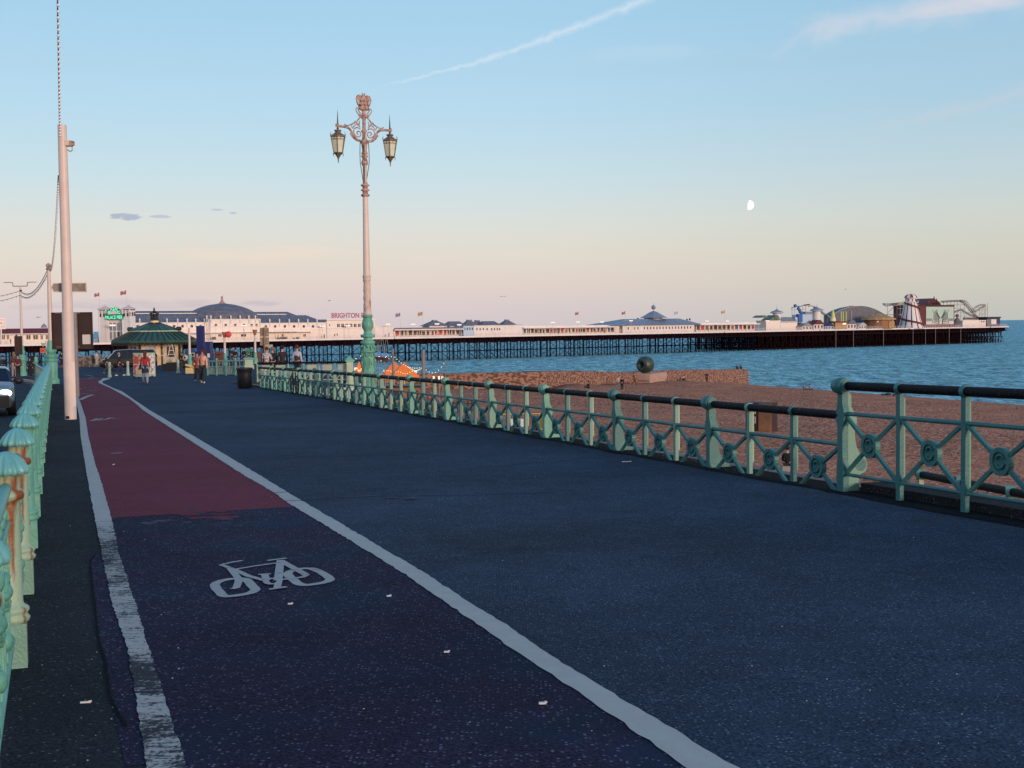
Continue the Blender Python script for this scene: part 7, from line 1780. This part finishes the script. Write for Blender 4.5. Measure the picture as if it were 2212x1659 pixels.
# ---------------------------------------------------------------- plaza furniture
for px,yb_,yt,lb in ((237,815,782,'left pale green bollard in front of the black van'),(276.5,811,780,'right pale green bollard in front of the black van'),(385,806,776.5,'pale green bollard beside the black planter boxes')):
    g=gnd(px,yb_);h=at(px,yt,g.y).z-g.z;m=mb('lgreen');m.lathe([(.15,0),(.15,.12),(.11,.16),(.10,h*.75),(.13,h*.78),(.10,h*.82),(.11,h*.9),(.12,h*.95),(.05,h)],n=12);tag(m.build('bollard',loc=g),lb,'bollard','cast bollards on the plaza')
g=gnd(311,817);st=thing('poster_stand','wheeled poster stand with a light green frame and two bright posters behind the red-haired walker','poster stand',g,.0)
sc_=g.y/F;hh_=(817-761)*sc_
for x0,x1,dy0,dy1,k in ((-22,-1,0,-.25,'poster'),(-1,21,-.25,.4,'poster2')):
    m=MB();a=Vector((x0*sc_,dy0,0));b=Vector((x1*sc_,dy1,0));md_=(a+b)/2;ln_=(b-a).length;rz_=math.atan2(b.y-a.y,b.x-a.x)
    m.use('lgreen');R_2=Matrix.Translation(md_)@Matrix.Rotation(rz_,4,'Z');m.box((0,0,hh_*.52),(ln_,.08,hh_*.92));m.use(k);m.box((0,-.05,hh_*.54),(ln_*.84,.04,hh_*.78));m.use('paper');m.box((0,-.075,hh_*.54),(ln_*.84,.01,.05));m.xf(R_2);m.build('panel',st)
for x in (-20,-8,8,19):m=mb('black');m.lathe([(.09,-.03),(.09,.03)],(x*sc_,-.1,.09),10,'x');m.build('wheel',st)
g=gnd(372,801);o=thing('planter','low black planter boxes on the plaza, right of the poster stand','planter',g,-.2);sc_=g.y/F
m=mb('black');m.box((0,0,.30),(34*sc_,1.0,.60));m.box((.2,.1,.66),(30*sc_,.8,.12));m.build('box',o)
g=gnd(411,807);o=thing('armchair','buff yellow box armchair with a folded cushion on the plaza','armchair',g,.3);sc_=g.y/F
m=mb('buff');m.box((0,0,.24),(.72,.62,.45));m.box((.3,.0,.42),(.16,.62,.8));m.build('seat',o);m=mb('buff');m.box((-.06,.0,.62),(.62,.55,.16),ry=.25);m.build('cushion',o)
g=gnd(435,797);o=thing('totem_sign','tall dark blue rectangular totem behind the walking couple','sign',g,-.25);sc_=g.y/F
m=mb('navy');m.box((0,0,(797-704)*sc_/2),(16.*sc_,.35,(797-704)*sc_));m.build('panel',o)
m=mb('kdk');m.box((8.8*sc_,.05,(797-757)*sc_/2+.3),(1.5*sc_,.4,(797-757)*sc_));m.build('side_frame',o)
g=gnd(449,790);o=thing('shelter','dark navy booth behind the blue totem','booth',g,0.);sc_=g.y/F;m=mb('navy');m.box((0,.6,(790-738)*sc_/2),(12*sc_,1.2,(790-738)*sc_));m.use('paper');m.box((.1,-.03,(790-768)*sc_),(.25,.05,.4));m.build('body',o)
def postl(px,yb_,yt,lb,head=None):
    g=gnd(px,yb_);h=at(px,yt,g.y).z-g.z;o=thing('lamp_post',lb,'post',g,0,'slim cream posts at the back of the plaza');m=mb('green');m.lathe([(.28,0),(.25,.5),(.15,.7),(.2,.9),(.12,1.2)],n=10);m.build('base',o);m=mb('cream');m.tube([(0,0,1.1),(0,0,h)],[.12,.10],10);m.build('shaft',o);return o,g,h
postl(410.5,792,708,'slim cream post with a green foot right of the kiosk')
o,g,h=postl(486.5,789,717,'slim cream post carrying a red lifebuoy sign')
m=mb('lbred');m.lathe([(.12,-.05),(.32,-.05),(.32,.05),(.12,.05)],(.42,-.2,h-.25),14,'y');m.build('lifebuoy',o)
m=mb('timb');m.lathe([(.10,h-.6),(.26,h-.1),(.26,h)],n=8);m.build('bracket',o)
o,g,h=postl(552,786,712,'slim cream post left of the grey information sign');m=mb('timb');m.lathe([(.1,h-.6),(.24,h-.1),(.24,h)],n=8);m.build('bracket',o)
for px,lb in ((475,'brick red bin at the far edge of the plaza, left one'),(554,'brick red bin at the far edge of the plaza, right one')):
    g=at(px,780,128);g.z=8.5;h=at(px,758,128).z-g.z;w_=19/F*128;m=mb('bin');m.box((0,0,h*.42),(w_*.85,w_*.7,h*.84));m.box((0,0,h*.9),(w_,w_*.8,h*.12));m.use('dark');m.box((0,-w_*.36,h*.72),(w_*.5,.05,h*.12));tag(m.build('litter_bin',loc=g),lb,'bin','red bins at the far edge of the plaza')
g=at(415,780,131);g.z=8.5;m=mb('blue');sc_=131/F;o=thing('stall','small blue stall with a pale square mark behind the slim cream post','stall',g);m.prism([(-13*sc_,0),(13*sc_,0),(13*sc_,1.1),(8*sc_,1.6),(-8*sc_,1.6),(-13*sc_,1.1)],-.6,.6);m.build('body',o);m=mb('paper');m.box((.25,-.63,.95),(.42,.03,.42));m.use('navy');m.ball((.25,-.64,.95),.13,8,6,(1,.2,1));m.build('mark',o)
g=at(573,829,69);g.z=G(g.x,69.);o=thing('information_sign','back of a tall grey two-column information sign on a brown post','sign',g)
sc_=69/F
def iz(py):return at(573,py,69).z-g.z
m=mb('timb');m.tube([(0,0,0),(0,0,iz(707))],.055,8);m.build('post',o)
for x in (-5.2,5.2):
    for a,b in ((708,727),(728.5,746)):m=mb('signgrey');m.box((x*sc_,.06,(iz(a)+iz(b))/2),(8.8*sc_,.04,iz(a)-iz(b)));m.build('panel',o)
m=mb('panel');m.box((9*sc_,.05,iz(748)),(17*sc_,.05,7*sc_));m.build('lower_board',o)
# flint wall and dark rail at the back
a,b=gnd(120,793),gnd(222,790);zt1,zt2=at(120,775,a.y).z,at(222,766,b.y).z;m=mb('stone')
dd=(b-a).normalized();nn_=Vector((-dd.y,dd.x,0))*.4
m.add([(*a.xy,a.z-.5),(*b.xy,b.z-.5),(*b.xy,zt2),(*a.xy,zt1),(*(a+nn_).xy,a.z-.5),(*(b+nn_).xy,b.z-.5),(*(b+nn_).xy,zt2),(*(a+nn_).xy,zt1)],[(0,1,2,3),(5,4,7,6),(3,2,6,7),(1,5,6,2),(4,0,3,7)])
tag(m.build('flint_wall'),'low flint wall in front of the sea, left of the black van','wall')
a,b=gnd(-30,794),gnd(160,793);o=thing('railing','thin dark railing at the sea edge behind the waiting people','railing',a,math.atan2(b.y-a.y,b.x-a.x));l_=(b-a).length
m=mb('kdk');m.tube([(0,0,1.1),(l_,0,1.1+(b.z-a.z))],.05,6);m.tube([(0,0,.6),(l_,0,.6+(b.z-a.z))],.03,6);m.build('rail',o)
m=mb('kdk')
for i in range(int(l_/1.5)):m.box((i*1.5,0,.55),(.06,.06,1.1))
m.build('upright',o)
# left signs
g=gnd(42,815);sc_=g.y/F;o=thing('sign_box','dark rectangular sign box on a post beside the slim lamp column','sign',g);m=mb('brown');m.box((0,0,(815-746)*sc_),(14*sc_,.3,40*sc_));m.build('box',o);m=mb('kdk');m.tube([(-4*sc_,0,0),(-4*sc_,0,(815-722)*sc_)],.07,8);m.build('post',o)
g=gnd(100,818);sc_=g.y/F;o=thing('road_sign','back of a give-way triangle over an orange board on a thin cream post','road sign',g)
m=mb('cream');m.tube([(2*sc_,0,0),(2*sc_,0,(818-736)*sc_)],.05,8);m.build('post',o)
z=(818-741)*sc_;m=mb('panel');m.prism([(-10*sc_,z),(1*sc_,z),(-4.5*sc_,z-9*sc_)],-.02,.02);m.build('triangle',o)
M['obord']=mat('orange_red_board',(.60,.13,.08),.6,.2,5);z=(818-757)*sc_;m=mb('obord');m.box((-5*sc_,0,z),(12.5*sc_,.05,11*sc_));m.use('dred');m.box((-5*sc_,-.03,z+1*sc_),(8*sc_,.02,1.2*sc_));m.box((-6*sc_,-.03,z-1.5*sc_),(5*sc_,.02,1.*sc_));m.build('board',o)
# short baluster railing beside the far pedestal
a,b=gnd(79,823),gnd(106,834);a.z+=.05;o=thing('railing','short curved bit of pale green baluster railing left of the green pedestal','railing',a,math.atan2(b.y-a.y,b.x-a.x));l_=(b.xy-a.xy).length;m=mb('lgreen')
m.tube([(0,0,1.0),(l_,0,1.05)],.05,8);m.tube([(0,0,.12),(l_,0,.12)],.05,8);n=max(5,int(l_/.3))
for i in range(n):
    x=l_*(i+.5)/n;m.lathe([(.03,.12),(.06,.3),(.09,.45),(.04,.7),(.05,1.0)],(x,0,0),6)
m.build('balusters',o);m=mb('green');m.lathe([(.11,0),(.11,1.15),(.16,1.2),(.1,1.35),(.13,1.45),(.02,1.55)],n=8);m.build('post',o)
# kerbed pavement inside the bend
pts=[gnd(*p) for p in ((-60,816),(43,818),(68,822),(91,831),(100,838),(109,842))];d_=[dv(p) for p in pts]
m=mb('road');k2=mb('ledge')
for i in range(len(pts)-1):
    (a,va),(b,vb)=d_[i],d_[i+1]
    q=[]
    for (d__,v__) in ((a,va),(b,vb)):q.append((*xy(d__,v__),12-prof(d__)))
    for (d__,v__) in ((100,vb),(100,va)):q.append((*xy(d__,v__),12-prof(d__)+.004))
    n=8
    for j in range(n):
        f0,f1=j/n,(j+1)/n;dd=[a+(100-a)*f0,b+(100-b)*f0,b+(100-b)*f1,a+(100-a)*f1];vv=[va,vb,vb,va]
        m.add([(*xy(x,y),12-prof(x)+.006) for x,y in zip(dd,vv)],[(0,1,2,3)])
    p0,p1=Vector(q[0]),Vector(q[1]);k2.bar(p0-Vector((0,0,.06)),p1-Vector((0,0,.06)),.22,.16)
tag(m.build('inner_pavement'),kind='structure');tag(k2.build('kerb_stones'),kind='structure')
# ---------------------------------------------------------------- vehicles
def car_body(prof_side,hw,k,name,parent,tumble=.16,z0=.25):
    """side outline (x along, z) swept across the width with rounded shoulders"""
    pass
def vehicle(name,lb,cat,loc_,rz,L_,W_,H_,body,glass,hood,screen0,screen1,rear0,rear1,group=None):
    """loft of cross-sections along x (front = +x). lower body + glasshouse"""
    o=thing(name,lb,cat,loc_,rz,group);n=28
    def belt(x):
        t=(x+L_/2)/L_;return hood
    def topz(x):
        return ip([(-L_/2,rear0),(-L_/2+rear1,H_*.97),(0,H_),(screen1,H_*.97),(screen0,hood+.03),(L_/2-.25,hood*.93),(L_/2,hood*.72)],x)
    def botz(x):return ip([(-L_/2,.42),(-L_/2+.3,.25),(L_/2-.3,.25),(L_/2,.38)],x)
    def hwx(x):return W_/2*ip([(-L_/2,.86),(-L_/2+.35,1),(L_/2-.6,1),(L_/2,.80)],x)
    m=MB();xs=[-L_/2+L_*i/n for i in range(n+1)];vs=[];fs=[];K_=14
    for x in xs:
        w_,zb_,zt_=hwx(x),botz(x),topz(x);zbelt=min(hood*.97,zt_-.03)
        half=[(w_*.90,zb_),(w_,zb_+.18),(w_*1.0,(zb_+zbelt)/2),(w_*.975,zbelt),(w_*(.975-.13*max(0,(zt_-zbelt-.1))/.6),zt_-.10 if zt_-zbelt>.2 else zbelt+(zt_-zbelt)*.6),(w_*(.90-.15*min(1,max(0,zt_-zbelt)/.6)),zt_-.02),(w_*.45,zt_)]
        row=[(x,-a,b) for a,b in half[::-1]]+[(x,a,b) for a,b in half];
        vs+=[row[i] for i in range(14)]
    m.use(body)
    for i in range(n):
        for j in range(14):
            a=i*14+j;b=i*14+(j+1)%14;xm=(xs[i]+xs[i+1])/2
            side=j in (2,10);glz=(topz(xm)-hood)>.25
            isg=glz and side and (-L_/2+rear1*.7<xm<screen0-.25)
            pillar=any(abs(xm-p)<.09 for p in (.1*L_*0+.05,-L_*.22))
            top=j in (0,12,13) or j in (1,11)
            scr=screen1<xm<screen0 and (j in (12,13,0,1,11)) and topz(xm)>hood+.1
            rearw=xm<-L_/2+rear1 and topz(xm)>hood+.1 and (j in (12,13,0,1,11))
            m.use(glass if ((isg and not pillar) or scr or rearw) else body)
            m.add([vs[a],vs[b],vs[b+14],vs[a+14]],[(0,1,2,3)],True)
    m.use(body);m.add(vs[:14],[tuple(range(14))]);m.add(vs[-14:],[tuple(range(14))[::-1]]);ob=m.build('body',o)
    wr=.33 if H_<1.8 else .35
    for x in (L_/2-.85,-L_/2+.85):
        for s_ in (-1,1):
            w_=thing('w','','',(0,0,0)) if 0 else None
            m=mb('tyre');m.lathe([(wr*.62,-.11),(wr*.97,-.11),(wr,-.07),(wr,.07),(wr*.97,.11),(wr*.62,.11)],(x,s_*(W_/2-.1),wr),20,'y');wo=m.build('wheel',o)
            m=mb('alloy');m.lathe([(wr*.2,-.10),(wr*.64,-.115),(wr*.64,.115),(wr*.2,.10)],(x,s_*(W_/2-.1),wr),10,'y');m.build('rim',wo)
    return o
g=at(3,884,24.2);g=Vector((g.x,g.y,12-prof(dv(g)[0])-.13))
suv=vehicle('car','silver and black car with bright headlights, cut off by the left edge of the photo','car',(g.x,g.y,g.z),0,4.4,1.8,1.42,'carw','cglass',.86,1.05,.45,.95,.75)
hd=math.atan2(-.939,.343)+.05;suv.rotation_euler=(math.atan(.035)*0,math.atan(.035)*-1*-1*0,hd)
fx=2.2
fwd=Vector((math.cos(hd),math.sin(hd),0));lft=Vector((-math.sin(hd),math.cos(hd),0))
# its left front corner must sit at px 33 (right side of the picture)
tgt=at(30,872,35.5);c_=Vector((tgt.x,tgt.y,0))-fwd*2.0-lft*.85;suv.location=(c_.x,c_.y,12-prof(dv(c_)[0])-.13)
suv.rotation_euler=(0,-math.asin(.013),hd)
for s_ in (-1,1):
    m=mb('head');m.ball((2.08,s_*.62,.66),.13,10,8,(.55,1.5,.8));m.build('headlight',suv)
    m=mb('black');m.ball((.72,s_*1.02,.98),.13,8,6,(.7,1.1,.8));m.box((.72,s_*.92,.93),(.06,.15,.04));m.build('mirror',suv)
    m=mb('litw');m.ball((2.14,s_*.66,.34),.06,8,6,(.5,1,1));m.build('fog_lamp',suv)
m=mb('black');m.box((2.17,0,.42),(.10,1.45,.34));m.box((2.19,0,.66),(.06,.75,.14));m.build('grille',suv)
m=mb('paper');m.box((2.235,0,.46),(.02,.52,.11));m.build('number_plate',suv)
g=gnd(254,800);sc_=g.y/F;vn=vehicle('van','black people-carrier van parked across the plaza behind the bollards','van',g,0,4.9,1.9,(800-755)*sc_,'card','cglass',1.05,1.75,1.1,1.35,.35)
vn.rotation_euler=(0,0,.32+PI)
vn.location=(at(214,800,g.y).x+2.45,g.y+.6,g.z)
for s_ in (-1,1):
    m=mb('red');m.box((-2.42,s_*.75,1.0),(.06,.16,.35));m.build('tail_light',vn);m=mb('litw');m.ball((2.25,s_*.66,.75),.12,8,6,(.5,1.4,.7));m.build('headlight',vn)
# bicycle chained to the railing
g=rail_pt(dv(gnd(640,852))[0],0,-.25);bo=thing('bicycle','dark bicycle locked to the railing below the terrace','bicycle',g,RZ)
for x in (-.5,.5):
    m=mb('tyre');m.tube([(x+.33*math.cos(q*PI/12),0,.34+.33*math.sin(q*PI/12)) for q in range(25)],.022,6);m.build('wheel',bo)
m=mb('card')
for a,b in (((-.5,0,.34),(-.12,0,.30)),((-.12,0,.30),(-.22,0,.82)),((-.5,0,.34),(-.2,0,.74)),((-.2,0,.76),(.34,0,.80)),((-.12,0,.30),(.36,0,.72)),((.34,0,.86),(.5,0,.34))):m.tube([a,b],.018,6)
m.build('frame',bo);m=mb('black');m.ball((-.23,0,.87),.1,8,5,(1.4,.7,.35));m.build('saddle',bo);m=mb('black');m.tube([(.3,-.28,.96),(.35,-.1,.93),(.35,.1,.93),(.3,.28,.96)],.016,6);m.build('handlebar',bo)
